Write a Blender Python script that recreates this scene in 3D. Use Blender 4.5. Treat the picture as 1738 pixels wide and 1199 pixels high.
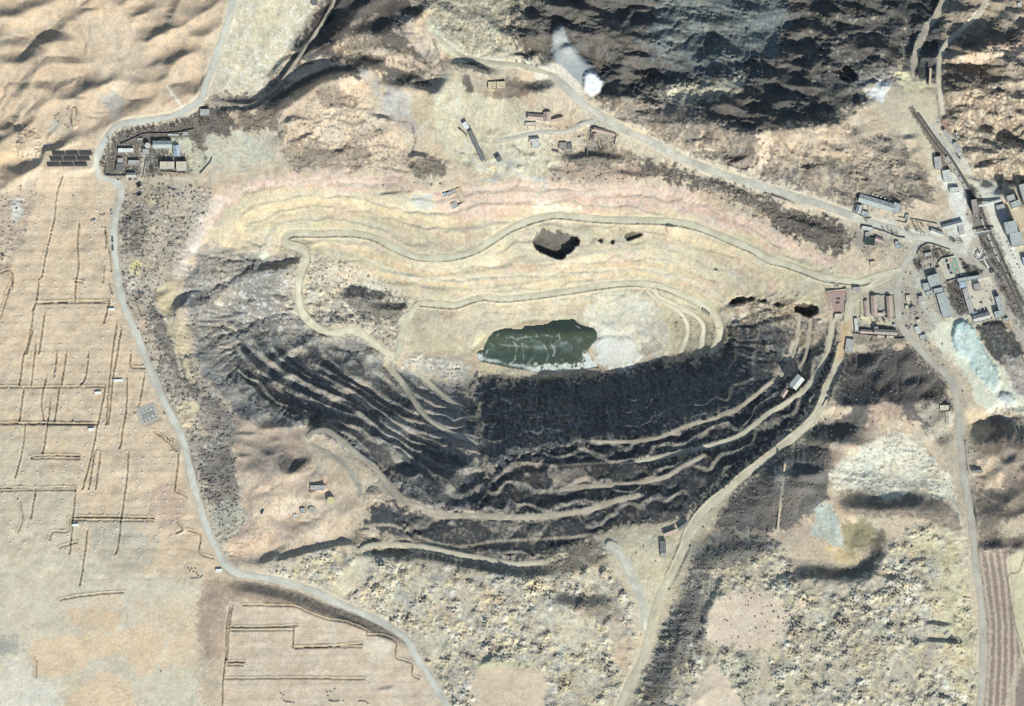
import bpy, bmesh, math, random
import numpy as np
from mathutils import Vector, Matrix

for o in list(bpy.data.objects):
    bpy.data.objects.remove(o)
S = bpy.context.scene
COL = S.collection
# ---------------------------------------------------------------- camera, light, exposure
# Survey coordinates: u metres east, v metres south of the north-west corner of the mapped area.
W, H = 1738.0, 1199.0
cam = bpy.data.cameras.new('camera')
CAM_H = 8000.0
cam.sensor_width = 36.0
cam.lens = 36.0 * CAM_H / W
cam.clip_start = 10.0
cam.clip_end = 40000.0
co = bpy.data.objects.new('camera', cam)
co.location = (0, 0, CAM_H)
COL.objects.link(co)
S.camera = co
SUN_EL, SUN_AZ = math.radians(33), math.radians(155)
wd = bpy.data.worlds.new('World')
S.world = wd
wd.use_nodes = True
nt = wd.node_tree
sky = nt.nodes.new('ShaderNodeTexSky')
sky.sky_type = 'NISHITA'
sky.sun_disc = False
sky.sun_elevation = SUN_EL
sky.sun_rotation = SUN_AZ
sky.air_density = 1.0
sky.dust_density = 1.0
bg = nt.nodes['Background']
bg.inputs[1].default_value = 0.105
nt.links.new(sky.outputs[0], bg.inputs[0])
sun = bpy.data.lights.new('sun', 'SUN')
sun.energy = 5.0
sun.angle = math.radians(0.55)
sun.color = (1.0, 0.965, 0.91)
so = bpy.data.objects.new('sun', sun)
sd = Vector((math.sin(SUN_AZ) * math.cos(SUN_EL), math.cos(SUN_AZ) * math.cos(SUN_EL), math.sin(SUN_EL)))
so.rotation_euler = sd.to_track_quat('Z', 'Y').to_euler()
so.location = (0, 0, 500)
COL.objects.link(so)
S.view_settings.view_transform = 'Standard'
S.view_settings.look = 'None'
S.view_settings.gamma = 1.0
S.view_settings.use_curve_mapping = False
S.view_settings.exposure = 0.5
S.cycles.use_denoising = False
S.cycles.max_bounces = 4
S.cycles.diffuse_bounces = 2

# ---------------------------------------------------------------- raster tools
STEP = 1.5
U0, V0, U1, V1 = -45.0, -45.0, 1785.0, 1245.0
us = np.arange(U0, U1 + .01, STEP)
vs = np.arange(V0, V1 + .01, STEP)
NU, NV = len(us), len(vs)
U, V = np.meshgrid(us, vs)
rng = np.random.default_rng(7)
FY = np.fft.fftfreq(NV, STEP)[:, None]
FX = np.fft.rfftfreq(NU, STEP)[None, :]

def fnoise(seed, lo, hi, beta=1.0, ang=0.0, st=1.0):
    """band-limited fractal noise, unit deviation; wavelengths lo..hi metres, stretched st times along ang"""
    r = np.random.default_rng(seed).standard_normal((NV, NU))
    c, s = math.cos(ang), math.sin(ang)
    fa = (FX * c + FY * s) / st
    fb = (-FX * s + FY * c)
    f = np.sqrt(fa * fa + fb * fb) + 1e-9
    a = f ** (-beta) / (1 + (1 / (f * hi)) ** 4) / (1 + (f * lo) ** 6)
    n = np.fft.irfft2(np.fft.rfft2(r) * a, s=(NV, NU))
    return (n - n.mean()) / n.std()

def P(s):
    return np.array([[float(x) for x in p.split(',')] for p in s.split()])

def win(u0, v0, u1, v1):
    i0 = max(0, int((u0 - U0) / STEP)); i1 = min(NU, int((u1 - U0) / STEP) + 2)
    j0 = max(0, int((v0 - V0) / STEP)); j1 = min(NV, int((v1 - V0) / STEP) + 2)
    return slice(j0, max(j0, j1)), slice(i0, max(i0, i1))

def box1(a, n, ax):
    if n < 1: return a
    pad = [(0, 0), (0, 0)]; pad[ax] = (n + 1, n)
    c = np.cumsum(np.pad(a, pad, mode='edge'), axis=ax)
    k = 2 * n + 1
    return (c[k:] - c[:-k]) / k if ax == 0 else (c[:, k:] - c[:, :-k]) / k

def blur(a, r):
    n = max(1, int(round(r / STEP / 1.7)))
    for _ in range(3):
        a = box1(box1(a, n, 0), n, 1)
    return a

def sstep(x, a, b):
    t = np.clip((x - a) / (b - a), 0, 1)
    return t * t * (3 - 2 * t)

def inside(pts, w):
    x, y = U[w], V[w]
    m = np.zeros(x.shape, bool)
    q = np.roll(pts, -1, 0)
    for (x0, y0), (x1, y1) in zip(pts[:, :2], q[:, :2]):
        if y0 == y1: continue
        m ^= ((y0 > y) != (y1 > y)) & (x < (x1 - x0) * (y - y0) / (y1 - y0) + x0)
    return m

WA = fnoise(11, 5, 60, 1.2)
WB = fnoise(12, 4, 25, .8)

def area(s, f=6, w=.22):
    """soft mask of a polygon, its edge roughened by noise"""
    p = P(s) if isinstance(s, str) else s
    pad = f * 2.5 + 6
    sl = win(p[:, 0].min() - pad, p[:, 1].min() - pad, p[:, 0].max() + pad, p[:, 1].max() + pad)
    m = blur(inside(p, sl).astype(float), f)
    e = 4 * m * (1 - m)
    m = sstep(m + w * (WA[sl] * .62 + WB[sl] * .2) * e, .2, .8)
    return sl, m

def path(s, hw):
    """distance to a polyline within hw, arc length, signed side, interpolated extra columns"""
    p = P(s) if isinstance(s, str) else s
    sl = win(p[:, 0].min() - hw, p[:, 1].min() - hw, p[:, 0].max() + hw, p[:, 1].max() + hw)
    x, y = U[sl], V[sl]
    D = np.full(x.shape, 1e9); T = np.zeros(x.shape); SD = np.zeros(x.shape)
    EX = np.zeros(x.shape + (p.shape[1] - 2,))
    NX = np.zeros(x.shape); NY = np.zeros(x.shape)
    acc = 0.0
    for a, b in zip(p[:-1], p[1:]):
        d = b[:2] - a[:2]; L = math.hypot(*d)
        if L < 1e-6: continue
        g = win(min(a[0], b[0]) - hw, min(a[1], b[1]) - hw, max(a[0], b[0]) + hw, max(a[1], b[1]) + hw)
        q = (slice(g[0].start - sl[0].start, g[0].stop - sl[0].start), slice(g[1].start - sl[1].start, g[1].stop - sl[1].start))
        xx, yy = x[q], y[q]
        if xx.size == 0:
            acc += L; continue
        t = np.clip(((xx - a[0]) * d[0] + (yy - a[1]) * d[1]) / (L * L), 0, 1)
        px, py = xx - a[0] - t * d[0], yy - a[1] - t * d[1]
        dd = np.hypot(px, py)
        k = dd < D[q]
        D[q] = np.where(k, dd, D[q]); T[q] = np.where(k, acc + t * L, T[q])
        SD[q] = np.where(k, px * d[1] - py * d[0], SD[q])
        nx, ny = d[1] / L, -d[0] / L
        NX[q] = np.where(k, nx, NX[q]); NY[q] = np.where(k, ny, NY[q])
        for e in range(EX.shape[2]):
            z = a[2 + e] + t * (b[2 + e] - a[2 + e])
            EX[..., e][q] = np.where(k, z, EX[..., e][q])
        acc += L
    return sl, D, T, SD, NX, NY, EX, acc

def spline(s, step=4.0):
    """Catmull-Rom through the points of a polyline, all columns"""
    p = P(s) if isinstance(s, str) else np.asarray(s, float)
    q = np.vstack([2 * p[0] - p[1], p, 2 * p[-1] - p[-2]])
    out = []
    for i in range(1, len(q) - 2):
        n = max(1, int(math.hypot(*(q[i + 1] - q[i])[:2]) / step))
        for k in range(n):
            t = k / n
            a, b, c, d = q[i - 1], q[i], q[i + 1], q[i + 2]
            out.append(.5 * (2 * b + (c - a) * t + (2 * a - 5 * b + 4 * c - d) * t * t + (3 * b - a - 3 * c + d) * t ** 3))
    out.append(q[-2])
    return np.array(out)

def lin(rgb):
    c = np.array(rgb, float) / 255
    return np.where(c <= .04045, c / 12.92, ((c + .055) / 1.055) ** 2.4)

K_FLAT = 1.62    # how much brighter than its albedo flat sunlit ground shows at this exposure
def alb(rgb):
    c = np.array(rgb, float); l = c.mean()
    c = (l + (c - l) * .78) * (1.0 + .06 * min(1.0, l / 170)) * np.array([.985, 1.012, 1.0])
    return np.minimum(lin(c) / K_FLAT, .82)
# ---------------------------------------------------------------- roads (u,v along the centre line)
ROADS = {
 'west': ("395,-60 395,0 391,22 385,45 377,70 368,95 359,120 350,143 343,165 333,177 313,189 293,198 250,205 213,210 195,218 180,238 168,260 164,280 168,298 178,304 193,308 203,315 206,328 201,348 195,375 193,400 194,425 199,460 205,500 213,525 225,553 235,575 245,602 260,638 275,673 290,703 303,730 313,753 320,783 328,818 338,855 351,895 365,926 378,952 393,968 410,975 435,979 470,985 505,994 535,1005 570,1022 610,1039 645,1055 673,1072 693,1089 705,1112 723,1139 740,1167 758,1197 790,1250", 10.5),
 'diag': ("942,132 957,147 970,160 1000,185 1030,205 1055,220 1085,233 1120,250 1158,270 1195,285 1240,301 1303,321 1353,336 1403,351 1443,366 1478,378 1516,390 1548,402 1578,406 1603,413 1628,420", 11.5),
 'south': ("1562,410 1546,433 1533,450 1526,472 1523,495 1523,520 1526,545 1536,565 1551,580 1568,602 1591,622 1611,642 1621,668 1626,700 1628,738 1632,788 1638,825 1646,870 1650,904 1653,949 1661,999 1666,1049 1667,1099 1666,1149 1662,1197 1655,1250", 10.5),
 'haul': ("1530,457 1505,466 1491,470 1463,479 1428,476 1398,472 1366,460 1336,449 1305,441 1280,425 1240,408 1195,389 1153,378 1120,375 1070,374 1020,372 970,367 940,365 908,372 885,380 860,391 835,408 810,423 785,432 748,438 710,436 685,428 660,416 635,403 605,396 573,395 535,396 500,395 485,399 480,408 488,416 503,419 515,426 518,440 510,463 504,485 505,513 513,535 530,553 550,563 570,565 585,560 605,563 623,575 643,591 658,602 668,606", 11),
 'floor': ("668,606 675,594 679,570 685,548 698,528 710,515 735,516 770,518 795,510 820,504 848,507 870,506 920,500 970,493 1020,485 1070,480 1115,483 1145,493 1178,508 1203,523 1220,540 1227,563 1223,578 1213,600", 10),
 'loop_a': ("1112,488 1122,503 1145,515 1183,535 1198,553 1196,575 1194,602", 7),
 'loop_b': ("1100,492 1118,508 1135,515 1158,530 1170,550 1170,570 1158,600", 6),
 'bench_a': ("1083,784 1120,778 1145,772 1195,760 1240,748 1265,735 1290,714 1310,700 1330,688 1355,671 1376,655 1390,630 1403,603 1410,570 1415,540", 8),
 'bench_b': ("1005,751 1045,751 1083,750 1120,744 1153,730 1183,719 1203,715 1233,705 1260,690 1283,673 1303,655 1325,640 1341,618 1353,580 1358,535", 5.5),
 'bench_c': ("635,793 660,825 685,848 723,865 760,875 810,876 870,879 920,877 970,871 1008,864 1040,852 1083,842", 9),
 'bench_d': ("653,620 675,643 693,670 713,700 735,720 768,738 800,750 818,765", 6.5),
 'bench_e': ("953,833 983,828 1020,825 1070,822 1095,818 1133,809 1158,793 1195,775", 6.5),
 'bench_f': ("525,742 535,733 553,731 575,745 605,770 635,793", 7),
 'bench_g': ("530,755 555,768 580,785 598,805 610,825 613,840", 7),
 'bench_h': ("608,936 630,925 673,924 723,929 773,940 823,949 870,957 920,955", 6.5),
 'bench_i': ("1378,545 1373,575 1369,605 1352,634", 4),
 'bench_j': ("705,632 735,658 760,680 785,698", 6),
 'valley': ("1700,-60 1660,22 1632,50 1612,68 1598,85 1592,110 1592,150 1598,196", 6.5),
 'stream': ("1622,-60 1590,25 1572,50 1558,75 1550,112 1545,132", 10),
 'spill': ("735,58 760,80 790,100 830,108 880,112 915,122 942,132", 7),
 'hamlet': ("845,240 870,235 920,225 960,225 990,212 1012,206 1030,206", 6),
 'quarry': ("590,-40 571,0 545,45 500,110 470,150 436,175 415,181 380,176 345,172", 5),
 'fork': ("1035,925 1048,935 1068,969 1083,1004 1093,1039 1095,1070", 12),
 'rim': ("1521,462 1500,474 1483,482 1460,498 1443,516 1437,550 1431,580 1426,603 1416,633 1403,658 1396,683 1383,708 1361,730 1336,750 1311,770 1280,793 1255,813 1233,833 1210,850 1188,873 1168,905 1160,930 1140,974 1120,1009 1106,1050 1092,1112 1070,1157 1050,1203 1040,1250", 12),
}
# ---------------------------------------------------------------- heights: contour and bench lines  u,v,z
CON = []
def C(s, hw=0.0): CON.append((spline(s, 3.0) if s.count(' ') else P(s), hw))
# plain, hills, valleys
for s in ("-40,0,34 150,-40,38 300,-40,30", "-40,150,22 -40,300,5 -40,600,0 -40,900,0 -40,1240,0 200,1240,0 400,1240,0 700,1240,2",
          "100,60,26 200,30,26", "60,150,18 180,110,17", "200,100,15 240,60,17", "250,140,9 300,120,13 330,60,20", "120,200,7",
          "100,420,0 100,600,0 100,800,0 150,1000,0", "60,300,2 150,350,0", "250,260,2 330,270,2", "420,260,4 470,230,6",
          "395,0,12 385,45,12 368,95,10 343,165,6 293,199,5 250,205,4 195,218,3 164,280,2 206,328,1 194,425,1 205,500,1 245,602,2 303,730,3 328,818,3 351,895,3 378,952,4 435,979,4 505,994,4 610,1039,4 693,1089,3 758,1197,2",
          "470,20,10 430,90,9 390,150,7", "545,0,16 500,70,13 440,180,8",
          "600,40,44 680,20,48 700,70,40", "560,90,24 640,95,28", "720,140,20 760,90,24", "480,240,12 560,200,14 620,170,15 660,200,13 620,250,10",
          "780,200,10 850,240,9 800,280,6 880,300,4", "940,190,16 1020,230,15 1040,290,10", "730,40,34 820,90,30 880,120,26",
          # mountain in the north-east: crest and the long slope to the north
          "880,40,52 960,60,50 1000,20,52", "1040,180,46 1100,210,44 1180,215,52 1260,235,55 1320,225,58 1420,215,48",
          "1100,120,20 1200,110,10 1300,110,14 1400,120,16", "1150,-40,-36 1300,-40,-34 1420,-40,-30", "1180,30,-14 1300,30,-10 1400,40,-8",
          "1060,20,30 1060,100,44",
          "1560,-40,-2 1540,60,6 1530,110,12 1520,150,16", "1620,10,30 1590,80,24 1592,200,18",
          "1700,60,40 1738,20,44", "1640,110,46 1700,110,62 1780,100,70", "1640,200,30 1700,190,54 1780,200,68", "1660,260,22 1720,260,44 1780,270,56", "1700,310,20 1780,330,36",
          "1500,170,18 1560,210,16 1620,290,12 1660,360,9 1700,450,7 1760,560,5",
          "1330,260,36 1400,265,36 1480,260,30 1540,270,22", "1300,290,24 1420,310,20 1520,320,15 1590,330,12",
          "942,132,32 1000,185,29 1085,233,23 1195,285,16 1303,321,12 1403,351,10 1516,390,8 1628,420,8",
          "1300,360,6 1400,400,3 1450,430,3", "1620,480,7 1600,540,6 1540,500,5 1500,530,4",
          "1526,472,6 1523,520,5 1568,602,5 1621,668,6 1628,738,8 1638,825,9 1650,904,8 1661,999,8 1666,1100,7 1658,1230,5",
          "1700,640,4 1740,720,8", "1690,960,8 1740,1000,8 1720,1230,4",
          "1440,603,3 1500,598,4 1545,606,6", "1432,690,26 1470,686,33 1508,682,31 1530,692,24", "1580,700,10", "1440,718,15 1465,716,18", "1425,756,22 1450,757,26 1470,757,20", "1500,720,20 1560,760,14 1500,800,10 1580,820,10 1440,800,12",
          "1440,862,27 1500,862,30 1560,858,26", "1420,890,20 1450,890,14 1440,930,12", "1500,950,27 1540,1000,28 1600,960,22 1640,1000,14",
          "1360,990,28 1400,1050,28 1500,1100,28 1600,1100,22 1640,1110,12 1500,1230,24 1600,1230,14 1380,1150,27",
          "1720,740,16 1700,790,20 1740,800,26", "1690,880,22 1740,870,26",
          "1200,1010,30 1330,1010,30 1340,1090,30 1200,1100,30", "1180,1190,30 1240,1150,30 1260,1230,30",
          "1190,960,22 1240,935,26 1300,930,28", "1300,850,20 1320,805,24 1360,815,26 1400,800,24", "1340,900,16 1380,870,16",
          # ground between the west road and the pit
          "230,360,6 280,340,6 330,330,4", "250,430,7 300,440,7", "262,520,7 275,560,9 300,620,12 330,680,14", "310,760,9 330,800,8 360,870,6 400,930,6",
          "350,640,17 400,700,17 450,730,20", "460,820,12 520,850,12 560,900,11 480,930,10", "430,880,9",
          "450,960,7 520,950,9 560,975,9", "620,980,12 680,1030,9 740,1080,7 770,1180,5",
          "660,985,22 760,990,26 850,1000,25 760,1060,16 850,1080,18 900,1050,22 960,1100,18 870,1160,14 840,1230,10 960,1230,12",
          "950,985,27 1010,960,24 1030,1000,22", "1000,1060,17 1040,1120,14"): C(s)
# pit: rims
C("330,420,4 345,360,3 372,325,2 420,308,2 480,300,3 560,296,4 640,298,5 740,318,3 830,312,2 905,306,2 1000,316,2 1090,310,3 1160,318,3 1230,345,2 1300,385,2 1370,425,1 1440,460,0", 0)
C("312,480,5 322,540,6 335,600,9 352,650,14 385,690,17", 0)
# haul roads and benches of the north wall
C("1530,457,6 1491,470,2 1463,479,0 1398,472,-3 1336,449,-9 1280,425,-14 1195,389,-19 1120,375,-23 1020,372,-28 940,365,-31 885,380,-35 835,408,-40 785,432,-44 710,436,-48 660,416,-51 605,396,-54 535,396,-57 500,395,-58 480,408,-59 503,419,-60 518,440,-61 504,485,-68 505,513,-71 530,553,-77 570,565,-81 605,563,-84 643,591,-93 668,606,-98", 5.5)
C("668,606,-98 679,570,-99 685,548,-99 710,515,-99 770,518,-98 820,504,-97 870,506,-96 970,493,-93 1070,480,-91 1115,483,-91 1178,508,-93 1220,540,-97 1227,563,-100 1213,600,-106", 5)
C("1112,488,-92 1145,515,-99 1183,535,-104 1198,553,-107 1196,575,-110 1194,602,-113", 3)
C("1118,508,-101 1135,515,-104 1158,530,-108 1170,550,-111 1170,570,-114 1158,600,-117", 3)
C("535,418,-64 600,432,-69 640,452,-71 700,467,-71 760,465,-70 870,450,-63", 2)
C("640,466,-82 720,485,-84 800,490,-84 870,482,-82 920,475,-80 995,460,-75", 2)
C("870,444,-61 950,440,-56 1030,424,-50 1095,422,-48", 2)
C("560,470,-78 600,478,-82 640,500,-90", 1)
# lake and floor
C("806,590,-124 818,575,-124 850,560,-124 880,548,-124 900,543,-124 950,543,-124 976,542,-124 985,548,-124 1012,556,-124 1016,575,-124", 0)
C("812,612,-124 840,622,-124 875,628,-124 915,632,-124 960,630,-124 1000,624,-124 1010,600,-124", 0)
C("850,590,-128 900,580,-130 960,590,-130 900,610,-129", 0)
C("1030,580,-122 1060,565,-120 1100,560,-119 1120,580,-119 1080,600,-121 1040,618,-122", 0)
C("820,545,-114 790,580,-112 730,600,-108", 0)
C("1040,630,-121 1090,618,-120 1140,606,-118", 0)
# south wall
C("812,640,-122 850,636,-122 900,639,-122 960,637,-122 1020,632,-122", 0)
C("1358,533,-20 1353,580,-27 1341,618,-31 1325,640,-33 1303,655,-34 1283,673,-35 1260,690,-36 1233,705,-37 1203,715,-38 1183,718,-38 1153,730,-38 1120,744,-37 1083,750,-37 1045,751,-37 1005,751,-37 970,745,-40", 2.2)
C("870,760,-36 930,775,-33 980,778,-27 1045,776,-27 1090,776,-25 1145,772,-24 1195,760,-22 1240,748,-19 1265,735,-18 1290,714,-16 1310,700,-15 1330,688,-14 1355,671,-12 1376,655,-11 1390,630,-9 1403,603,-7 1410,570,-5 1415,540,-4", 3.2)
C("880,790,-24 950,790,-22 1020,786,-21 1095,785,-18", 1.5)
C("953,833,-10 983,828,-10 1020,825,-10 1070,822,-10 1095,818,-10 1133,809,-9 1158,793,-9 1195,774,-10", 3.2)
C("635,793,3 660,825,3 685,848,3 723,865,3 760,875,3 810,876,3 870,879,3 920,877,3 970,871,2 1008,864,1 1040,852,0 1083,842,-1", 4.5)
C("880,830,-12 920,850,-9", 1)
C("605,895,11 660,891,11 700,906,11 735,920,10 785,928,9 835,919,9 870,917,9 920,915,9 970,912,10 1010,906,12", 2.5)
C("608,936,14 630,925,14 673,924,15 723,929,15 773,940,15 823,949,15 870,957,16 920,955,17 960,940,18", 3)
C("605,948,14 640,942,22 690,945,25 740,951,27 790,961,28 840,972,29 890,979,29 930,975,28", 0)
C("1010,890,8 1060,880,8 1110,868,8 1150,870,12", 1)
C("1521,462,6 1460,498,1 1437,550,0 1426,603,0 1403,658,1 1383,708,2 1336,750,4 1280,793,6 1233,833,8 1188,873,11 1160,930,13 1120,1009,13 1092,1112,10 1050,1203,7 1040,1240,6", 6)
C("1045,931,20 1068,969,17 1083,1004,15 1093,1039,13", 5)
# west wall benches
C("653,620,-99 675,643,-94 693,670,-87 713,700,-76 735,720,-68 768,738,-58 800,750,-49 818,765,-43", 4)
C("698,738,-50 730,750,-46 765,765,-40 805,778,-34 820,785,-31", 4)
C("705,632,-107 735,658,-100 760,680,-92 785,698,-82", 4)
C("560,600,-80 585,633,-78 615,653,-75 648,673,-71 680,705,-64", 3)
C("470,585,-60 495,607,-58 528,632,-56 565,650,-53 595,668,-50 625,695,-46 660,730,-40", 3.5)
C("415,585,-40 440,605,-40 473,628,-39 510,648,-37 543,665,-35 575,683,-32 605,700,-29 635,725,-24 665,760,-17 700,800,-9", 3)
C("395,610,-20 430,635,-20 470,660,-20 520,690,-18 560,712,-14", 2.5)
C("400,640,0 450,680,2 520,715,4", 1)
C("640,742,-12 680,772,-7 730,820,-6 770,840,-8", 2)
C("780,810,-22 800,830,-16", 0)
C("525,740,9 553,731,9 575,745,8 605,770,5 635,793,3", 3.5)
C("528,752,9 555,768,10 580,785,10 598,805,10 610,825,9 613,840,8", 3.5)
# slope in the north-west of the pit
C("340,470,-4 380,430,-22 420,410,-38 440,395,-42", 0)
C("350,540,-8 400,530,-36 450,520,-56", 0)
C("440,450,-48 470,430,-56", 0)
C("560,520,-86 620,540,-92", 0)

def solve():
    A = np.zeros((NV, NU)); B = np.zeros((NV, NU))
    for p, hw in CON:
        if len(p) == 1:
            p = np.vstack([p, p + [[.1, 0, 0]]])
        if hw <= 0:
            # bare line: stamp the cells it passes
            for a, b in zip(p[:-1], p[1:]):
                for t in (0, .33, .66):
                    q = a + (b - a) * t
                    i, j = int(round((q[0] - U0) / STEP)), int(round((q[1] - V0) / STEP))
                    if 0 <= i < NU and 0 <= j < NV:
                        A[j, i] += q[2]; B[j, i] += 1
        else:
            sl, D, T, SD, NX, NY, EX, L = path(p, hw + 2)
            k = D <= hw
            A[sl] += np.where(k, EX[..., 0], 0); B[sl] += k
    # pyramid of constraints, coarse to fine Laplace relaxation
    lv = [(A, B)]
    while min(lv[-1][0].shape) > 24:
        a, b = lv[-1]
        y, x = (a.shape[0] + 1) // 2 * 2, (a.shape[1] + 1) // 2 * 2
        a = np.pad(a, ((0, y - a.shape[0]), (0, x - a.shape[1]))); b = np.pad(b, ((0, y - b.shape[0]), (0, x - b.shape[1])))
        lv.append((a.reshape(y // 2, 2, x // 2, 2).sum((1, 3)), b.reshape(y // 2, 2, x // 2, 2).sum((1, 3))))
    h = None
    for n, (a, b) in enumerate(lv[::-1]):
        k = b > 0
        z = np.where(k, a / np.maximum(b, 1e-9), 0)
        if h is None:
            h = np.where(k, z, z[k].mean())
        else:
            h = np.repeat(np.repeat(h, 2, 0), 2, 1)[:a.shape[0], :a.shape[1]]
            h = np.where(k, z, h)
        for it in range(400 if h.size < 70000 else 150 if h.size < 300000 else 60):
            q = np.pad(h, 1, mode='edge')
            q = (q[:-2, 1:-1] + q[2:, 1:-1] + q[1:-1, :-2] + q[1:-1, 2:]) * .25
            h = np.where(k, z, q)
    return h
BASE = solve()

# ---------------------------------------------------------------- scarps: strokes across which the ground falls away to the north
SC = []
def F(s, w, d, soft=1.0): SC.append((s, w, d, soft))
for t in """0,60 18,52|16|8
-20,195 40,180 80,172|20|8
-20,222 30,210 62,195|22|10
35,150 70,112 95,103 125,103 155,106|13|6
60,72 100,65 145,73|14|6
20,122 55,85 64,60|12|5
10,172 60,147 100,150 155,137|16|6
-20,30 30,20|16|6
42,12 92,10|16|5
215,8 260,10 300,2|20|10
278,42 290,20 300,0|14|8
222,28 256,22|6|3.5
226,40 260,34|7|4
230,54 264,50|10|5
238,70 268,74|12|6
276,50 312,47|4.5|2.4
276,60 310,58|4.5|2.4
243,88 272,76|9|5
253,112 277,100|8|4.5
260,138 287,130|8|4
288,149 306,143|5|3
112,173 130,168 152,170|6|4
-10,110 20,100 30,85|18|6
100,32 140,35|9|3
150,20 178,18|6|2.5
330,100 350,85 352,70|14|4
528,84 552,62 566,40 574,20|24|13
545,48 572,30|10|6
600,5 640,15 690,30|40|16
560,60 590,20|26|12
700,90 740,110|20|8
610,100 660,108|8|4
590,55 640,45 690,65|30|12
640,80 680,95 720,110|18|8
445,176 480,152 520,128 560,113 600,110 630,119 646,138|34|21
675,140 700,127 725,132|18|10
700,145 730,150 745,140|12|6
455,164 482,160|6|4.5
478,102 497,92|8|5
765,105 800,107 825,117 838,124|10|9
633,197 648,198 664,203|6|6
484,241 505,238 532,226|5|4
480,210 500,200 530,205|6|3
690,270 705,262 740,268|8|6
372,186 420,178 455,160|10|7
470,140 490,115 505,95|9|7
455,130 480,100|7|5
395,172 425,168|8|5
745,140 735,120 715,100|10|6
1305,320 1350,345|8|5
1190,300 1240,318 1290,338|8|5
1330,365 1380,380 1420,395|10|6
1040,290 1100,300|8|5
960,268 1010,262 1060,270|10|6
640,330 700,325|5|3
1010,200 1060,205 1100,215|8|5
1200,200 1260,205|8|5
1150,245 1200,240 1250,248|8|5
1430,300 1480,310|8|5
1350,285 1400,280|7|5
1545,330 1585,345|8|5
1530,300 1570,305|8|4
565,258 590,256|6|4
600,270 640,262|5|2.5
818,20 845,45 867,62|16|13
740,0 770,20 790,40|14|8
888,42 920,26 952,42|25|19
948,14 990,22 1030,40 1058,50|26|20
1072,46 1110,31 1138,46|20|15
1066,66 1095,65 1127,76|14|11
1053,100 1085,97 1112,95|10|9
1026,163 1050,153 1095,150|28|18
890,146 915,148 937,143|16|13
948,86 965,79 980,92|8|6
868,94 932,94|6|4
1228,273 1250,271 1270,262|7|7
1078,196 1110,192 1142,190|8|5
1150,160 1200,150|8|5
1180,180 1230,172|7|4
1316,210 1350,203 1390,206 1432,190|34|22
1426,120 1445,130 1458,146|12|11
1438,173 1478,164|18|13
1353,143 1380,142|12|9
1300,90 1340,80 1390,95|16|9
1310,60 1360,40 1420,60|20|10
1380,20 1420,10 1470,20|20|10
1290,180 1340,165 1390,175|10|7
1300,130 1350,115|9|6
1400,150 1440,148|9|6
1605,90 1650,66 1690,58 1730,70|40|26
1608,125 1650,140 1692,168|40|24
1700,20 1738,40|24|10
1625,214 1670,220 1695,228|12|9
1632,252 1692,259|14|11
1655,282 1692,276|12|9
1640,300 1680,308|10|6
1700,240 1738,250|8|6
1430,232 1460,222|16|7
1490,240 1512,235|22|8
1530,235 1552,232|8|6
1560,250 1540,265|8|3
1425,650 1460,652 1505,648|50|18
1428,618 1500,606|22|9
1530,650 1575,640|12|6
1416,734 1450,739 1470,737|30|12
1345,768 1400,770|22|8
1340,795 1400,800|14|6
1330,820 1390,825|12|5
1425,848 1480,855 1540,850 1600,856|30|9
1660,732 1700,730 1715,748|28|14
1655,852 1700,850 1730,850|40|18
1700,780 1740,775|14|7
1490,905 1485,940 1470,965 1440,975 1400,971 1360,970 1342,988|26|11
1662,928 1700,920 1745,915|20|9
1568,1055 1613,1060|5|4
1568,1085 1622,1088|5|4
1588,1178 1616,1186|5|4
1495,975 1530,985|8|5
1500,1000 1480,1010|9|5
1175,940 1230,918 1305,908|44|12
1172,1010 1152,1050 1125,1120 1100,1190|34|11
1215,1000 1195,1040 1192,1080|10|6
935,1012 980,1016 1035,1022|22|11
1020,1060 1040,1040|8|4
400,992 440,1000 500,1014 560,1036 620,1058 675,1084|18|8
350,985 352,1060 345,1135|26|3
640,1170 670,1165|6|2
440,722 492,716|14|7
452,746 482,744|10|5
438,766 480,763 502,766|16|7
462,788 485,782 500,790 522,786|26|14
628,838 650,832|22|11
403,735 436,735|5|4
403,752 436,754|12|7
403,772 430,772|6|4
300,640 330,662 352,684|28|11
290,530 310,507 322,500|14|11
268,500 285,495|8|5
310,610 332,600|8|3
205,372 238,362|22|5
250,360 275,345|12|3
470,950 500,940 560,925 598,918|9|7
440,955 475,935|12|6
578,920 590,960|8|4
810,1125 830,1118 860,1120|10|6
560,590 590,600|10|8
575,500 610,495 655,505|16|14
435,455 470,450 505,440|9|8
1295,545 1335,540|10|6
1235,520 1270,512|6|6
610,505 640,520 690,520|10|6
1700,690 1740,700|8|5
1480,640 1500,620|14|7
1310,985 1345,975|14|7""".split('\n'):
    a, b, c = t.split('|'); q_ = P(a)[0]
    F(a, float(b), float(c) * (.85 if q_[0] < 400 and q_[1] < 240 else 1.0))

def poisson():
    GX = np.zeros((NV, NU)); GY = np.zeros((NV, NU))
    for s, w, d, soft in SC:
        sl, D, T, SD, NX, NY, EX, L = path(spline(s, 5), w * .9)
        sg = np.sign(NX * -.42 + NY * -.9); sg[sg == 0] = 1
        e = np.clip(np.minimum(T, L - T) / (w * .7 + 4), 0, 1)
        k = 1 - sstep(D * (1 + .18 * WB[sl]), w * .28, w * .72)
        k = k * (.25 + .75 * e) * d / w * 1.75
        GX[sl] -= sg * NX * k; GY[sl] -= sg * NY * k
    fx, fy = FX * 2 * np.pi, FY * 2 * np.pi
    gx, gy = np.fft.rfft2(GX), np.fft.rfft2(GY)
    den = fx ** 2 + fy ** 2 + (1 / 60.0) ** 2
    return np.fft.irfft2((-1j * fx * gx - 1j * fy * gy) / den, s=(NV, NU))
HGT = blur(BASE, 2.2) + poisson()
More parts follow.
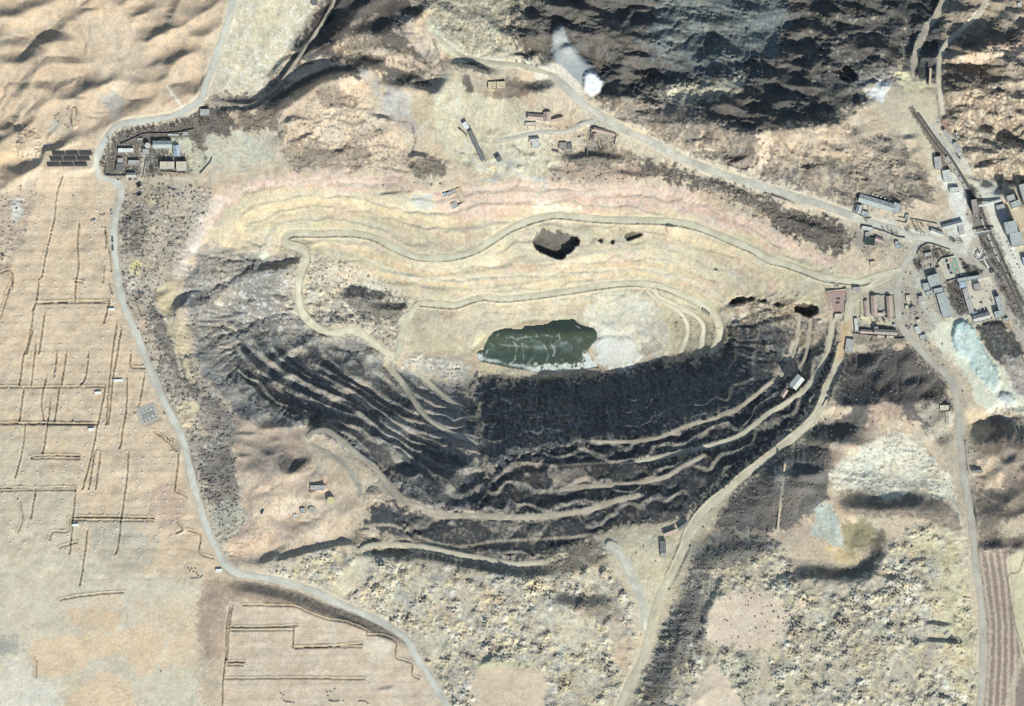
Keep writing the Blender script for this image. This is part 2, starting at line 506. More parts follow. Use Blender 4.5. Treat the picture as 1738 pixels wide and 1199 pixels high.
# ---------------------------------------------------------------- ground colours and surface kinds
ALB = np.empty((NV, NU, 3)); ALB[:] = alb((200, 178, 150))
TEX = {k: np.zeros((NV, NU)) for k in ('rock', 'heap', 'scrub', 'soft', 'var', 'mount', 'dune')}
TEX['var'][:] = 1.0
N1 = fnoise(21, 6, 90, 1.3); N2 = fnoise(22, 4, 40, 1.0); N3 = fnoise(23, 3, 14, .6); N4 = fnoise(24, 30, 260, 1.5)
NS = {6: fnoise(31, 3, 9, .5), 12: fnoise(32, 4, 18, .8), 25: fnoise(33, 5, 40, 1.0), 60: fnoise(34, 8, 110, 1.2)}

def Z(s, rgb, f=6, w=.25, k=1.0, **tex):
    if w > .15: f, w = f * 1.5, w * 1.7
    sl, m = area(s, f, w)
    m = m * k
    ALB[sl] += (alb(rgb) - ALB[sl]) * m[..., None]
    for t, v in tex.items():
        TEX[t][sl] += (v - TEX[t][sl]) * m

def M(s, rgb, scale=25, cover=.4, f=10, k=.8, sharp=.35):
    """patches of a second colour inside an area"""
    sl, m = area(s, f, .3)
    thr = np.quantile(NS[scale][sl], 1 - cover)
    m = m * sstep(NS[scale][sl] + .15 * N3[sl], thr - sharp, thr + sharp) * k
    ALB[sl] += (alb(rgb) - ALB[sl]) * m[..., None]

def L(s, rgb, w=4, k=.85, f=.5, curve=True, jit=.12):
    """a stroke: dirt track, trench spoil, seam"""
    p = spline(s, 5) if curve else (P(s) if isinstance(s, str) else s)
    sl, D, T, SD, NX, NY, EX, LL = path(p, w)
    m = (1 - sstep(D + jit * w * NS[12][sl], w * .5 * (1 - f), w * .5 * (1 + f))) * k
    ALB[sl] += (alb(rgb) - ALB[sl]) * m[..., None]
    return sl, D

def blob(s, rgb, r, k=.9):
    for u, v in P(s)[:, :2]:
        sl = win(u - r * 2, v - r * 2, u + r * 2, v + r * 2)
        d = np.hypot(U[sl] - u, V[sl] - v) * (1 + .2 * NS[6][sl])
        m = (1 - sstep(d, r * .7, r * 1.2)) * k
        ALB[sl] += (alb(rgb) - ALB[sl]) * m[..., None]

# --- north-west hills and plain
Z("-60,-60 400,-60 396,0 380,60 345,165 300,190 205,208 170,255 150,300 -60,330", (204, 174, 142), 14, scrub=.03, soft=.4, dune=1.0, var=.6)
M("-60,-60 400,-60 380,60 345,165 205,208 150,250 -60,250", (176, 158, 136), 60, .3, 14, .6)
Z("150,30 200,25 225,35 240,70 255,110 250,140 200,145 160,130 150,90 145,50", (210, 184, 155), 9, dune=.12)
M("150,30 225,35 255,110 250,140 160,130 145,50", (186, 168, 145), 12, .25, 8, .5)
L("40,-10 41,40 58,60 65,90 70,110 55,150", (214, 190, 160), 3, .6)
L("80,80 82,0", (214, 190, 160), 2.5, .45)
L("152,105 158,130 175,145 200,150", (216, 190, 158), 6, .7)
Z("20,250 40,232 65,228 72,240 60,262 45,280 20,285 -10,300 -20,270", (222, 188, 148), 6, soft=.4)
Z("170,160 200,155 215,172 210,190 190,200 178,180", (178, 168, 155), 6)
Z("105,185 135,180 140,215 110,222 92,205", (188, 164, 138), 5, scrub=.25)
Z("85,205 100,205 105,225 150,220 165,235 155,250 100,235 78,230", (190, 178, 160), 5, .3, .7)
L("285,148 297,165 312,186", (222, 212, 192), 5, .9, curve=False)
# --- west plain, the solar field
Z("60,235 160,225 164,290 200,318 190,420 205,500 243,600 300,730 328,830 378,952 395,985 330,1040 330,960 200,1000 -60,960 -60,380 20,330", (216, 188, 155), 8, soft=.3, var=.55)
Z("20,330 60,300 66,320 40,420 20,440 8,470 -60,470 -60,330", (196, 172, 146), 5, scrub=.15, rock=.12)
Z("15,345 40,330 38,365 22,378", (204, 196, 182), 4)
M("-60,620 200,620 280,900 200,1000 -60,960", (198, 178, 152), 60, .45, 20, .55)
Z("-60,740 60,740 90,800 130,830 130,930 60,960 -60,960", (201, 186, 160), 16, .4, .8)
Z("140,890 250,880 260,960 140,990", (191, 182, 162), 14, .4, .7)
Z("260,830 300,825 320,880 300,900 262,880", (199, 166, 144), 10, .3, .7)
Z("-60,955 130,935 220,970 330,985 345,1040 330,1199 330,1250 -60,1250", (212, 196, 168), 12, .3, var=.6)
M("-60,955 220,970 330,1000 330,1250 -60,1250", (202, 189, 165), 60, .4, 16, .6)
Z("-60,1085 50,1083 46,1102 30,1112 -60,1120", (168, 163, 150), 6, .4, .8)
Z("-60,1130 60,1125 90,1160 110,1199 100,1250 -60,1250", (217, 207, 188), 14, .4, .85)
Z("45,1108 60,1088 110,1076 150,1072 200,1078 240,1060 330,1018 332,1080 290,1128 240,1150 215,1120 195,1108 150,1128 100,1150 62,1148", (222, 193, 156), 5, .35)
Z("108,1250 112,1190 130,1165 180,1143 213,1152 228,1172 222,1250", (222, 193, 156), 5, .3)
Z("150,1008 212,1010 206,1032 150,1030", (216, 192, 160), 4, .3)
Z("112,1035 160,1030 220,1040 200,1068 150,1075 120,1058", (212, 184, 150), 5, .3)
Z("226,1020 330,1005 335,1040 300,1090 240,1062", (216, 192, 160), 6, .3, .8)
Z("292,1108 330,1070 336,1130 300,1150", (218, 190, 155), 5, .3, .8)
Z("270,1145 330,1140 340,1199 340,1250 260,1250", (205, 195, 168), 8, .3, .8)
Z("345,990 380,980 402,1000 395,1040 385,1115 352,1132 335,1070", (186, 160, 136), 7, .3)
for s in ("340,985 320,1030 300,1060 285,1090 272,1120 260,1150 240,1199", "100,935 105,965 120,995 135,1002 200,995 320,1000 345,970",
          "45,1000 48,1050 52,1085", "20,985 40,1010 47,1050", "34,1085 36,1110 38,1150"):
    L(s, (212, 198, 172), 7, .7)
# field beside the road in the south
Z("385,1020 500,1035 560,1050 620,1068 672,1085 690,1100 715,1140 745,1199 770,1250 375,1250 382,1120", (207, 182, 155), 5, .2, soft=.2, var=.5)
M("385,1020 560,1050 672,1085 745,1199 375,1250", (214, 196, 172), 60, .35, 14, .55)
Z("600,1085 660,1080 670,1110 660,1125 620,1112", (215, 203, 178), 8, .4, .7)
Z("400,985 440,984 500,1000 560,1027 620,1052 672,1077 690,1096 672,1092 620,1070 560,1049 500,1030 435,1022 400,1010 385,995", (168, 145, 124), 4, .2, scrub=.05)
# --- valley and dark hill in the north
Z("395,-60 580,-60 548,0 505,62 470,112 436,165 405,165 372,160 358,140 380,80", (208, 195, 165), 6, var=1.1)
M("395,-60 580,-60 505,62 436,165 372,160", (222, 214, 192), 25, .35, 8, .8)
M("430,0 500,0 470,60 430,90", (200, 182, 130), 25, .3, 10, .6)
Z("490,70 525,65 532,85 500,95", (192, 188, 172), 4)
Z("362,160 400,158 440,168 475,120 490,95 520,95 470,175 430,190 380,185 350,178", (150, 136, 120), 6, .3, scrub=.35, rock=.15)
Z("552,0 600,-60 720,-60 740,0 700,60 740,120 755,140 720,150 640,130 560,100 490,110 500,80", (98, 91, 85), 8, .25, soft=.5, scrub=.1, dune=1, rock=.06)
Z("565,78 600,62 640,70 660,85 720,110 745,118 740,130 690,118 640,95 590,92", (196, 170, 142), 8, .5, .25)
L("560,75 480,118 435,180 400,182", (182, 160, 138), 4, .6)
L("571,0 545,45 500,110 470,150 436,175 415,181 380,176 345,172", (186, 170, 150), 5, .75)
Z("665,40 700,20 710,60 730,80 750,120 735,110 700,80", (168, 152, 138), 6, .35, rock=.25)
# fan of rubble and the platform of the old dump
Z("445,180 480,155 520,130 560,115 600,112 632,120 648,140 640,160 600,135 560,140 530,155 490,185 450,200", (96, 90, 84), 5, .12, rock=.06)
Z("605,118 632,120 646,138 646,160 640,170 620,140", (176, 166, 154), 4, .2)
Z("470,200 505,178 530,165 560,150 600,130 625,145 640,180 660,210 690,240 700,280 640,290 560,285 500,270 475,245", (210, 184, 154), 6, .25, rock=.16, dune=.3)
Z("485,190 520,178 545,190 560,212 530,222 490,240 472,215", (206, 178, 148), 5, .25)
Z("655,150 690,155 700,185 690,210 665,205 650,175", (194, 184, 172), 5, .3)
Z("680,200 705,205 720,225 705,235 685,220", (184, 168, 155), 4, .3)
Z("540,150 570,145 610,165 600,180 560,190 545,175", (166, 142, 120), 5, .4, .9, rock=.3, scrub=.2)
M("480,200 640,180 700,280 500,280", (170, 150, 132), 25, .22, 10, .7)
M("540,190 660,180 700,230 640,260 540,240", (218, 200, 180), 25, .25, 10, .6)
Z("440,215 475,218 480,260 460,285 400,300 370,300 360,280 420,270", (200, 184, 160), 6, .3)
Z("345,222 400,215 440,235 468,260 440,280 380,285 345,290 340,250", (198, 190, 165), 6, .3)
Z("385,190 470,185 475,215 440,225 400,215", (142, 124, 108), 6, .35, scrub=.3, rock=.3)
Z("475,240 510,245 530,262 600,250 620,275 560,290 490,280", (186, 162, 138), 6, .4, .7, rock=.3)
Z("735,130 770,120 800,150 830,160 880,180 930,200 900,215 930,235 960,290 880,310 820,300 760,270 740,220 725,180", (204, 190, 158), 8, .3, var=.9)
M("735,130 800,150 930,200 960,290 820,300 740,220", (216, 210, 185), 25, .35, 10, .7)
M("760,150 880,180 900,230 780,240", (192, 168, 134), 25, .28, 12, .6)
Z("700,165 735,160 740,200 715,215 700,200", (190, 168, 135), 4, .3, .9)
Z("785,130 800,128 808,160 790,160", (118, 108, 98), 3, .2)
Z("806,130 825,128 832,158 808,162", (186, 168, 148), 3, .2)
Z("828,140 856,137 858,152 830,156", (222, 196, 150), 2, .1)
Z("856,130 900,145 900,165 850,170 830,165", (150, 130, 114), 4, .3)
Z("725,30 760,50 790,80 830,95 870,100 935,110 920,130 860,118 820,115 780,110 750,80 720,50", (202, 192, 160), 5, .3, rock=.15)
M("725,30 935,110 860,118 750,80", (218, 212, 190), 12, .4, 6, .7)
Z("690,0 735,-60 900,-60 880,40 870,100 800,90 755,60 730,30", (176, 164, 138), 7, .3, rock=.45)
M("690,0 880,-20 870,100 755,60", (130, 122, 108), 25, .35, 10, .7)
Z("770,108 800,105 835,120 835,130 800,122 772,118", (110, 104, 98), 3, .3)
# --- the dark mountain
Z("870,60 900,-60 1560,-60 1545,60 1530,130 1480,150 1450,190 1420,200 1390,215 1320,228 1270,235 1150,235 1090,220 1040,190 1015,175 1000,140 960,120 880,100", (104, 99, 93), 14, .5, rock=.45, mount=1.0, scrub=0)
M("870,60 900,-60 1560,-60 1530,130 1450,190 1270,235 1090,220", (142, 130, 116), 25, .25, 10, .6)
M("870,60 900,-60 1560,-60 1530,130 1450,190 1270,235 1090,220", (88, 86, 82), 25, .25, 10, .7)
Z("1110,-60 1330,-60 1345,20 1340,60 1300,100 1250,130 1180,135 1120,110 1095,60 1110,20", (114, 121, 119), 16, .55, .8, mount=.45)
M("1110,-60 1345,-60 1340,60 1250,130 1120,110", (142, 148, 143), 12, .3, 10, .5)
Z("1120,158 1150,140 1200,145 1260,135 1272,142 1230,165 1180,175 1160,190 1130,175", (194, 182, 152), 5, .45, .85)
M("1120,158 1200,140 1272,140 1180,178", (226, 220, 205), 12, .3, 5, .9)
M("1120,158 1200,140 1272,140 1180,178", (182, 156, 104), 12, .25, 5, .7)
Z("1010,175 1080,170 1170,180 1240,220 1300,235 1420,215 1530,250 1570,290 1590,330 1520,360 1440,350 1303,310 1200,270 1100,230", (152, 138, 123), 8, .35, rock=.3, scrub=.15, mount=.4)
M("1010,175 1300,235 1530,250 1590,330 1440,350 1200,270", (112, 103, 94), 25, .45, 8, .75)
M("1280,240 1400,235 1540,270 1560,330 1400,330", (198, 176, 148), 60, .35, 10, .5)
Z("1280,235 1303,230 1305,270 1285,300 1265,300 1285,260", (208, 182, 156), 5, .3)
Z("1388,230 1420,225 1460,250 1500,275 1560,290 1530,300 1460,280 1400,270 1330,290 1310,270 1340,235", (196, 173, 146), 7, .35, .55)
Z("1220,275 1265,262 1290,268 1280,285 1230,290", (150, 130, 115), 4, .3, .8)
M("1370,20 1500,20 1500,150 1370,170", (180, 170, 148), 25, .14, 10, .5)
Z("1455,140 1500,115 1530,120 1560,130 1555,160 1500,165 1460,160", (150, 146, 140), 6, .3, .8)
Z("1515,-60 1625,-60 1605,60 1592,110 1590,150 1560,145 1530,120 1535,60", (100, 97, 92), 8, .3, rock=.3, mount=.6)
Z("1600,-60 1780,-60 1780,330 1740,320 1660,320 1620,240 1597,200 1590,100 1600,40", (168, 148, 126), 8, .3, rock=.3, scrub=.1, mount=1.0)
Z("1605,85 1640,62 1690,40 1740,70 1700,90 1650,95", (112, 98, 86), 6, .3, .8)
Z("1600,105 1650,112 1700,125 1700,165 1640,160 1600,150", (108, 96, 84), 7, .3, .7)
Z("1600,105 1650,95 1690,80 1740,78 1740,105 1690,102 1640,112", (216, 188, 160), 5, .3)
M("1600,170 1780,120 1780,330 1660,320", (116, 104, 92), 12, .35, 8, .7)
M("1600,170 1780,120 1780,330 1660,320", (216, 194, 162), 25, .35, 8, .7)
Z("1695,-60 1780,-60 1780,20 1730,10", (214, 188, 156), 5)
L("1611,-20 1590,25 1572,50 1558,75 1550,110", (196, 186, 162), 12, .95, .4)
L("1611,-20 1590,25 1572,50 1558,75 1550,110", (208, 200, 180), 3, .6)
L("1690,-20 1660,22 1632,50 1612,68 1598,85 1592,110 1592,150 1600,200", (212, 198, 174), 7.5, 1.0, .35)
Z("1460,150 1485,140 1500,138 1520,145 1535,158 1560,160 1575,150 1590,200 1605,220 1650,300 1690,360 1738,420 1780,480 1780,560 1738,500 1700,420 1660,350 1620,290 1580,300 1560,240 1510,215 1480,180", (206, 190, 160), 4, .2, rock=0, scrub=0, var=.6)
Z("1466,155 1500,138 1515,142 1500,165 1505,182 1490,172", (232, 230, 226), 4, .3)
Z("1515,125 1545,125 1550,140 1575,140 1575,155 1545,158 1525,145", (214, 202, 158), 4, .3)
L("1545,185 1570,225 1600,275 1615,300", (120, 110, 98), 9, .9, .3)
L("1590,195 1605,225 1640,290 1665,330", (206, 196, 176), 10, .7)
L("1580,215 1600,245 1625,275", (176, 176, 172), 9, .6)
Z("1590,190 1605,205 1620,225 1610,232 1595,215", (172, 136, 116), 3, .3)
# grey ash heap by the diagonal road
Z("940,52 955,48 965,75 985,95 1000,110 1022,140 1018,160 1000,166 990,155 975,135 950,115 935,105 938,80", (158, 162, 163), 4, .12, rock=0, var=.4, mount=.05)
Z("990,125 1010,122 1023,142 1018,158 1000,166 990,152", (226, 230, 230), 5, .12, var=.3, mount=0)
Z("912,120 925,108 945,110 960,120 985,145 995,160 985,165 960,145 940,132 915,138 905,130", (216, 204, 184), 3, .15, rock=0, var=.5, mount=0)
# --- village compound
Z("170,260 185,235 210,215 300,205 350,180 380,185 400,200 390,235 350,225 345,295 200,302 172,298", (122, 112, 100), 5, .25, scrub=.45, var=1.1)
M("200,245 330,245 345,295 200,300", (186, 174, 152), 12, .4, 6, .75)
Z("270,240 322,235 345,260 345,295 322,298 318,262 290,262", (198, 190, 160), 4, .25, scrub=0)
Z("178,303 260,300 440,290 440,300 330,308 230,312 200,316", (206, 182, 152), 3, .2)
L("200,305 330,303 400,298 450,285 480,262", (205, 188, 162), 6, .7)
Z("240,250 248,248 246,300 238,300", (200, 190, 168), 2, .1)
# --- scrub land between the road and the pit
Z("206,330 240,315 345,312 372,330 340,400 310,450 290,500 320,590 360,660 400,700 400,800 415,860 440,920 395,960 370,930 345,860 325,790 310,740 265,640 225,545 205,490 198,420", (184, 168, 148), 6, .25, scrub=.32, rock=.16)
Z("210,360 240,355 250,400 240,430 215,430 202,400", (122, 114, 104), 6, .3, .8, scrub=.8)
M("206,330 345,312 310,450 290,500 240,500 205,490", (196, 178, 156), 25, .4, 8, .7)
M("250,600 320,590 400,700 415,860 395,950 330,800", (134, 127, 118), 25, .3, 8, .55)
Z("213,447 235,442 240,460 225,468", (222, 200, 140), 3, .35)
Z("244,330 270,330 300,345 290,350 255,352", (206, 182, 142), 4, .35, .7)
Z("225,520 240,515 255,560 268,580 262,600 245,590", (206, 178, 150), 6, .3)
Z("300,690 340,675 335,700 318,730 300,712", (206, 182, 146), 4, .3, scrub=.05)
Z("250,520 262,515 290,560 320,600 345,670 400,705 395,720 350,700 320,660 290,620 262,575", (126, 118, 110), 5, .3, .75, scrub=.55)
Z("338,680 365,670 405,705 400,750 395,790 360,760 345,720", (142, 136, 128), 5, .3, .7, scrub=.5)
Z("340,760 400,770 405,860 380,880 350,850", (118, 114, 108), 7, .3, .75, scrub=.75)
Z("345,860 400,850 430,870 440,900 400,930 370,900", (176, 170, 152), 5, .3)
L("225,460 225,500 232,520", (200, 192, 176), 4, .6)
L("245,495 270,525 290,560 300,600 310,640", (202, 192, 172), 5, .7)
Z("395,700 440,712 500,720 520,740 530,790 560,810 575,850 610,870 600,890 480,940 390,955 375,930 420,880 405,800 403,750", (182, 160, 140), 6, .25, scrub=.06, soft=.5, dune=.6)
Z("440,830 470,810 500,795 530,786 545,805 590,850 600,880 520,920 480,930 430,900", (206, 180, 152), 6, .25, scrub=0)
Z("380,925 430,905 470,900 480,935 400,950", (210, 178, 148), 5, .3)
Z("403,735 470,725 510,735 520,760 470,785 440,800 405,800", (168, 148, 130), 7, .3, .8)
Z("470,790 500,775 530,785 510,800 490,806", (110, 100, 90), 5, .25, .8)
Z("500,900 580,870 600,880 580,905 500,940 490,920", (208, 182, 154), 3, .15, scrub=0)
L("436,875 470,868 500,850 560,845 620,868", (216, 192, 160), 8, .6)
M("440,830 545,805 600,880 480,930", (186, 164, 148), 12, .2, 10, .5)
# --- pit, west and south walls
Z("340,410 400,425 470,430 515,420 520,470 510,520 560,566 610,565 668,610 700,640 790,650 800,720 815,790 840,830 860,870 720,870 660,830 610,775 540,728 420,715 350,655 318,560 310,490", (150, 144, 136), 8, .3, rock=.34, scrub=.1, dune=.5)
M("340,410 515,420 510,520 420,580 330,600 310,490", (204, 188, 166), 60, .34, 8, .7)
M("340,410 515,420 510,520 420,580 330,600 310,490", (112, 112, 110), 60, .3, 8, .7)
Z("410,560 480,570 560,600 640,640 700,700 760,760 830,800 840,860 740,860 660,810 600,750 520,715 440,690 395,640", (94, 95, 95), 12, .4, .92, rock=.28, scrub=.1)
M("410,560 640,640 830,800 740,860 520,715 395,640", (134, 131, 126), 25, .22, 8, .6)
Z("640,715 680,700 700,725 690,760 660,745", (160, 158, 146), 6, .4, .8)
Z("670,595 700,600 740,605 790,615 805,640 790,655 760,648 735,640 700,630", (200, 190, 172), 6, .3, rock=.3)
Z("500,430 540,420 640,450 680,500 700,520 690,560 672,600 640,585 605,560 560,560 520,540 510,500", (190, 178, 158), 6, .3, rock=.5, scrub=.3)
M("500,430 640,450 690,560 605,560 510,500", (214, 194, 160), 25, .35, 8, .7)
Z("570,490 620,500 660,505 690,522 680,550 620,540 580,520", (122, 116, 108), 6, .35, .85, rock=.6, scrub=.2)
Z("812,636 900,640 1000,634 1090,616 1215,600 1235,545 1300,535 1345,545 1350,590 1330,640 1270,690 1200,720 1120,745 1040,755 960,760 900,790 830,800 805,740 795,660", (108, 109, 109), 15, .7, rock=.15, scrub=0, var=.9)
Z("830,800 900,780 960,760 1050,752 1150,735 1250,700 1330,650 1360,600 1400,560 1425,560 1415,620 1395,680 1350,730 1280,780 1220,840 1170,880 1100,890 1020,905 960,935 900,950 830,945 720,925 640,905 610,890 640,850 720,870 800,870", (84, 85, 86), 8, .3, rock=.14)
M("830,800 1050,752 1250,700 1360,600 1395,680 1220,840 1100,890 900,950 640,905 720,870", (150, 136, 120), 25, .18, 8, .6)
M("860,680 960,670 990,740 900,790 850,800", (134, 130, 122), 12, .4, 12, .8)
Z("930,800 980,795 1010,815 990,830 940,828", (172, 150, 130), 4, .4, .8)
L("850,637 880,640 915,645 960,640 1000,632", (150, 138, 118), 6, .6)
Z("1240,500 1300,495 1350,510 1385,520 1400,560 1380,590 1350,580 1340,545 1250,545 1235,535", (184, 164, 138), 5, .3, rock=.6)
M("1240,500 1385,520 1380,590 1250,545", (120, 108, 96), 12, .35, 5, .7)
Z("600,905 700,915 800,940 900,955 960,930 1020,912 1030,950 930,985 840,978 740,955 640,945 600,950", (150, 138, 118), 5, .3, rock=.6)
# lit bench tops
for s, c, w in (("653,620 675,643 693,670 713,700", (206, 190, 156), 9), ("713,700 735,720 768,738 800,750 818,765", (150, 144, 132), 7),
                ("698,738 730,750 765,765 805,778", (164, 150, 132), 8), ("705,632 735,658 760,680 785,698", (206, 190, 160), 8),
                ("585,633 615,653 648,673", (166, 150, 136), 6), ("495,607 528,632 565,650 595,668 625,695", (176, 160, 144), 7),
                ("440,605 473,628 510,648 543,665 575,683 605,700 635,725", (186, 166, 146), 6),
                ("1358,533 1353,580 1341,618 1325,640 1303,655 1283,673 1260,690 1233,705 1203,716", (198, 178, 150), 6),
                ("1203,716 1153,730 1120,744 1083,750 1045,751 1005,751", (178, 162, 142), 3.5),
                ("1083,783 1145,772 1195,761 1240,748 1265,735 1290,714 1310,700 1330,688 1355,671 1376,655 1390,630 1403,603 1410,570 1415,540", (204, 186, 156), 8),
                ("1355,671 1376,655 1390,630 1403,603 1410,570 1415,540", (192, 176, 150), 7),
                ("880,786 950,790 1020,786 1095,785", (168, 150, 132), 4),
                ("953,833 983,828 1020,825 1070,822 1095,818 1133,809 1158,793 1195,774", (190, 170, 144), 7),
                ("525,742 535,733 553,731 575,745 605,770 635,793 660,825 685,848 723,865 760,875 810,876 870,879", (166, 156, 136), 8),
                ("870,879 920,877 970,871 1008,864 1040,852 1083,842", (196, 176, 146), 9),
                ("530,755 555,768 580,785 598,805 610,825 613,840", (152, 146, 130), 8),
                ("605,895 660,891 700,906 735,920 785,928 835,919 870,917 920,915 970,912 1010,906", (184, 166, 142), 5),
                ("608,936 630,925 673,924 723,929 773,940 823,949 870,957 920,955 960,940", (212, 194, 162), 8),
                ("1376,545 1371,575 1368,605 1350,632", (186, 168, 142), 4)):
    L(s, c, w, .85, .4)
# --- pit, north wall
Z("345,395 352,350 372,322 430,303 560,292 640,294 740,316 830,308 905,302 1000,312 1090,306 1160,312 1230,340 1310,385 1380,425 1470,458 1500,470 1460,490 1400,500 1390,530 1350,510 1240,505 1240,540 1215,600 1150,604 1100,560 1010,550 880,545 810,575 790,600 740,600 690,600 690,550 705,515 640,470 560,440 520,425 470,430 400,425", (206, 190, 156), 6, .2, rock=.07, scrub=.06, var=.9)
M("400,310 1300,380 1400,480 1220,560 700,510 500,400", (208, 191, 160), 60, .5, 12, .6)
M("400,310 1300,380 1400,480 1220,560 700,510 500,400", (190, 181, 158), 60, .35, 12, .5)
M("400,310 1300,380 1400,480 1220,560 700,510 500,400", (212, 182, 158), 60, .25, 12, .6)
Z("345,395 352,350 372,322 430,303 560,292 680,300 700,320 620,328 480,318 420,325 390,350 360,390", (212, 181, 162), 6, .4, .9)
Z("690,330 760,318 830,308 905,302 1000,312 1090,306 1160,312 1230,340 1310,385 1380,425 1470,458 1440,462 1360,440 1290,405 1230,385 1160,362 1080,350 980,345 900,350 840,375 790,378 760,360", (213, 182, 162), 7, .4, .9)
Z("960,340 1050,342 1160,355 1260,378 1300,390 1250,384 1160,365 1040,358 960,360", (204, 166, 150), 6, .35, .7)
Z("905,340 935,345 990,350 985,360 910,358", (226, 218, 202), 4, .4, .8)
Z("640,298 700,305 760,312 740,330 690,328 640,320", (186, 160, 146), 7, .4, .75, scrub=.15)
Z("700,330 730,328 740,345 720,358 700,350", (190, 190, 180), 5, .4, .8)
Z("800,312 830,300 870,290 860,300 830,312", (178, 184, 176), 4, .3, .8)
M("420,330 620,330 600,390 440,390", (200, 188, 145), 25, .3, 12, .4)
Z("820,500 1060,486 1110,500 1000,515 880,545 815,560 800,530", (206, 190, 162), 6, .35, .7)
Z("710,525 790,525 820,515 860,520 850,545 815,570 790,585 740,570 700,580", (207, 190, 164), 6, .35, .8)
Z("740,525 775,522 770,545 750,540", (190, 160, 140), 4, .4, .7)
Z("1000,510 1060,498 1110,505 1140,540 1150,600 1110,605 1085,615 1060,625 1030,628 1012,612 1018,580 1012,556 990,546", (218, 209, 184), 6, .25, rock=.03)
Z("1012,575 1040,570 1080,575 1095,600 1085,615 1060,625 1032,629 1012,612", (228, 224, 212), 9, .35, .9, rock=.02, var=.4)
Z("1080,545 1130,540 1140,565 1110,575 1085,570", (196, 184, 168), 4, .3, .8)
Z("1090,580 1125,575 1135,595 1105,605 1088,600", (170, 152, 138), 4, .4, .7)
Z("1025,545 1075,540 1080,555 1030,562", (190, 188, 172), 5, .4, .7)
Z("805,570 830,560 820,590 808,610 840,625 900,634 980,632 1015,622 1015,630 960,640 880,640 820,632 800,605", (214, 198, 160), 3, .3)
Z("1145,520 1210,545 1215,600 1140,602 1150,570", (196, 178, 148), 3, .3, .6, scrub=.3)
for s, c, w in (("640,455 700,467 760,465 870,450", (176, 166, 140), 5), ("720,485 800,490 870,482 920,475 995,460", (180, 172, 148), 4),
                ("870,444 950,440 1030,424 1095,422", (186, 178, 152), 5), ("535,418 600,432 640,452", (196, 186, 156), 5), ("1128,533 1140,550 1145,570 1138,588 1128,602", (206, 196, 152), 7),
                ("1000,510 1060,498 1118,505", (212, 204, 176), 4), ("1010,515 1012,545 1020,570", (220, 214, 196), 6), ("925,310 910,340", (190, 182, 162), 6)):
    L(s, c, w, .7, .5)
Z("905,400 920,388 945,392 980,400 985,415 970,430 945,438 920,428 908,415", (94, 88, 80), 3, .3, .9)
# overall tone of the north wall
sl_, m_ = area("345,395 352,350 372,322 430,303 560,292 640,294 740,316 830,308 905,302 1000,312 1090,306 1160,312 1230,340 1310,385 1380,425 1470,458 1460,490 1390,530 1240,505 1215,600 1150,604 1100,560 1010,550 880,545 810,575 740,600 690,600 705,515 640,470 520,425 470,430 400,425", 10, .2)
ALB[sl_] *= (1 - .14 * m_)[..., None]      # sun-facing wall: its extra brightness is taken out of the colour
# --- dark slope above the north wall, by the diagonal road
Z("1010,290 1090,275 1160,285 1240,310 1320,345 1400,370 1440,385 1450,410 1420,435 1380,420 1310,380 1230,340 1160,312 1090,300", (98, 91, 84), 9, .4, .95, scrub=.45, rock=.3)
Z("930,280 1010,270 1080,280 1100,300 1010,312 940,305", (176, 150, 130), 6, .4, .8, scrub=.3)
M("1040,280 1240,320 1400,380 1300,370", (166, 148, 128), 25, .22, 8, .5)
Z("960,255 1020,255 1080,262 1060,280 1000,285 955,275", (116, 107, 98), 6, .35, .7, scrub=.35)
Z("1180,320 1230,330 1290,355 1300,375 1240,365 1190,340", (190, 166, 138), 6, .4, .8)
# --- town
Z("1450,385 1540,395 1640,360 1600,330 1650,320 1700,380 1760,480 1780,640 1738,600 1700,540 1640,560 1600,545 1570,590 1530,560 1500,560 1440,570 1430,500 1480,470 1530,450 1500,420 1450,420", (182, 172, 154), 6, .2, scrub=.1, rock=0, var=.8)
Z("1590,300 1612,290 1640,330 1640,370 1655,400 1640,425 1600,415 1620,380 1612,340", (212, 208, 196), 3, .25, scrub=0)
Z("1475,372 1520,385 1580,400 1640,415 1640,430 1580,418 1545,412 1500,398", (206, 204, 192), 4, .2, scrub=0)
Z("1495,370 1515,372 1520,378 1517,386 1495,382", (214, 214, 208), 2, .15)
Z("1478,368 1520,372 1516,388 1480,378", (206, 196, 178), 3, .2, .7)
Z("1640,300 1655,330 1672,372 1690,420 1710,460 1738,520 1738,560 1700,500 1670,430 1652,380 1635,330", (132, 124, 116), 4, .2, .9, scrub=.35)
Z("1650,300 1690,310 1700,350 1690,370 1720,420 1760,480 1760,520 1720,470 1690,400 1668,340", (212, 206, 190), 3, .15, scrub=0, var=.5)
Z("1530,450 1560,425 1615,430 1625,440 1650,470 1640,480 1600,440 1560,450", (180, 172, 158), 4, .25, .7)
Z("1560,418 1582,414 1612,425 1618,434 1590,442 1575,440 1562,448 1555,435", (132, 122, 110), 3, .2, scrub=.4)
Z("1548,440 1558,438 1566,458 1556,460", (116, 108, 100), 2, .2, scrub=.5)
Z("1628,440 1670,462 1660,468 1640,468 1630,450", (128, 120, 106), 3, .2, scrub=.4)
Z("1600,480 1625,475 1640,515 1645,540 1625,535 1612,510", (110, 104, 98), 3, .25, scrub=.4)
Z("1645,475 1680,470 1705,535 1670,545 1640,500", (208, 198, 176), 2, .1, scrub=0, var=.4)
Z("1588,440 1622,435 1640,465 1618,474 1604,476", (200, 190, 168), 2, .1, scrub=0, var=.4)
Z("1535,445 1550,460 1556,510 1590,560 1610,600 1640,640 1655,640 1630,590 1600,545 1575,520 1560,470", (196, 190, 172), 4, .25, scrub=0)
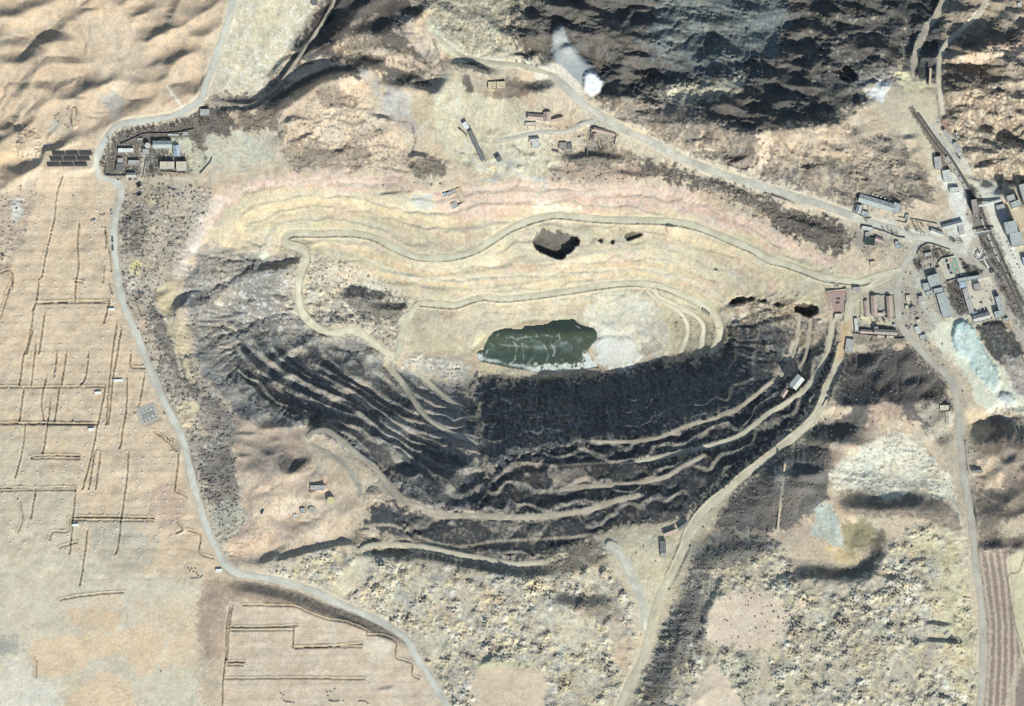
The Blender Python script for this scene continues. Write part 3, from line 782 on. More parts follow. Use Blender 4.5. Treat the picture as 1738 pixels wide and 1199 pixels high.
Z("1485,478 1515,470 1520,495 1515,500 1485,498 1475,490", (178, 170, 156), 4, .2, scrub=0)
Z("1455,505 1465,503 1468,535 1500,545 1520,552 1515,560 1480,555 1458,542", (204, 192, 152), 3, .2, scrub=0)
Z("1400,496 1436,492 1436,505 1430,520 1432,532 1420,532 1414,515", (166, 134, 122), 1.5, .03, scrub=0, rock=0, var=.3)
Z("1432,520 1446,512 1448,560 1440,600 1436,610 1424,604 1430,575", (214, 184, 146), 3, .15, scrub=0, rock=0)
Z("1428,552 1444,552 1440,590 1434,606 1424,602", (206, 158, 126), 3, .2, scrub=0)
Z("1440,470 1500,462 1530,450 1530,462 1505,476 1480,488 1450,505 1440,500 1465,485", (204, 186, 158), 4, .2, .8)
Z("1460,550 1540,558 1550,585 1500,590 1440,590 1450,570", (132, 122, 110), 5, .3, .8, scrub=.3)
Z("1525,560 1560,580 1600,620 1600,640 1560,600", (150, 142, 130), 5, .3, .7, scrub=.3)
Z("1530,475 1555,490 1570,540 1560,560 1535,545 1530,510", (178, 166, 148), 5, .3, .8, scrub=.15)
# pale tailings and the coal yard
Z("1600,545 1640,535 1656,560 1680,600 1738,660 1780,700 1780,760 1738,748 1700,720 1660,690 1640,640 1610,600 1570,570", (214, 210, 184), 4, .25, rock=.05, var=.7)
Z("1618,552 1635,540 1655,560 1665,590 1690,625 1700,650 1690,668 1665,640 1645,612 1625,600 1615,575", (190, 210, 202), 4, .2)
M("1618,552 1655,560 1700,650 1690,668 1625,600", (214, 228, 220), 12, .4, 5, .7)
M("1618,552 1655,560 1700,650 1690,668 1625,600", (146, 184, 178), 25, .25, 5, .7)
Z("1690,665 1715,668 1730,690 1715,690 1700,685", (178, 182, 180), 3, .3)
Z("1640,615 1660,605 1690,625 1695,645 1675,650 1655,632", (140, 166, 160), 4, .2, .5)
Z("1655,555 1700,540 1720,570 1742,605 1742,650 1680,603", (84, 84, 82), 3, .2, scrub=.1, rock=.1)
M("1655,555 1720,550 1742,640 1690,605", (130, 126, 120), 12, .3, 5, .7)
Z("1704,545 1716,545 1722,562 1708,565", (206, 184, 156), 2, .1)
Z("1700,605 1760,600 1760,690 1720,660", (170, 158, 146), 4, .3, rock=.15)
Z("1560,580 1575,575 1620,640 1640,690 1640,800 1628,740 1610,650", (176, 162, 142), 5, .3, .7, scrub=.2)
# --- south-east hills
Z("1430,600 1500,590 1560,590 1610,650 1618,700 1600,760 1560,720 1500,700 1440,740 1400,760 1350,770 1400,690 1418,640", (112, 104, 97), 7, .25, scrub=.15, soft=.5, dune=.8, rock=.06)
Z("1470,685 1500,680 1530,690 1530,705 1490,710 1480,740 1468,760 1462,745 1475,710", (184, 156, 136), 6, .3, .85)
Z("1395,695 1410,680 1440,690 1443,700 1420,715 1395,722", (212, 186, 156), 3, .25)
Z("1550,690 1600,685 1620,740 1625,800 1600,830 1600,780 1570,720", (186, 170, 146), 6, .3, .8)
Z("1280,795 1340,755 1400,740 1420,790 1400,850 1380,880 1330,900 1240,900 1200,890 1230,840", (116, 110, 103), 7, .25, scrub=.25, soft=.4, dune=.5)
Z("1390,775 1430,765 1440,780 1405,800", (178, 150, 130), 5, .3, .8)
Z("1310,790 1345,785 1340,810 1310,825", (180, 174, 158), 5, .4, .7)
L("1331,785 1326,830 1321,880 1318,940", (184, 172, 152), 4, .7)
Z("1405,830 1410,800 1440,770 1480,750 1495,735 1515,727 1550,745 1575,770 1610,800 1625,850 1600,848 1560,835 1535,832 1520,848 1490,846 1470,830 1440,828 1420,842", (208, 200, 176), 5, .3, rock=.25, var=1.2)
M("1405,830 1515,727 1625,850 1490,846", (228, 222, 204), 12, .35, 6, .7)
M("1405,830 1515,727 1625,850 1490,846", (160, 152, 138), 12, .2, 6, .6)
L("1540,790 1575,815 1605,835 1620,860 1632,890 1636,920", (206, 198, 178), 7, .8)
Z("1425,845 1440,832 1470,832 1490,848 1520,850 1540,836 1600,850 1630,880 1630,910 1560,880 1440,875 1425,860", (134, 120, 106), 5, .25, .85, scrub=.12, soft=.3)
M("1430,855 1630,880 1600,900 1440,880", (182, 160, 138), 25, .4, 6, .6)
Z("1370,870 1420,850 1425,880 1400,905 1380,910 1340,905", (196, 170, 142), 5, .3, .8)
Z("1385,860 1400,850 1420,870 1425,900 1435,930 1420,938 1395,915 1375,905", (180, 184, 172), 4, .3)
Z("1430,880 1475,885 1490,900 1470,935 1440,938 1428,905", (156, 142, 104), 5, .3, .9)
Z("1400,925 1430,930 1465,935 1462,955 1440,965 1410,945", (210, 186, 140), 4, .3)
Z("1345,985 1360,962 1400,963 1440,966 1468,955 1482,930 1488,895 1500,900 1500,930 1488,960 1470,985 1420,985 1370,985", (130, 120, 100), 4, .2, .85)
SEH = "1180,960 1240,930 1320,915 1345,985 1420,985 1480,975 1500,920 1560,890 1620,910 1645,1000 1660,1100 1655,1250 1030,1250 1060,1199 1110,1100 1150,1010"
Z(SEH, (192, 178, 151), 6, .25, heap=1.0, scrub=.08, var=1.2)
M(SEH, (206, 192, 150), 60, .4, 12, .6)
M(SEH, (160, 152, 142), 25, .35, 10, .7)
Z("1555,890 1620,905 1645,1000 1655,1080 1650,1180 1620,1199 1615,1100 1580,1050 1600,960 1540,930", (204, 190, 150), 10, .35, .85, heap=.25)
Z("1175,945 1205,925 1250,915 1310,905 1325,925 1300,945 1240,960 1200,975 1190,1010 1195,1060 1180,1110 1150,1150 1130,1199 1110,1250 1060,1250 1080,1190 1110,1120 1130,1060 1160,1000", (128, 122, 112), 7, .3, .85, heap=.35, scrub=.5)
Z("1196,1040 1190,1060 1196,1090 1230,1100 1260,1098 1290,1110 1320,1090 1336,1060 1330,1025 1300,1005 1272,996 1235,1008 1210,1020", (216, 193, 167), 3, .5, heap=0, scrub=.13, var=.6)
Z("1165,1250 1165,1199 1180,1150 1205,1128 1230,1140 1250,1170 1262,1199 1270,1250", (216, 193, 167), 3, .5, heap=0, scrub=0, var=.6)
Z("1285,1110 1300,1105 1310,1150 1300,1250 1262,1250 1280,1150", (200, 182, 156), 4, .3, .8, heap=.1)
Z("1210,1110 1280,1105 1285,1180 1260,1190 1235,1150", (184, 178, 152), 5, .3, .8, heap=.5, scrub=.25)
Z("1340,1210 1330,1130 1365,1130 1360,1190", (190, 180, 150), 5, .3, .8, heap=.1)
for s in ("1500,980 1560,1040 1530,1090 1510,1130 1500,1199", "1500,1000 1550,1000 1570,1035", "1560,940 1545,980 1560,1040 1562,1080", "1490,960 1540,985", "1440,1090 1400,1060 1360,1030", "1500,1070 1525,1090"):
    L(s, (206, 198, 176), 7, .7)
# --- southern heaps
SWH = "440,962 480,950 560,930 600,945 640,948 740,955 840,975 900,982 960,975 1030,950 1060,1000 1080,1060 1075,1110 1040,1199 1010,1250 800,1250 760,1190 725,1130 705,1095 690,1078 640,1045 560,1008 480,978"
Z(SWH, (192, 178, 152), 5, .2, heap=1.0, scrub=.05, rock=0, var=1.2)
M(SWH, (214, 194, 146), 60, .35, 10, .6)
M(SWH, (160, 152, 146), 25, .35, 10, .7)
Z("605,945 625,935 640,945 600,1010 570,1015 555,1005 585,965", (206, 192, 160), 4, .25, heap=.1)
L("620,985 645,1020 670,1050 680,1065", (206, 196, 172), 7, .8)
L("660,960 720,985 800,1000 860,1010", (200, 186, 156), 7, .5)
Z("710,1080 740,1062 760,1085 780,1110 750,1130 720,1110", (206, 194, 162), 7, .4, .85, heap=.15)
Z("905,1020 960,1040 1000,1060 1010,1090 960,1110 930,1080 900,1050", (200, 188, 162), 8, .35, .85, heap=.15)
Z("935,1005 1035,1012 1060,1040 1050,1060 1010,1050 940,1020", (140, 130, 116), 5, .3, .85, heap=.4)
Z("800,1199 795,1160 810,1130 850,1125 900,1130 932,1150 925,1199 930,1250 800,1250", (206, 184, 156), 4, .5, heap=0, scrub=.03, var=.6)
Z("800,1125 860,1112 905,1122 930,1145 900,1135 850,1128 810,1140", (196, 188, 150), 4, .3, .8)
Z("1030,1060 1060,1040 1075,1090 1062,1150 1040,1140", (190, 166, 140), 6, .3, .8, heap=.2)
Z("1020,905 1060,890 1110,895 1170,880 1235,830 1240,850 1200,900 1175,935 1150,990 1120,1060 1080,1160 1060,1250 1030,1250 1060,1170 1085,1090 1080,1040 1060,980 1030,945", (198, 184, 152), 5, .25, heap=.05, scrub=.08, rock=.1)
L("1045,931 1068,969 1083,1004 1093,1039", (196, 190, 174), 15, .8)
L("985,945 1020,975 1050,1005 1070,1040 1075,1080", (206, 186, 160), 8, .6)
Z("1120,975 1140,975 1148,985 1138,1005 1118,1008", (206, 190, 150), 2, .15)
# --- strip fields and the pale field in the south-east corner
Z("1648,700 1700,695 1780,700 1780,935 1660,935 1655,870 1640,800", (158, 138, 120), 6, .3, scrub=.1, soft=.6, dune=.8)
Z("1655,730 1665,715 1700,725 1700,760 1670,770 1655,800", (128, 114, 102), 7, .3, .7)
Z("1650,790 1680,770 1700,790 1700,830 1670,840 1645,830", (212, 184, 152), 5, .3, .9)
Z("1640,690 1670,690 1690,720 1660,760 1645,800 1640,740", (206, 182, 148), 5, .3, .8)
Z("1660,880 1700,865 1740,875 1740,915 1665,930", (116, 106, 96), 6, .3, .8)
Z("1700,880 1760,872 1760,905 1690,920", (186, 168, 140), 7, .3, .6)
Z("1658,938 1720,935 1780,930 1780,1250 1665,1250 1675,1120 1672,1040", (150, 132, 119), 2, .05, scrub=0, soft=0, var=.4)
Z("1706,948 1738,925 1780,915 1780,1250 1745,1250 1738,1130 1725,1080 1715,1030", (206, 194, 158), 2, .1, var=.5)
for k in range(5):
    o = k * 11.5
    p = [(1663 + o, 940), (1671 + o, 990), (1680 + o * .9, 1060), (1679 + o * .95, 1120), (1674 + o, 1199), (1672 + o, 1250)]
    L(np.array(p, float), (200, 174, 152), 4.6, .85, .3, curve=False)
L("1700,1250 1712,1190 1728,1130 1738,1110", (206, 186, 160), 12, .6)
L("1738,940 1728,970 1711,975 1712,1000 1722,1060 1735,1100 1745,1150", (120, 104, 84), 2, .8)

for s, cc, w_ in (("735,58 760,80 790,100 830,108 880,112 915,122 940,133", (212, 202, 178), 7), ("748,120 755,150 765,175 780,195 790,215", (206, 196, 170), 7), ("790,150 775,180 790,240 815,285", (204, 198, 178), 5),
                  ("850,265 845,240 870,235 920,225 960,225 990,212 1010,208", (200, 196, 180), 7), ("845,240 860,270 890,282 905,300", (196, 190, 168), 6), ("480,230 520,222 560,220 610,225 660,238 700,262 760,268", (214, 190, 158), 6),
                  ("815,285 850,275 890,300 925,305", (196, 194, 180), 8), ("690,240 720,215 745,190", (206, 192, 166), 5), ("1000,212 1030,206", (200, 196, 184), 5), ("1443,520 1480,484 1520,462", (206, 190, 160), 12),
                  ("1265,300 1282,280 1300,255 1290,235", (206, 184, 158), 9), ("1165,262 1195,255 1215,258", (206, 196, 170), 4), ("1140,250 1160,225 1170,205", (196, 176, 150), 4), ("1180,250 1192,225", (196, 176, 150), 4),
                  ("1060,960 1050,935 1030,925", (198, 192, 178), 12), ("930,985 960,975 1000,985 1030,1000", (206, 196, 170), 8), ("925,1020 935,985", (206, 192, 160), 7), ("640,560 600,545 585,520 570,500 560,480", (206, 192, 166), 5)):
    L(s, cc, w_, .75, .5)

for s in ("1225,1010 1240,1050 1262,1075 1290,1085", "1262,1075 1290,1060 1320,1055", "820,1150 860,1170 900,1165", "860,1170 870,1199", "1185,1180 1215,1160 1240,1165"):
    L(s, (196, 174, 150), 3, .5)
for s, w_ in (("610,255 640,248 672,252", 3), ("545,262 575,255 610,262", 3), ("500,285 560,280 610,284", 3), ("700,215 705,240 700,262", 4), ("770,255 790,262 812,262", 2.5), ("870,248 890,262 905,262", 4), ("735,70 745,95 752,120", 4), ("655,205 690,208", 3), ("575,205 600,212 620,206", 4), ("650,285 690,292 730,290", 3),
              ("930,285 960,292 1000,288", 3), ("1070,262 1110,280 1160,296", 4), ("1300,330 1340,342 1380,352", 3), ("1100,228 1150,250 1200,268", 3), ("480,190 470,215 480,240", 3)):
    L(s, (128, 114, 100), w_, .7, .6, jit=.3)

for s, w_, k_ in (("570,84 600,71 628,62", 9, .8), ("588,95 630,90 662,94", 10, .8), ("640,92 690,102 742,124", 13, .75), ("660,110 700,122 735,135", 8, .6), ("600,45 640,30", 8, .35), ("690,60 720,85", 10, .4)):
    L(s, (204, 180, 152), w_, k_, .8, jit=.25)  # sunlit ridges of the dark hill, their light put into the colour
Z("695,300 700,270 722,266 745,268 765,285 742,300 715,303", (122, 110, 98), 5, .3, .9, rock=.4)
L("688,264 720,262 758,270 790,286", (214, 190, 158), 5, .8)
Z("480,250 520,240 560,248 600,244 640,262 620,285 560,280 500,288", (150, 133, 116), 7, .4, .75, rock=.3, scrub=.1)
M("470,200 640,190 700,285 480,290", (122, 110, 98), 12, .14, 8, .7)
M("700,0 900,0 870,100 755,60", (206, 196, 168), 12, .3, 10, .7)
Z("855,140 900,146 940,140 935,152 890,158 858,156", (120, 108, 98), 5, .3, .8)
Z("1005,180 1040,200 1050,250 1060,275 1000,280 960,268 990,250 1000,215", (140, 129, 115), 7, .3, .6, scrub=.3)
M("1560,560 1640,560 1740,700 1740,745 1650,660", (222, 220, 200), 25, .4, 6, .5)
Z("1444,375 1475,388 1520,402 1545,412 1530,445 1500,455 1470,440 1450,420 1430,400", (146, 134, 120), 6, .3, .6, scrub=.3)
Z("1490,420 1530,408 1545,420 1520,452 1490,462 1470,455", (206, 186, 158), 6, .3, .7, scrub=0)

Z("372,325 390,338 335,420 308,470 290,480 300,450 330,380", (212, 192, 174), 5, .3, .85, scrub=.05)
Z("262,490 285,478 302,488 300,520 284,545 270,525", (214, 193, 150), 4, .3, .9, scrub=.02)
Z("286,545 308,542 325,575 322,615 332,652 322,648 304,605 288,572", (212, 192, 152), 4, .3, .85, scrub=.02)
Z("400,405 415,418 440,430 470,430 500,418 480,400 440,395", (206, 186, 158), 6, .3, .6)
Z("440,430 448,425 455,432 448,440 440,438", (196, 204, 180), 3, .2, .8)
Z("470,440 505,435 505,520 495,540 480,500", (196, 182, 160), 7, .4, .6)
M("330,480 480,450 500,560 400,560", (204, 200, 194), 25, .2, 8, .6)

Z("1238,548 1300,540 1345,548 1345,600 1300,640 1245,625", (96, 94, 91), 8, .4, .6, rock=.45)
M("1238,548 1345,548 1345,600 1300,640 1245,625", (150, 136, 120), 25, .25, 6, .6)
# ---------------------------------------------------------------- relief: mounds, holes, trenches, surface texture
def hump(u, v, r, h, e=1.0, flat=0.0):
    sl = win(u - r * 1.5, v - r * 1.5, u + r * 1.5, v + r * 1.5)
    d = np.hypot(U[sl] - u, (V[sl] - v) / e) * (1 + .1 * NS[12][sl])
    HGT[sl] += h * (1 - sstep(d, r * flat, r * 1.3))
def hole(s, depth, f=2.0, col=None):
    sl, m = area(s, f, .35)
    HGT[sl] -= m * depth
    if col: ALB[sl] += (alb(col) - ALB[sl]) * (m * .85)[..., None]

# benches: the walls were cut in steps, so ledges follow the contours; dust lies on the ledges
LEDGE = np.zeros((NV, NU))
NB_ = fnoise(35, 24, 160, 1.6)
def terrace(poly, step, flat, k, dust, dk, f=14, ph=0.0, wob=.22):
    sl, m = area(poly, f, .35)
    z = HGT[sl]
    t = z / step + ph + wob * (.55 * NB_[sl] + .6 * N4[sl] + .1 * N1[sl])
    fr = t - np.floor(t)
    x = np.clip((fr - flat) / (1 - flat), 0, 1)
    z2 = z + step * (x - fr)
    HGT[sl] += (z2 - z) * m * k
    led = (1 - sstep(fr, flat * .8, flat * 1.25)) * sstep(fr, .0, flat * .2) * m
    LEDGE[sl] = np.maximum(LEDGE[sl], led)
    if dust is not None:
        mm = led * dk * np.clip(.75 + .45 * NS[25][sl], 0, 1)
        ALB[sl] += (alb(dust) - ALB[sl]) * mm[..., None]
WEST = "395,580 440,575 500,590 560,590 620,600 668,618 700,645 780,690 810,740 825,800 820,850 760,860 700,835 640,780 560,722 460,690 400,640"
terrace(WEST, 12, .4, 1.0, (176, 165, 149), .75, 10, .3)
SOUTH = "840,790 900,770 980,758 1090,752 1180,722 1250,700 1310,655 1345,600 1360,545 1410,540 1418,600 1390,670 1330,725 1260,775 1200,830 1120,880 1030,900 960,925 880,945 780,925 690,900 660,860 740,875 820,860"
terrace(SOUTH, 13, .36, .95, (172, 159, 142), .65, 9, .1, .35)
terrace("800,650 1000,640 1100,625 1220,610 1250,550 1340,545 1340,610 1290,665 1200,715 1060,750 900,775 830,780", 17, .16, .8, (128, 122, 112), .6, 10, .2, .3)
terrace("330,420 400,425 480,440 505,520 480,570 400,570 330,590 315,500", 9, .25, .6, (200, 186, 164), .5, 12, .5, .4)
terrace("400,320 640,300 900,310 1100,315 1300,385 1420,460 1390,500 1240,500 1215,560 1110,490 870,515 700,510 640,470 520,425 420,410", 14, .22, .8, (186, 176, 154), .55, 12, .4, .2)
terrace("820,512 1100,500 1140,540 1010,548 880,542 815,560", 9, .25, .5, None, 0, 8, .3, .3)

pitm = np.zeros((NV, NU))
for q_ in (WEST, SOUTH):
    sl, m = area(q_, 10, .2); pitm[sl] = np.maximum(pitm[sl], m)
# fractal rock relief: slopes broken at every size, gullies running across the contours
q1 = fnoise(41, 5, 150, 1.85); q2 = fnoise(42, 3.6, 46, 1.65, .15, .6); q3 = fnoise(43, 3.4, 20, 1.3)
R1 = (1 - np.abs(q2) * 1.25); R2 = q3
rk = np.clip(blur(TEX['rock'], 4), 0, 1)
BM = np.zeros((NV, NU))
for p_, hw in CON:
    if hw >= 2 and len(p_) > 2:
        sl, D, T, SD, NX, NY, EX, LL = path(p_, hw + 5)
        BM[sl] = np.maximum(BM[sl], 1 - sstep(D, hw + .5, hw + 4))
rk = rk * (1 - .85 * np.maximum(BM, LEDGE * .8))
pat = np.clip(.75 + .5 * fnoise(45, 20, 140, 1.3), .15, 1.6)
HGT += rk * pat * (3.0 * q1 + .9 * q2 + .4 * R1 + .5 * q3) * (1 - .55 * pitm)
# ridges and gullies of the mountains, long dune-like folds of the north-western hills
mt = blur(np.clip(TEX['mount'], 0, 1), 8)
def fold(n, e=.12): return 1 - np.sqrt(n * n + e) * 1.15
ga = fnoise(47, 14, 260, 1.9, .12, .4); gb = fnoise(48, 8, 110, 1.8, .25, .5)
HGT += mt * (9.5 * fold(ga, .02) + 3.6 * fold(gb, .02))
du = blur(np.clip(TEX['dune'], 0, 1), 10)
ga = fnoise(49, 40, 300, 2.2, -.5, .42); gb = fnoise(50, 22, 120, 2.0, -.35, .5)
HGT += du * (11.0 * fold(ga + .2 * gb, .015) + 2.0 * fold(gb, .03))
HGT += blur(TEX['soft'], 6) * (1.5 * fnoise(44, 14, 90, 1.8) + .06 * R2)
nat = np.clip(TEX['scrub'] * 1.2 + TEX['soft'] * .5 + TEX['rock'] * .6 + (TEX['var'] >= .9) * .4, 0, 1)
HGT += (.08 + .11 * blur(nat, 5) * (1 - .7 * pitm)) * fnoise(46, 3.6, 36, 1.45)
# running water: route the rain downhill cell by cell and let it cut branching gullies
def erode(h, mask, it, kk, cell, diff=.08, cap=1.4):
    ny, nx = h.shape
    idx = np.arange(ny * nx).reshape(ny, nx)
    sh = [(-1, -1), (-1, 0), (-1, 1), (0, -1), (0, 1), (1, -1), (1, 0), (1, 1)]
    jit = np.random.default_rng(77)
    for _ in range(it):
        r = h + jit.normal(0, .04, h.shape)
        best = np.zeros_like(h); rec = idx.copy()
        for dy, dx in sh:
            n = np.roll(np.roll(r, -dy, 0), -dx, 1); d = (r - n) / (cell * math.hypot(dy, dx))
            k = d > best
            best = np.where(k, d, best); rec = np.where(k, np.roll(np.roll(idx, -dy, 0), -dx, 1), rec)
        rl = rec.ravel().tolist(); acc = [1.0] * (ny * nx)
        for i in np.argsort(-r, axis=None).tolist():
            j = rl[i]
            if j != i: acc[j] += acc[i]
        A_ = np.array(acc).reshape(ny, nx) * cell * cell
        inc = np.minimum(kk * A_ ** .38 * np.minimum(best, .9), cap) * mask
        h = h - inc
        q = np.pad(h, 1, mode='edge'); lap = q[:-2, 1:-1] + q[2:, 1:-1] + q[1:-1, :-2] + q[1:-1, 2:] - 4 * h
        h = h + diff * lap * mask
    return h
em = np.clip(TEX['mount'] + 1.0 * TEX['dune'] + .35 * TEX['rock'] + .5 * np.clip(TEX['scrub'] * 2, 0, 1) + .25 * TEX['soft'] + .3 * (TEX['var'] >= .85), 0, 1) * (1 - .85 * pitm) * (1 - .8 * np.maximum(BM, LEDGE))
sl, m = area("330,420 372,322 430,303 640,294 905,302 1160,312 1310,385 1470,458 1390,530 1240,540 1215,605 1000,640 800,640 690,610 560,566 470,430", 12, .1); em[sl] *= 1 - .85 * m
em *= 1 - .9 * np.clip(TEX['heap'] * 2, 0, 1)
em = blur(em, 4)
for n_ in ('west', 'diag', 'south', 'haul', 'floor', 'rim'):
    sl, D, *_ = path(spline(ROADS[n_][0], 6), 18); em[sl] *= sstep(D, 6, 17)
HGT_c = HGT[:NV // 2 * 2, :NU // 2 * 2].reshape(NV // 2, 2, NU // 2, 2).mean((1, 3)); em_c = em[:NV // 2 * 2:2, :NU // 2 * 2:2]
dc = erode(HGT_c, em_c, 8, .11, STEP * 2, .03) - HGT_c
dc = np.repeat(np.repeat(dc, 2, 0), 2, 1); dc = np.pad(dc, ((0, NV - dc.shape[0]), (0, NU - dc.shape[1])), mode='edge')
HGT += box1(box1(dc, 1, 0), 1, 1)
HGT = erode(HGT, em, 2, .06, STEP, .02, .8)
mm_ = blur(np.clip(TEX['mount'] + .5 * (TEX['rock'] > .1) * (1 - pitm), 0, 1), 5) * pat
HGT += mm_ * (.75 * fnoise(55, 3.4, 30, 1.35, .15, .5) + .5 * fnoise(56, 3.2, 14, 1.0))
# tailings and ash stand as banks with gullied flanks
for s_, h_ in (("1618,552 1635,540 1655,560 1665,590 1690,625 1700,650 1690,668 1665,640 1645,612 1625,600 1615,575", 6), ("1690,665 1715,668 1730,690 1715,690 1700,685", 5), ("1655,555 1700,545 1720,570 1740,605 1740,640 1690,605", 3.5), ("990,125 1010,122 1023,142 1018,158 1000,166 990,152", 7), ("1012,575 1040,570 1080,575 1095,600 1085,615 1060,625 1032,629 1012,612", 1.5), ("1405,830 1440,770 1495,735 1550,745 1610,800 1600,840 1535,828 1490,842 1440,826", 1.2)):
    sl, m = area(s_, 7, .08)
    HGT[sl] += h_ * m * (1 + .05 * NS[60][sl])
# dumped heaps: truck loads tipped side by side
hp = TEX['heap']
g = np.random.default_rng(5)
ks = []
for u in np.arange(430, 1680, 9.8):
    for v in np.arange(900, 1245, 9.8):
        uu, vv = u + g.uniform(-4.5, 4.5) + .12 * (v - 900), v + g.uniform(-4.5, 4.5) + 10 * math.sin(u / 90)
        i, j = min(NU - 1, int((uu - U0) / STEP)), min(NV - 1, int((vv - V0) / STEP))
        a = hp[j, i] * np.clip(.85 + .55 * NS[60][j, i] + .35 * N4[j, i], 0, 1.15)
        if a > g.uniform(.1, .75):
            ks.append((uu, vv, a))
pal = [(206, 196, 172), (176, 168, 156), (150, 146, 142), (214, 196, 152), (228, 222, 206), (190, 164, 140), (126, 118, 112), (196, 184, 160), (110, 104, 100)]
for uu, vv, a in ks:
    r = 3.2 + 5.0 * g.random() ** 1.4; h = r * g.uniform(.34, .6) * min(1, .3 + a)
    sl = win(uu - r * 1.6, vv - r * 1.6, uu + r * 1.6, vv + r * 1.6)
    d = np.hypot((U[sl] - uu) * g.uniform(.8, 1.2), (V[sl] - vv) * g.uniform(.8, 1.2)) * (1 + .2 * NS[6][sl])
    k = np.clip(1 - d / (r * 1.25), 0, 1)
    HGT[sl] = np.maximum(HGT[sl], HGT[sl] + h * sstep(k, -.05, .95) - .25 * (k > 0))
    c = alb(pal[g.integers(len(pal))])
    m = sstep(k, .05, .4) * g.uniform(.1, .6)
    ALB[sl] += (c - ALB[sl]) * m[..., None]
# mounds and hollows
for _ in range(34):
    u_, v_ = g.uniform(480, 960), g.uniform(150, 296)
    hump(u_, v_, g.uniform(5, 13), g.uniform(1.2, 3.2) * g.choice([1, 1, -1]), g.uniform(.6, 1.2), .1)
hump(50, 245, 20, 8, 1.2, .2); hump(560, 80, 20, 4); hump(632, 838, 14, 5)
hump(1139, 388, 8, 5, 1, .6)
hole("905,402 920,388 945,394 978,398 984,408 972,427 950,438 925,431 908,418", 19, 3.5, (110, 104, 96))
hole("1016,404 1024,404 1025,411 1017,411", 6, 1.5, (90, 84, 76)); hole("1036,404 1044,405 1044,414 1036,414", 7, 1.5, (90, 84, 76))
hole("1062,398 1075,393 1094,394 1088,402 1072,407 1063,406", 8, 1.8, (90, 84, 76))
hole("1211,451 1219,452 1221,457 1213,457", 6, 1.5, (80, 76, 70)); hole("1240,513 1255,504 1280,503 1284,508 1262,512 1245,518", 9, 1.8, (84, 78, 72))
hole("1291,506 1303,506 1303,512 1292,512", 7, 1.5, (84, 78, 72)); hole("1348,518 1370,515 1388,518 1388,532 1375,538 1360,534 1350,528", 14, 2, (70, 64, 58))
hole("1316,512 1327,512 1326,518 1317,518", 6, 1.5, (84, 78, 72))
hole("1416,122 1440,110 1455,125 1450,142 1430,138", 10, 3, (110, 100, 92))
hole("1228,278 1250,270 1270,262 1285,268 1280,285 1255,288", 4, 3)
hole("1456,690 1450,660", 0.1)
# cable trenches of the solar field: a dug line and a spoil bank beside it
TR = """60,585 52,655|112,600 104,655|40,660 32,716|100,660 92,716|60,835 52,880|
106,300 96,330 92,370 85,400 78,430 70,470|66,475 63,500 60,515 55,528|134,380 131,410 133,450 128,480 127,510
62,513 125,512 185,511|62,515 125,514 185,514|127,478 140,479|178,390 186,430 188,460|185,514 176,548|185,480 190,500
0,657 60,658 120,657 178,657|0,720 60,720 120,721 165,720|40,600 32,654|78,640 70,680 75,720|0,829 60,829 128,828|0,833 60,832 128,832|0,718 70,719 165,721
150,600 145,640 135,655|178,660 172,690 166,720|164,722 158,760 140,830|198,550 190,600 185,650 180,720|205,560 192,640 184,720|56,530 50,570 42,600
128,830 124,870 118,940|122,878 180,878 262,880|122,883 200,884 260,884|75,535 70,570 66,600|215,640 214,690 208,730 204,760|244,640 236,690 228,700
222,600 222,622 246,625|85,680 80,720 72,770|42,720 38,760 26,810|52,778 135,779|52,776 90,774 135,775|160,770 150,830|170,770 162,830|218,770 214,820 206,880
205,880 200,930 196,940|148,899 142,950 135,993|303,770 300,800 296,832|297,833 318,843|318,900 340,908 338,938 362,948|260,732 280,745 300,766
175,480 176,450|10,500 20,480 18,470|0,464 15,458 22,470 20,490|30,905 38,880 34,850|85,917 88,903 116,902 117,880|100,930 130,920|101,1018 150,1010 210,1005
390,1030 384,1070 382,1120 378,1160 375,1240|394,1030 388,1070 385,1120|412,1026 470,1028 500,1029 530,1042 560,1052 585,1055 622,1070 622,1077 645,1078 671,1088 671,1115 698,1126 699,1145 712,1152
392,1064 430,1065 505,1062|392,1070 430,1070 498,1069|498,1069 497,1098|497,1098 550,1097 615,1093|500,1100 560,1098 615,1098|386,1124 415,1123|386,1129 412,1129|382,1152 440,1152 500,1151 620,1153
300,885 310,900 300,905|178,390 180,420|60,1150 62,1120|55,560 45,600|96,600 92,640|225,500 240,535|0,540 8,515 16,490"""
for t in TR.replace('\n', '|').split('|'):
    if ' ' not in t: continue
    p = spline(t, 6)
    p = p + g.normal(0, .35, p.shape)
    sl, D, T, SD, NX, NY, EX, LL = path(p, 5)
    m = 1 - sstep(D, .6, 2.0)
    b = (1 - sstep(np.abs(D - 2.6), .6, 1.7)) * (SD * np.sign(.4) > 0)
    HGT[sl] += -1.6 * m + 1.1 * b
    ALB[sl] += (alb((130, 112, 92)) - ALB[sl]) * (m * .65)[..., None]
    ALB[sl] += (alb((196, 170, 130)) - ALB[sl]) * (b * .5)[..., None]
gp = np.random.default_rng(9)
for _ in range(60):
    u_, v_ = gp.uniform(0, 320), gp.uniform(320, 960); w_, h_ = gp.uniform(20, 70), gp.uniform(22, 60)
    sl = win(u_, v_, u_ + w_, v_ + h_); x_ = U[sl] + .17 * (V[sl] - v_)
    mk_ = sstep(np.minimum(x_ - u_, u_ + w_ - x_), 0, 2.5) * (TEX['var'][sl] < .62)
    ALB[sl] *= (1 + mk_ * gp.uniform(-.06, .05))[..., None]
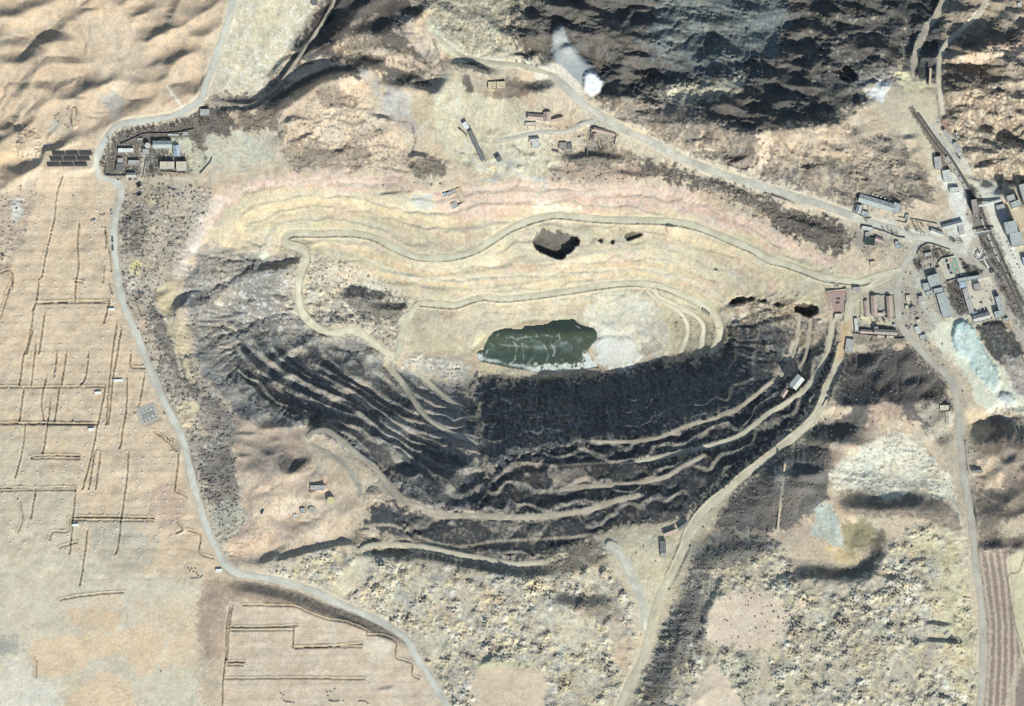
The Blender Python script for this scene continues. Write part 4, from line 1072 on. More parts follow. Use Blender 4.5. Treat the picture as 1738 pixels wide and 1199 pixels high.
# rows of pile holes and tyre bands in the field
for s, f in (("64,240 158,236 200,318 190,430 240,600 300,735 330,840 350,900 345,980 210,1000 140,990 128,900 0,900 0,560 30,380", 1.0), ("385,1022 560,1052 672,1090 745,1199 375,1240", .9)):
    sl, m = area(s, 5, .2)
    row = np.cos((V[sl] + .02 * U[sl]) / 12.2 * 2 * np.pi)
    dots = (np.cos(U[sl] / 3.9 * 2 * np.pi + .25 * V[sl]) > .1) & (row > .9)
    ALB[sl] *= (1 + m * f * (-.03 * (row > .55) + .03 * np.cos((V[sl]) / 24.4 * 2 * np.pi) + .02 * (row < -.8) - .24 * dots * (.6 + .4 * NS[60][sl])))[..., None]
    for s2 in ():
        pass
for s in ("100,310 85,400 60,560 45,700 20,900", "0,560 200,556", "40,640 190,636", "0,685 170,682", "40,756 150,755", "150,730 280,728", "110,470 95,500 90,560 80,640", "205,700 190,760 178,840", "0,820 20,760 40,700"):
    L(s, (220, 194, 160), 6, .45)
# ploughing on the pale plots
for s, a in (("45,1108 110,1076 240,1060 330,1018 332,1080 240,1150 195,1108 100,1150", .25), ("108,1250 130,1165 180,1143 228,1172 222,1250", 2.3), ("150,1008 212,1010 206,1032 150,1030", .1)):
    sl, m = area(s, 4, .2)
    ALB[sl] *= (1 + m * .045 * np.cos((U[sl] * math.sin(a) + V[sl] * math.cos(a) + 3 * N1[sl]) / 5.5 * 2 * np.pi))[..., None]
# colour variation everywhere: mottling, bedding that follows the contours, streaks
v = np.clip(TEX['var'], 0, 1.5)
zz = HGT + 1.5 * N1
band = np.interp(zz, np.arange(-160, 100, .8), np.convolve(np.random.default_rng(3).standard_normal(340), [.2, .5, .8, 1, .8, .5, .2], 'valid')[:325] * .62)
steep = np.hypot(*np.gradient(blur(HGT, 6), STEP))
sk = sstep(steep, .18, .5)
tone = 1 + v * (.06 * N1 + .05 * N2 + .06 * N3 + .04 * N4) + sk * .06 * band
rt = 1 + rk * .13 * fnoise(51, 3, 40, .9, .25, .4)
sl, m = area("800,645 1000,640 1100,625 1220,608 1250,550 1340,545 1340,610 1290,665 1200,715 1060,750 900,785 830,790", 10, .3)
rt[sl] *= 1 + m * (.12 * fnoise(57, 3, 60, 1.0, 1.35, .35)[sl] + .16 * NS[12][sl])
ALB *= np.clip(tone * rt, .45, 1.6)[..., None]
warm = 1 + .02 * v * fnoise(52, 10, 120, 1.2) + sk * .03 * np.roll(band, 7, 0)
ALB[..., 0] *= warm; ALB[..., 2] /= warm
ALB[:] = np.clip(ALB, .015, .85)
# dust-grey stain of bushes on scrub ground (the bushes themselves are geometry further down)
k = np.clip(TEX['scrub'], 0, 1) * sstep(NS[12], .2, 1.2) * .45
ALB += (np.array([.10, .092, .08]) - ALB) * k[..., None]

# road beds: level the ground across each road
def zat(u, v):
    x = np.clip((np.asarray(u, float) - U0) / STEP, 0, NU - 1.001); y = np.clip((np.asarray(v, float) - V0) / STEP, 0, NV - 1.001)
    i, j = x.astype(int), y.astype(int); a, b = x - i, y - j
    return (HGT[j, i] * (1 - a) + HGT[j, i + 1] * a) * (1 - b) + (HGT[j + 1, i] * (1 - a) + HGT[j + 1, i + 1] * a) * b

def bed(p, w, sh=5.0, smooth=9):
    z = zat(p[:, 0], p[:, 1])
    n = min(smooth, len(z) // 2)
    if n > 1:
        zz = np.pad(z, n, mode='edge')
        z = np.convolve(zz, np.ones(2 * n + 1) / (2 * n + 1), 'valid')
    q = np.column_stack([p[:, :2], z])
    sl, D, T, SD, NX, NY, EX, LL = path(q, w / 2 + sh)
    k = 1 - sstep(D, w / 2 + .8, w / 2 + sh)
    HGT[sl] += (EX[..., 0] - HGT[sl]) * k
    return q
RB = {}
for n, c, w_ in (('bench_a', (190, 174, 148), 11), ('bench_c', (186, 170, 146), 13), ('bench_h', (200, 182, 154), 11), ('fork', (196, 186, 164), 20), ('west', (196, 182, 160), 17), ('diag', (200, 188, 166), 22), ('south', (186, 172, 150), 17), ('haul', (200, 186, 154), 16), ('floor', (200, 188, 156), 14), ('rim', (202, 186, 156), 20)):
    L(ROADS[n][0], c, w_, .75, .55, jit=.35)
for n in ('bench_a', 'bench_b', 'bench_c', 'bench_d', 'bench_e', 'bench_f', 'bench_g', 'bench_h', 'bench_i', 'bench_j', 'fork', 'valley', 'stream', 'spill', 'hamlet', 'quarry', 'rim', 'haul', 'floor', 'loop_a', 'loop_b', 'south', 'diag', 'west'):
    s, w = ROADS[n]
    RB[n] = bed(spline(s, 4.0), w, 4.0)
# windrow of spoil on the outer edge of the haul roads
for n, sgn, lo, hi in (('haul', 1, 14, -40), ('floor', -1, 24, -12), ('rim', -1, 40, -70)):
    q = RB[n][lo:hi]
    sl, D, T, SD, NX, NY, EX, LL = path(q, ROADS[n][1] / 2 + 5)
    b = (1 - sstep(np.abs(D - ROADS[n][1] / 2 - 1.9), .7, 1.9)) * (SD * sgn > 0)
    HGT[sl] += 1.7 * b * (1 + .15 * NS[12][sl])

def pad(s, f=2.5, z=None, dz=0.0):
    """a levelled yard"""
    sl, m = area(s, f, 0)
    zz = float((HGT[sl] * m).sum() / m.sum()) if z is None else z
    HGT[sl] += (zz + dz - HGT[sl]) * m
    return zz
# ---------------------------------------------------------------- materials
def nmat(name, rgb=None, rough=.9, var=.12, scale=.5, attr=None, bump=0.0, bscale=.6, metal=0.0, spec=.2, col2=None):
    m = bpy.data.materials.new(name); m.use_nodes = True
    t = m.node_tree; b = t.nodes['Principled BSDF']
    b.inputs['Roughness'].default_value = rough
    b.inputs['Metallic'].default_value = metal
    b.inputs['Specular IOR Level'].default_value = spec
    tc = t.nodes.new('ShaderNodeTexCoord')
    nz = t.nodes.new('ShaderNodeTexNoise'); nz.inputs['Scale'].default_value = scale; nz.inputs['Detail'].default_value = 5
    t.links.new(tc.outputs['Object'], nz.inputs['Vector'])
    mr = t.nodes.new('ShaderNodeMapRange')
    mr.inputs['From Min'].default_value = .3; mr.inputs['From Max'].default_value = .7
    mr.inputs['To Min'].default_value = 1 - var; mr.inputs['To Max'].default_value = 1 + var
    t.links.new(nz.outputs['Fac'], mr.inputs['Value'])
    mx = t.nodes.new('ShaderNodeMix'); mx.data_type = 'RGBA'; mx.blend_type = 'MULTIPLY'; mx.inputs['Factor'].default_value = 1
    if attr:
        a = t.nodes.new('ShaderNodeVertexColor'); a.layer_name = attr
        t.links.new(a.outputs['Color'], mx.inputs['A'])
    elif col2 is not None:
        m2 = t.nodes.new('ShaderNodeMix'); m2.data_type = 'RGBA'
        m2.inputs['A'].default_value = (*rgb, 1); m2.inputs['B'].default_value = (*col2, 1)
        n2 = t.nodes.new('ShaderNodeTexNoise'); n2.inputs['Scale'].default_value = scale * .35; n2.inputs['Detail'].default_value = 6
        t.links.new(tc.outputs['Object'], n2.inputs['Vector'])
        r2 = t.nodes.new('ShaderNodeMapRange'); r2.inputs['From Min'].default_value = .42; r2.inputs['From Max'].default_value = .62
        t.links.new(n2.outputs['Fac'], r2.inputs['Value']); t.links.new(r2.outputs['Result'], m2.inputs['Factor'])
        t.links.new(m2.outputs['Result'], mx.inputs['A'])
    else:
        mx.inputs['A'].default_value = (*rgb, 1)
    cb = t.nodes.new('ShaderNodeCombineColor')
    for k in ('Red', 'Green', 'Blue'): t.links.new(mr.outputs['Result'], cb.inputs[k])
    t.links.new(cb.outputs['Color'], mx.inputs['B'])
    t.links.new(mx.outputs['Result'], b.inputs['Base Color'])
    if bump:
        n3 = t.nodes.new('ShaderNodeTexNoise'); n3.inputs['Scale'].default_value = bscale; n3.inputs['Detail'].default_value = 6
        t.links.new(tc.outputs['Object'], n3.inputs['Vector'])
        bp = t.nodes.new('ShaderNodeBump'); bp.inputs['Strength'].default_value = 1; bp.inputs['Distance'].default_value = bump
        t.links.new(n3.outputs['Fac'], bp.inputs['Height']); t.links.new(bp.outputs['Normal'], b.inputs['Normal'])
    return m

def wx(u, v, z): return (u - W / 2, H / 2 - v, z)

def mesh_obj(name, verts, faces, mat, parent=None, smooth=False):
    me = bpy.data.meshes.new(name)
    me.from_pydata([tuple(v) for v in verts], [], [tuple(f) for f in faces])
    if smooth: me.polygons.foreach_set('use_smooth', [True] * len(me.polygons))
    if mat: me.materials.append(mat)
    o = bpy.data.objects.new(name, me); COL.objects.link(o)
    if parent: o.parent = parent
    return o

def grid_mesh(name, X, Y, Zz, colr, mat):
    ny, nx = X.shape
    me = bpy.data.meshes.new(name)
    co_ = np.column_stack([X.ravel(), Y.ravel(), Zz.ravel()]).astype(np.float32)
    me.vertices.add(nx * ny); me.vertices.foreach_set('co', co_.ravel())
    i = (np.arange(ny - 1)[:, None] * nx + np.arange(nx - 1)[None, :]).ravel()
    q = np.column_stack([i, i + nx, i + nx + 1, i + 1]).astype(np.int32)
    nf = len(q)
    me.loops.add(nf * 4); me.loops.foreach_set('vertex_index', q.ravel())
    me.polygons.add(nf)
    me.polygons.foreach_set('loop_start', np.arange(0, nf * 4, 4, dtype=np.int32))
    me.update(calc_edges=True)
    me.polygons.foreach_set('use_smooth', np.ones(nf, bool))
    if colr is not None:
        a = me.attributes.new('ground_tint', 'FLOAT_COLOR', 'POINT')
        a.data.foreach_set('color', np.column_stack([colr.reshape(-1, 3), np.ones(nx * ny)]).astype(np.float32).ravel())
    me.materials.append(mat)
    o = bpy.data.objects.new(name, me); COL.objects.link(o)
    return o

def build_ground():
    # core sheet plus widening cells out to the horizon
    ext = np.cumsum(4 * 1.32 ** np.arange(22))
    xs = np.concatenate([us[0] - ext[::-1], us, us[-1] + ext]); ys = np.concatenate([vs[0] - ext[::-1], vs, vs[-1] + ext])
    n = len(ext)
    h = np.pad(HGT, n, mode='edge'); c = np.pad(ALB, ((n, n), (n, n), (0, 0)), mode='edge')
    X, Y = np.meshgrid(xs, ys)
    out = np.maximum(np.maximum(U0 - X, X - U1), np.maximum(V0 - Y, Y - V1)); out = np.clip(out, 0, None)
    k = np.clip(out / 250, 0, 1)
    h = h * (1 - k) + k * (14 * np.sin(X / 170 + 1.3 * np.sin(Y / 230)) + 12 * np.cos(Y / 190 + np.sin(X / 310)))
    c = c * (1 - k[..., None]) + alb((196, 172, 144)) * k[..., None]
    o = grid_mesh('ground', X - W / 2, H / 2 - Y, h, c, MAT['ground'])
    o['kind'] = 'structure'
    return o
MAT = {'ground': nmat('mineral_ground', attr='ground_tint', rough=1.0, var=.16, scale=.55, bump=.45, bscale=.6, spec=0.05)}
# ---------------------------------------------------------------- buildings: three corners (two along one side, the next one round), wall height, roof, colour, name, category, label
BLD = """1459,330 1516,347.5 1514,361|5|g|teal|workshop_hall|workshop|long grey-green roofed hall beside the diagonal road, fans along its shaded side
1516.5,344 1528.5,348 1526.5,365|6|f|teal|workshop_annex|annex|square grey-green block at the east end of the long hall
1454,348 1462,350 1459.5,363|4.5|g|teal|house|house|narrow grey-green house at the west end of the fenced hall yard
1462.5,358 1474,361.5 1471.5,369|3.5|f|teal|outbuilding|building|low grey-green outbuilding between the narrow house and the yard gate
1462.5,384 1480.5,387 1479.5,393.5|4|f|pale|shed|shed|pale flat-roofed shed on the south side of the diagonal road
1468,395 1475,395 1475,402|3.5|f|teal|shed|shed|small square grey shed between the pale shed and the dark green roof
1468,403.5 1485,405 1483.5,417.5|4|f|green|net_store|store|dark green roofed store south of the diagonal road
1486.5,402 1500,407 1498,413|3.5|g|red|house|house|orange-brown roofed house right beside the dark green store
1518.5,410 1524.5,410 1527,417|3|f|teal|kiosk|kiosk|small grey kiosk standing alone west of the road junction
1520,417.5 1527,416 1529,421|2.4|f|blue|container|container|light blue container touching the kiosk by the junction
1536,364.5 1541.5,365 1540.5,372|3|f|teal|hut|hut|small grey hut above the walled square yard
1580,388.5 1600,396 1597.5,402|4|g|pale|shed|shed|pale green long shed right on the road's north edge
1597,383 1631,374 1633,381|4.5|g|teal|storehouse|storehouse|slanting grey-green storehouse west of the white dusty road
1624.5,382.5 1633,381 1637.5,397.5|4|f|grey|office|office|short grey block set across the end of the slanting storehouse
1610,319.5 1626,318.5 1627,327|5|f|pale|weigh_house|building|pale flat-roofed house north of the bright dust yard
1645.5,340.5 1655,339 1664.5,363|15|f|brown|loading_tower|loading tower|tall brown-grey loading tower standing over the railway tracks
1703,335 1716,331 1724,339|24|f|grey|screen_house|plant building|tall grey plant building at the east end of the gallery
1711,346 1726.5,339.5 1731,349|16|f|teal|screen_annex|plant building|lower grey-green plant block below the tall gallery building
1724.5,316 1748,309 1760,345|14|f|grey|washing_plant|plant building|large grey plant building cut by the east edge, dark roof lights
1688,350.5 1702,346.5 1720,373.5|6|f|grey|coal_shed|shed|low grey shed lying in the shadow of the tall plant block
1700,379.5 1720,375 1730.5,394|24|f|teal|plant_tower|plant building|tall grey-green plant block that shades the shed behind it
1710.5,398 1730.5,394 1736,416|12|f|teal|plant_wing|plant building|long grey-green plant wing south of the tall block
1733,438 1750,434 1756,448|7|f|blue|garage|garage|blue-grey garage at the east edge beside the row of white trucks
1572,470 1590.5,464.5 1597,483|8|f|teal|office_block|office|large grey-green office block north-west of the basketball court
1583,491 1598.5,488 1602,495.5|9|f|teal|stair_block|office|narrow grey-green link between the two long office blocks
1588,500 1603.5,495.5 1623.5,534.5|7|f|teal|dormitory|dormitory|long grey-green block reaching down to the pale turquoise tailings
1564.5,482 1575,480 1579,492.5|4.5|f|teal|office_wing|office|small grey wing on the west side of the office block
1570,496 1581,493 1583,500|3.5|f|teal|boiler_house|building|low grey roof tucked south of the small office wing
1557,504 1566,502 1569,511|4|f|grey|canteen|building|small grey roof west of the long dormitory block
1623.5,473.5 1662.5,467 1663.5,473.5|5.5|f|teal|yard_range|building|grey-green range along the north side of the walled courtyard
1626.5,480 1637,478 1641,488|6|f|blue|yard_corner_house|building|blue-grey square roof at the courtyard's north-west corner
1632,491.5 1640.5,489 1657,529.5|6|f|grey|yard_west_range|building|long grey range along the west side of the courtyard
1648.5,530.5 1657,529 1657.5,533.5|3|f|blue|porch|porch|small light blue roof in the courtyard's south-west corner
1650.5,483 1662,481 1666.5,493|5|f|mauve|yard_hall|hall|square mauve-grey roof standing free inside the courtyard
1649.5,537 1678,530 1682.5,539.5|6|g|grey|yard_south_range|building|broad grey ridged range closing the courtyard on the south
1687,505 1695,502.5 1708.5,534.5|8|f|teal|control_house|building|long arm of the grey-green L-shaped house beside the railway
1686,530 1699,527 1704,538|8|f|teal|control_house_wing|building|short arm of the grey-green L-shaped house beside the railway
1700.5,541.5 1710.5,539.5 1712,545|3.5|f|grey|pump_house|hut|small grey hut below the L-shaped house by the rails
1466,511 1472,510.5 1473.5,538|4|g|red|row_house|row house|narrowest red-brown row house, westmost of the three rows
1477.5,502.5 1486.5,502 1488,536.5|4.5|g|red|row_house|row house|middle red-brown row house west of the inner yard
1504,503.5 1511.5,503 1515,538.5|4.5|g|red|row_house|row house|eastern red-brown row house beside the curving road
1489,531.5 1499.5,531 1500,537.5|3|f|cream|laundry|building|small cream roof between the middle and eastern row houses
1483,559 1522,561 1521,569|6|g|brown|assembly_hall|hall|brown-grey ridged hall south of the three row houses
1483.5,554.5 1490.5,555 1490.5,558.5|6.5|f|mauve|hall_tower|tower|small mauve block on the north-west corner of the brown hall
1460.5,560 1482,561 1481.5,566.5|3.5|g|red|kitchen_range|building|low red-brown range joined to the west end of the brown hall
1489,569.5 1501,570 1500.5,574.5|3.2|f|cream|porch|porch|western of two cream porches south of the brown hall
1505,570 1517,570.5 1516.5,575.5|3.2|f|cream|porch|porch|eastern of two cream porches south of the brown hall
1417,533 1429.5,533 1429.5,542.5|3.5|f|cream|gatehouse|gatehouse|cream square gatehouse at the south end of the red paved yard
1447,488 1460,487.5 1460.5,493|3|f|grey|roadside_shed|shed|grey shed between the red yard and the dirt road
1449.5,541 1455.5,540.5 1457,562|3|f|pale|open_shed|shed|narrow pale roof west of the row houses beside the orange road
1437,575 1450,577 1447,599|4|f|grey|grey_shed|shed|grey oblong shed against the orange dirt road
1543.5,524.5 1549,519.5 1555.5,526|3.5|f|mauve|cottage|cottage|mauve square cottage east of the curving road
1537,502 1543.5,501.5 1545,513|2.8|f|cream|cottage|cottage|cream oblong cottage close to the curving road's east side
1535.5,519.5 1541,519 1542,526|2.8|f|cream|cottage|cottage|cream small cottage just west of the mauve one
1554,543.5 1561,541.5 1564,550|2.8|f|cream|cottage|cottage|cream cottage below the mauve one, near the pale track
1551.5,556 1558.5,553.5 1563,566|2.8|f|pale|cottage|cottage|pale long cottage east of the road bend
1560,570 1571,567 1573,575|3|f|teal|cottage|cottage|grey-green cottage southmost of the huts by the pale track
1583,268 1595,266.5 1606,287|6|f|grey|rail_store|storehouse|grey rail-side store with white roof frames at the head of the wagons
1597,291 1610.5,288.5 1618,307|5|f|pale|freight_shed|shed|pale flat freight shed beside the standing wagons
1597.5,223 1602,220.5 1619,240|4|f|grey|platform_shed|shed|narrow grey shed along the bright rail yard, upper of two
1613.5,246 1621,241.5 1632,257|4|f|grey|platform_shed|shed|narrow grey shed along the bright rail yard, lower of two
201,252.5 227.5,252.5 227,259.5|3.5|f|white|long_house|house|white-roofed long house in the village compound
260,240 292.5,240 292,252|6|g|teal|village_hall|hall|large grey-green ridged hall in the village compound
294,248 304.5,247 302.5,265.5|4|g|blue|store|store|blue-grey store standing end-on beside the village hall
233.5,235 242,235 242,239.5|3|f|teal|hut|hut|small pale teal hut behind the round village tank
242.5,253.5 254,253.5 254,263.5|3.5|f|grey|square_house|house|grey square house south of the round village tank
272,275 296.5,275 296,288|5.5|f|cream|barn|barn|western half of the cream flat-roofed barn in the village
299.5,275 317,274.5 316.5,291|5.5|f|cream|barn|barn|eastern half of the cream flat-roofed barn in the village
218.5,272.5 237,272.5 236.5,281|4|f|grey|courtyard_house|house|grey courtyard house west of the village lane
198,278.5 208,278.5 208,291|4|f|dark|courtyard_house|house|dark grey house inside the walled corner yard
200,269 209.5,269 209.5,277|3.5|f|grey|courtyard_house|house|small grey house north of the dark house in the corner yard
215,294.5 231,294 231,300.5|4|g|grey|lane_house|house|grey ridged house by the village road, south of the courtyard
340,186 356,186 355,197.5|4|f|grey|hill_house|house|grey flat-roofed house under the road bend, apart from the village
286,228 304.5,228.5 304,231.5|2.6|f|pale|lean_to|shed|pale narrow lean-to along the wall behind the village hall
310,225 320,224.5 320,231|3|f|grey|lean_to|shed|grey shed at the north-east corner of the village compound
828.5,141 842,140.5 842,153|4|f|tan|flat_store|store|western of two tan flat-roofed stores under the ash heap
843,140.5 857.5,140 857.5,152.5|4|f|tan|flat_store|store|eastern of two tan flat-roofed stores under the ash heap
896,194 922,196 921.5,206|4.5|g|red|farmhouse|house|long red-brown farmhouse on the plateau north of the pit
922.5,191.5 934.5,191.5 932,207|6|g|red|farmhouse_wing|house|taller red-brown wing across the east end of the farmhouse
892,209 910,208.5 909.5,215|3|f|cream|farm_annex|annex|cream flat annex in front of the red-brown farmhouse
933.5,205.5 956,199.5 957.5,204|3|s|red|stable_row|stable|slanting red-brown stable row east of the farmhouse
794,224.5 800.5,221.5 838,265.5|7|g|dark|crusher_hall|crusher hall|long dark grey crusher hall lying aslant on the pale plateau
784,211 791,207 798.5,217.5|5|f|white|feed_house|building|white feed house at the upper end of the crusher hall
811,260 817.5,256 829.5,271|4|f|grey|motor_house|building|grey low house beside the lower end of the crusher hall
840.5,270 848,265 853,272|6|f|dark|screen_tower|tower|dark square screen tower off the lower end of the crusher hall
802,245 808,241 813,248|4|f|dark|transfer_house|building|dark small house against the middle of the crusher hall
1008,217.5 1044.5,226.5 1043,232|4|g|red|yard_house|house|long red-brown house closing the square yard by the diagonal road
1006.5,227.5 1013,228 1010.5,240|3.6|g|red|yard_wing|house|short red-brown wing on the west side of the square yard
899,235 914.5,233.5 915,239|3.5|g|grey|hamlet_house|house|grey ridged house at the north-west of the plateau hamlet
902,241 914.5,240 915.5,251|2.8|f|pale|hamlet_house|house|pale square house south of the hamlet's grey ridged house
949,243 961.5,242.5 961.5,254|3.5|f|brown|hamlet_house|house|brown square house in the plateau hamlet
963,244.5 970.5,244 971,253.5|3.2|f|dark|hamlet_house|house|dark small house touching the brown square one
938.5,256 949,259 948,262|3|g|red|hamlet_shed|shed|little red-brown shed south of the brown square house
981,235 986,232.5 991,242|3|f|cream|hamlet_shed|shed|upper cream shed at the east end of the hamlet
988,243 993.5,241 997,248|3|f|cream|hamlet_shed|shed|lower cream shed at the east end of the hamlet
757.5,328 772.5,320.5 776,326|3.5|f|grey|pit_house|house|grey front of the courtyard house on the pit's north rim
773.5,321 779,318.5 788,341|3.5|s|tan|pit_house_wing|house|tan eastern wing of the courtyard house on the pit rim
751,329 758,325.5 760.5,331|3|f|blue|pit_hut|hut|light blue hut beside the courtyard house on the pit rim
764,346 773,341 778,350|3|f|grey|pit_store|store|grey ruined store south of the courtyard house on the rim
1355,635.5 1366,644.5 1352,663|12|g|pale|pit_crusher|crusher|large pale ridged crusher house on the pit's east benches
1333,660 1339,664 1330,675|6|g|red|pit_conveyor_house|building|red-brown conveyor house below the pale crusher house
1594,688 1609,688 1609,697|3.5|f|cream|roadside_house|house|cream house across the top of the yard by the south road
1603.5,699 1612.5,698.5 1613.5,719.5|3.5|g|cream|roadside_barn|barn|cream long barn beside the south road
1648.5,795.5 1664,795 1664,802|4|g|dark|farm_shed|shed|dark grey shed east of the south road
1120.5,918.5 1130,918.5 1130,937|5|f|dark|winch_house|winch house|dark grey winch house at the fork on the pit's south rim
1121,938 1130,938 1130,946|4|f|grey|winch_annex|annex|small grey annex below the dark winch house
1126,906 1147,898 1149,902.5|5|s|red|transfer_station|building|slanting pinkish conveyor head on the south rim
1150,897 1166,885.5 1168.5,889|5|s|dark|transfer_station|building|dark slanting conveyor tail on the south rim
527.5,823.5 552.5,823.5 552.5,832|5|f|grey|tin_shed|shed|grey tin shed alone on the pink platform west of the pit
510.5,862.5 518.5,862 519,870.5|4|f|grey|valve_house|hut|grey square valve house next to the grey water tank
497.5,873 504.5,872 505.5,879|2.4|f|pale|pump_hut|hut|pale small hut at the end of the tank platform
1722,9 1728,7 1731,14|3|f|pale|hill_hut|hut|pale hut on the hillside in the north-east corner
1475.5,445 1485,443 1489,452|3|f|tan|ruined_house|ruin|roofless tan ruin on the spur west of the junction
529,0 539,-1 536,10|4|f|dark|quarry_shed|shed|dark shed at the top edge above the valley road
124.5,184 130,184 130,214|1.8|f|tan|ruined_row|ruin|tan row of ruined walls on the slope above the solar panels
1588.5,455 1594.5,454 1595.5,459|3|f|cream|gate_lodge|gatehouse|cream gate lodge at the parking lot entrance
1567.5,430.5 1580,428.5 1581.5,435|3|f|grey|ruined_shop|building|grey broken roof in the brushy triangle by the junction""".split('\n')
BLD = [b.split('|') for b in BLD]
for b in BLD:
    q = P(b[0])
    b[0] = q
    c = np.array([q[0], q[1], q[2], q[0] + q[2] - q[1]])
    ctr = c.mean(0); c2 = ctr + (c - ctr) * 1.25
    b.append(pad(c2, 2.5))
# levelled yards
YZ = {'court': pad("1606,437 1624,434 1634,466 1614,470", 2), 'slab': pad("227,692 261,679 275,711 241,727", 2), 'panels': pad("75,255 165,252 160,290 72,290", 5)}
for s in ("1400,494 1437,490 1432,532 1412,532", "1645,478 1682,472 1702,530 1655,540", "1460,500 1520,500 1520,540 1460,540"): pad(s, 3)
# lake basin
LAKE = "838.6,562 850,559 861,556.6 874,559 886.5,558.7 890.8,553.4 910,552 929,550 934,547 939.8,543.8 949,543 956.8,541.7 966,542 975,540.6 980,546 984.5,550 996,554 1008,556.6 1013,561 1015,566 1014,572.6 1006.8,583 1001,590 999.4,596 1003,606 1008,615 1014,619 1020.7,623.7 1005,625 985,627 959,631 943,630 927,628 920,630 914,632 895,629 880,626 861,622.6 838,618 814,613 809,606 807.8,598 814,595 820.5,594 822,587 824.8,581 830,572"
LZ = -124.0
sl, m = area(LAKE, 1.5, .12)
HGT[sl] = HGT[sl] * (1 - m) + np.minimum(HGT[sl], LZ - 2.5) * m
pp = P(LAKE); sl2 = win(780, 520, 1045, 655)
far = ~inside(pp, sl2)
HGT[sl2] = np.where(far, np.maximum(HGT[sl2], LZ + .25), HGT[sl2])
build_ground()
C_ = lambda *r: tuple(alb(r))
RC = {'teal': (174, 181, 178), 'grey': (180, 177, 172), 'dark': (122, 122, 122), 'pale': (206, 206, 198), 'cream': (214, 200, 176), 'tan': (218, 194, 156), 'white': (232, 230, 224),
      'red': (192, 164, 150), 'brown': (166, 152, 144), 'mauve': (172, 160, 157), 'blue': (168, 184, 204), 'green': (52, 74, 66)}
for k, r in RC.items():
    MAT['roof_' + k] = nmat('roof_' + k, C_(*r), .75, .10, .35, bump=.03, bscale=2.0, col2=tuple(np.array(C_(*r)) * .86))
MAT['wall_plaster'] = nmat('wall_plaster', C_(196, 184, 166), .95, .1, .6)
MAT['wall_brick'] = nmat('wall_brick', C_(160, 120, 100), .95, .12, 1.2)
MAT['wall_metal'] = nmat('wall_metal', C_(160, 166, 168), .6, .08, .5)
MAT['glass'] = nmat('window_glass', (.03, .04, .05), .15, .05, 1, spec=.5)
MAT['door'] = nmat('painted_door', C_(110, 90, 76), .6, .1, 2)
MAT['concrete'] = nmat('concrete', C_(226, 222, 210), .9, .08, .5)
MAT['old_concrete'] = nmat('old_concrete', C_(172, 166, 154), .95, .12, .4)
MAT['white_paint'] = nmat('white_paint', C_(236, 236, 232), .6, .04, 1)
MAT['dark_metal'] = nmat('dark_metal', C_(70, 72, 74), .6, .1, 1)
MAT['steel'] = nmat('steel', C_(150, 150, 150), .45, .1, 1, metal=.3)
MAT['tyre'] = nmat('tyre_rubber', (.02, .02, .02), .9, .1, 3)

def tag(o, label, cat, group=None, kind=None):
    o['label'] = label; o['category'] = cat
    if group: o['group'] = group
    if kind: o['kind'] = kind
    return o
def empty(name, u, v, z, rz=0.0):
    o = bpy.data.objects.new(name, None); COL.objects.link(o)
    o.location = wx(u, v, z); o.rotation_euler = (0, 0, rz); o.empty_display_size = 2
    return o
class MB:
    def __init__(s): s.v = []; s.f = []
    def box(s, x0, y0, z0, x1, y1, z1):
        n = len(s.v)
        s.v += [(x0, y0, z0), (x1, y0, z0), (x1, y1, z0), (x0, y1, z0), (x0, y0, z1), (x1, y0, z1), (x1, y1, z1), (x0, y1, z1)]
        s.f += [(n, n + 3, n + 2, n + 1), (n + 4, n + 5, n + 6, n + 7), (n, n + 1, n + 5, n + 4), (n + 1, n + 2, n + 6, n + 5), (n + 2, n + 3, n + 7, n + 6), (n + 3, n, n + 4, n + 7)]
        return s
    def prism(s, prof, x0, x1):
        """profile of (y,z) points swept along x"""
        n, k = len(s.v), len(prof)
        s.v += [(x0, y, z) for y, z in prof] + [(x1, y, z) for y, z in prof]
        s.f += [tuple(n + i for i in range(k))[::-1], tuple(n + k + i for i in range(k))]
        s.f += [(n + i, n + (i + 1) % k, n + k + (i + 1) % k, n + k + i) for i in range(k)]
        return s
    def ring(s, pts, r0, z0, z1, seg=24, cx=0, cy=0, cap=True):
        n = len(s.v)
        for z in (z0, z1):
            s.v += [(cx + r0 * math.cos(2 * math.pi * i / seg), cy + r0 * math.sin(2 * math.pi * i / seg), z) for i in range(seg)]
        s.f += [(n + i, n + (i + 1) % seg, n + seg + (i + 1) % seg, n + seg + i) for i in range(seg)]
        if cap: s.f += [tuple(n + seg + i for i in range(seg)), tuple(n + i for i in range(seg))[::-1]]
        return s
    def build(s, name, mat, parent=None, smooth=False): return mesh_obj(name, s.v, s.f, mat, parent, smooth)
def cp(o, parent=None, **kw):
    c = o.copy(); COL.objects.link(c); c.parent = parent
    for k, v in kw.items(): setattr(c, k, v)
    return c
def cp_tree(o, parent=None):
    c = cp(o, parent)
    for ch in o.children: cp_tree(ch, c)
    return c

rnd = random.Random(4)
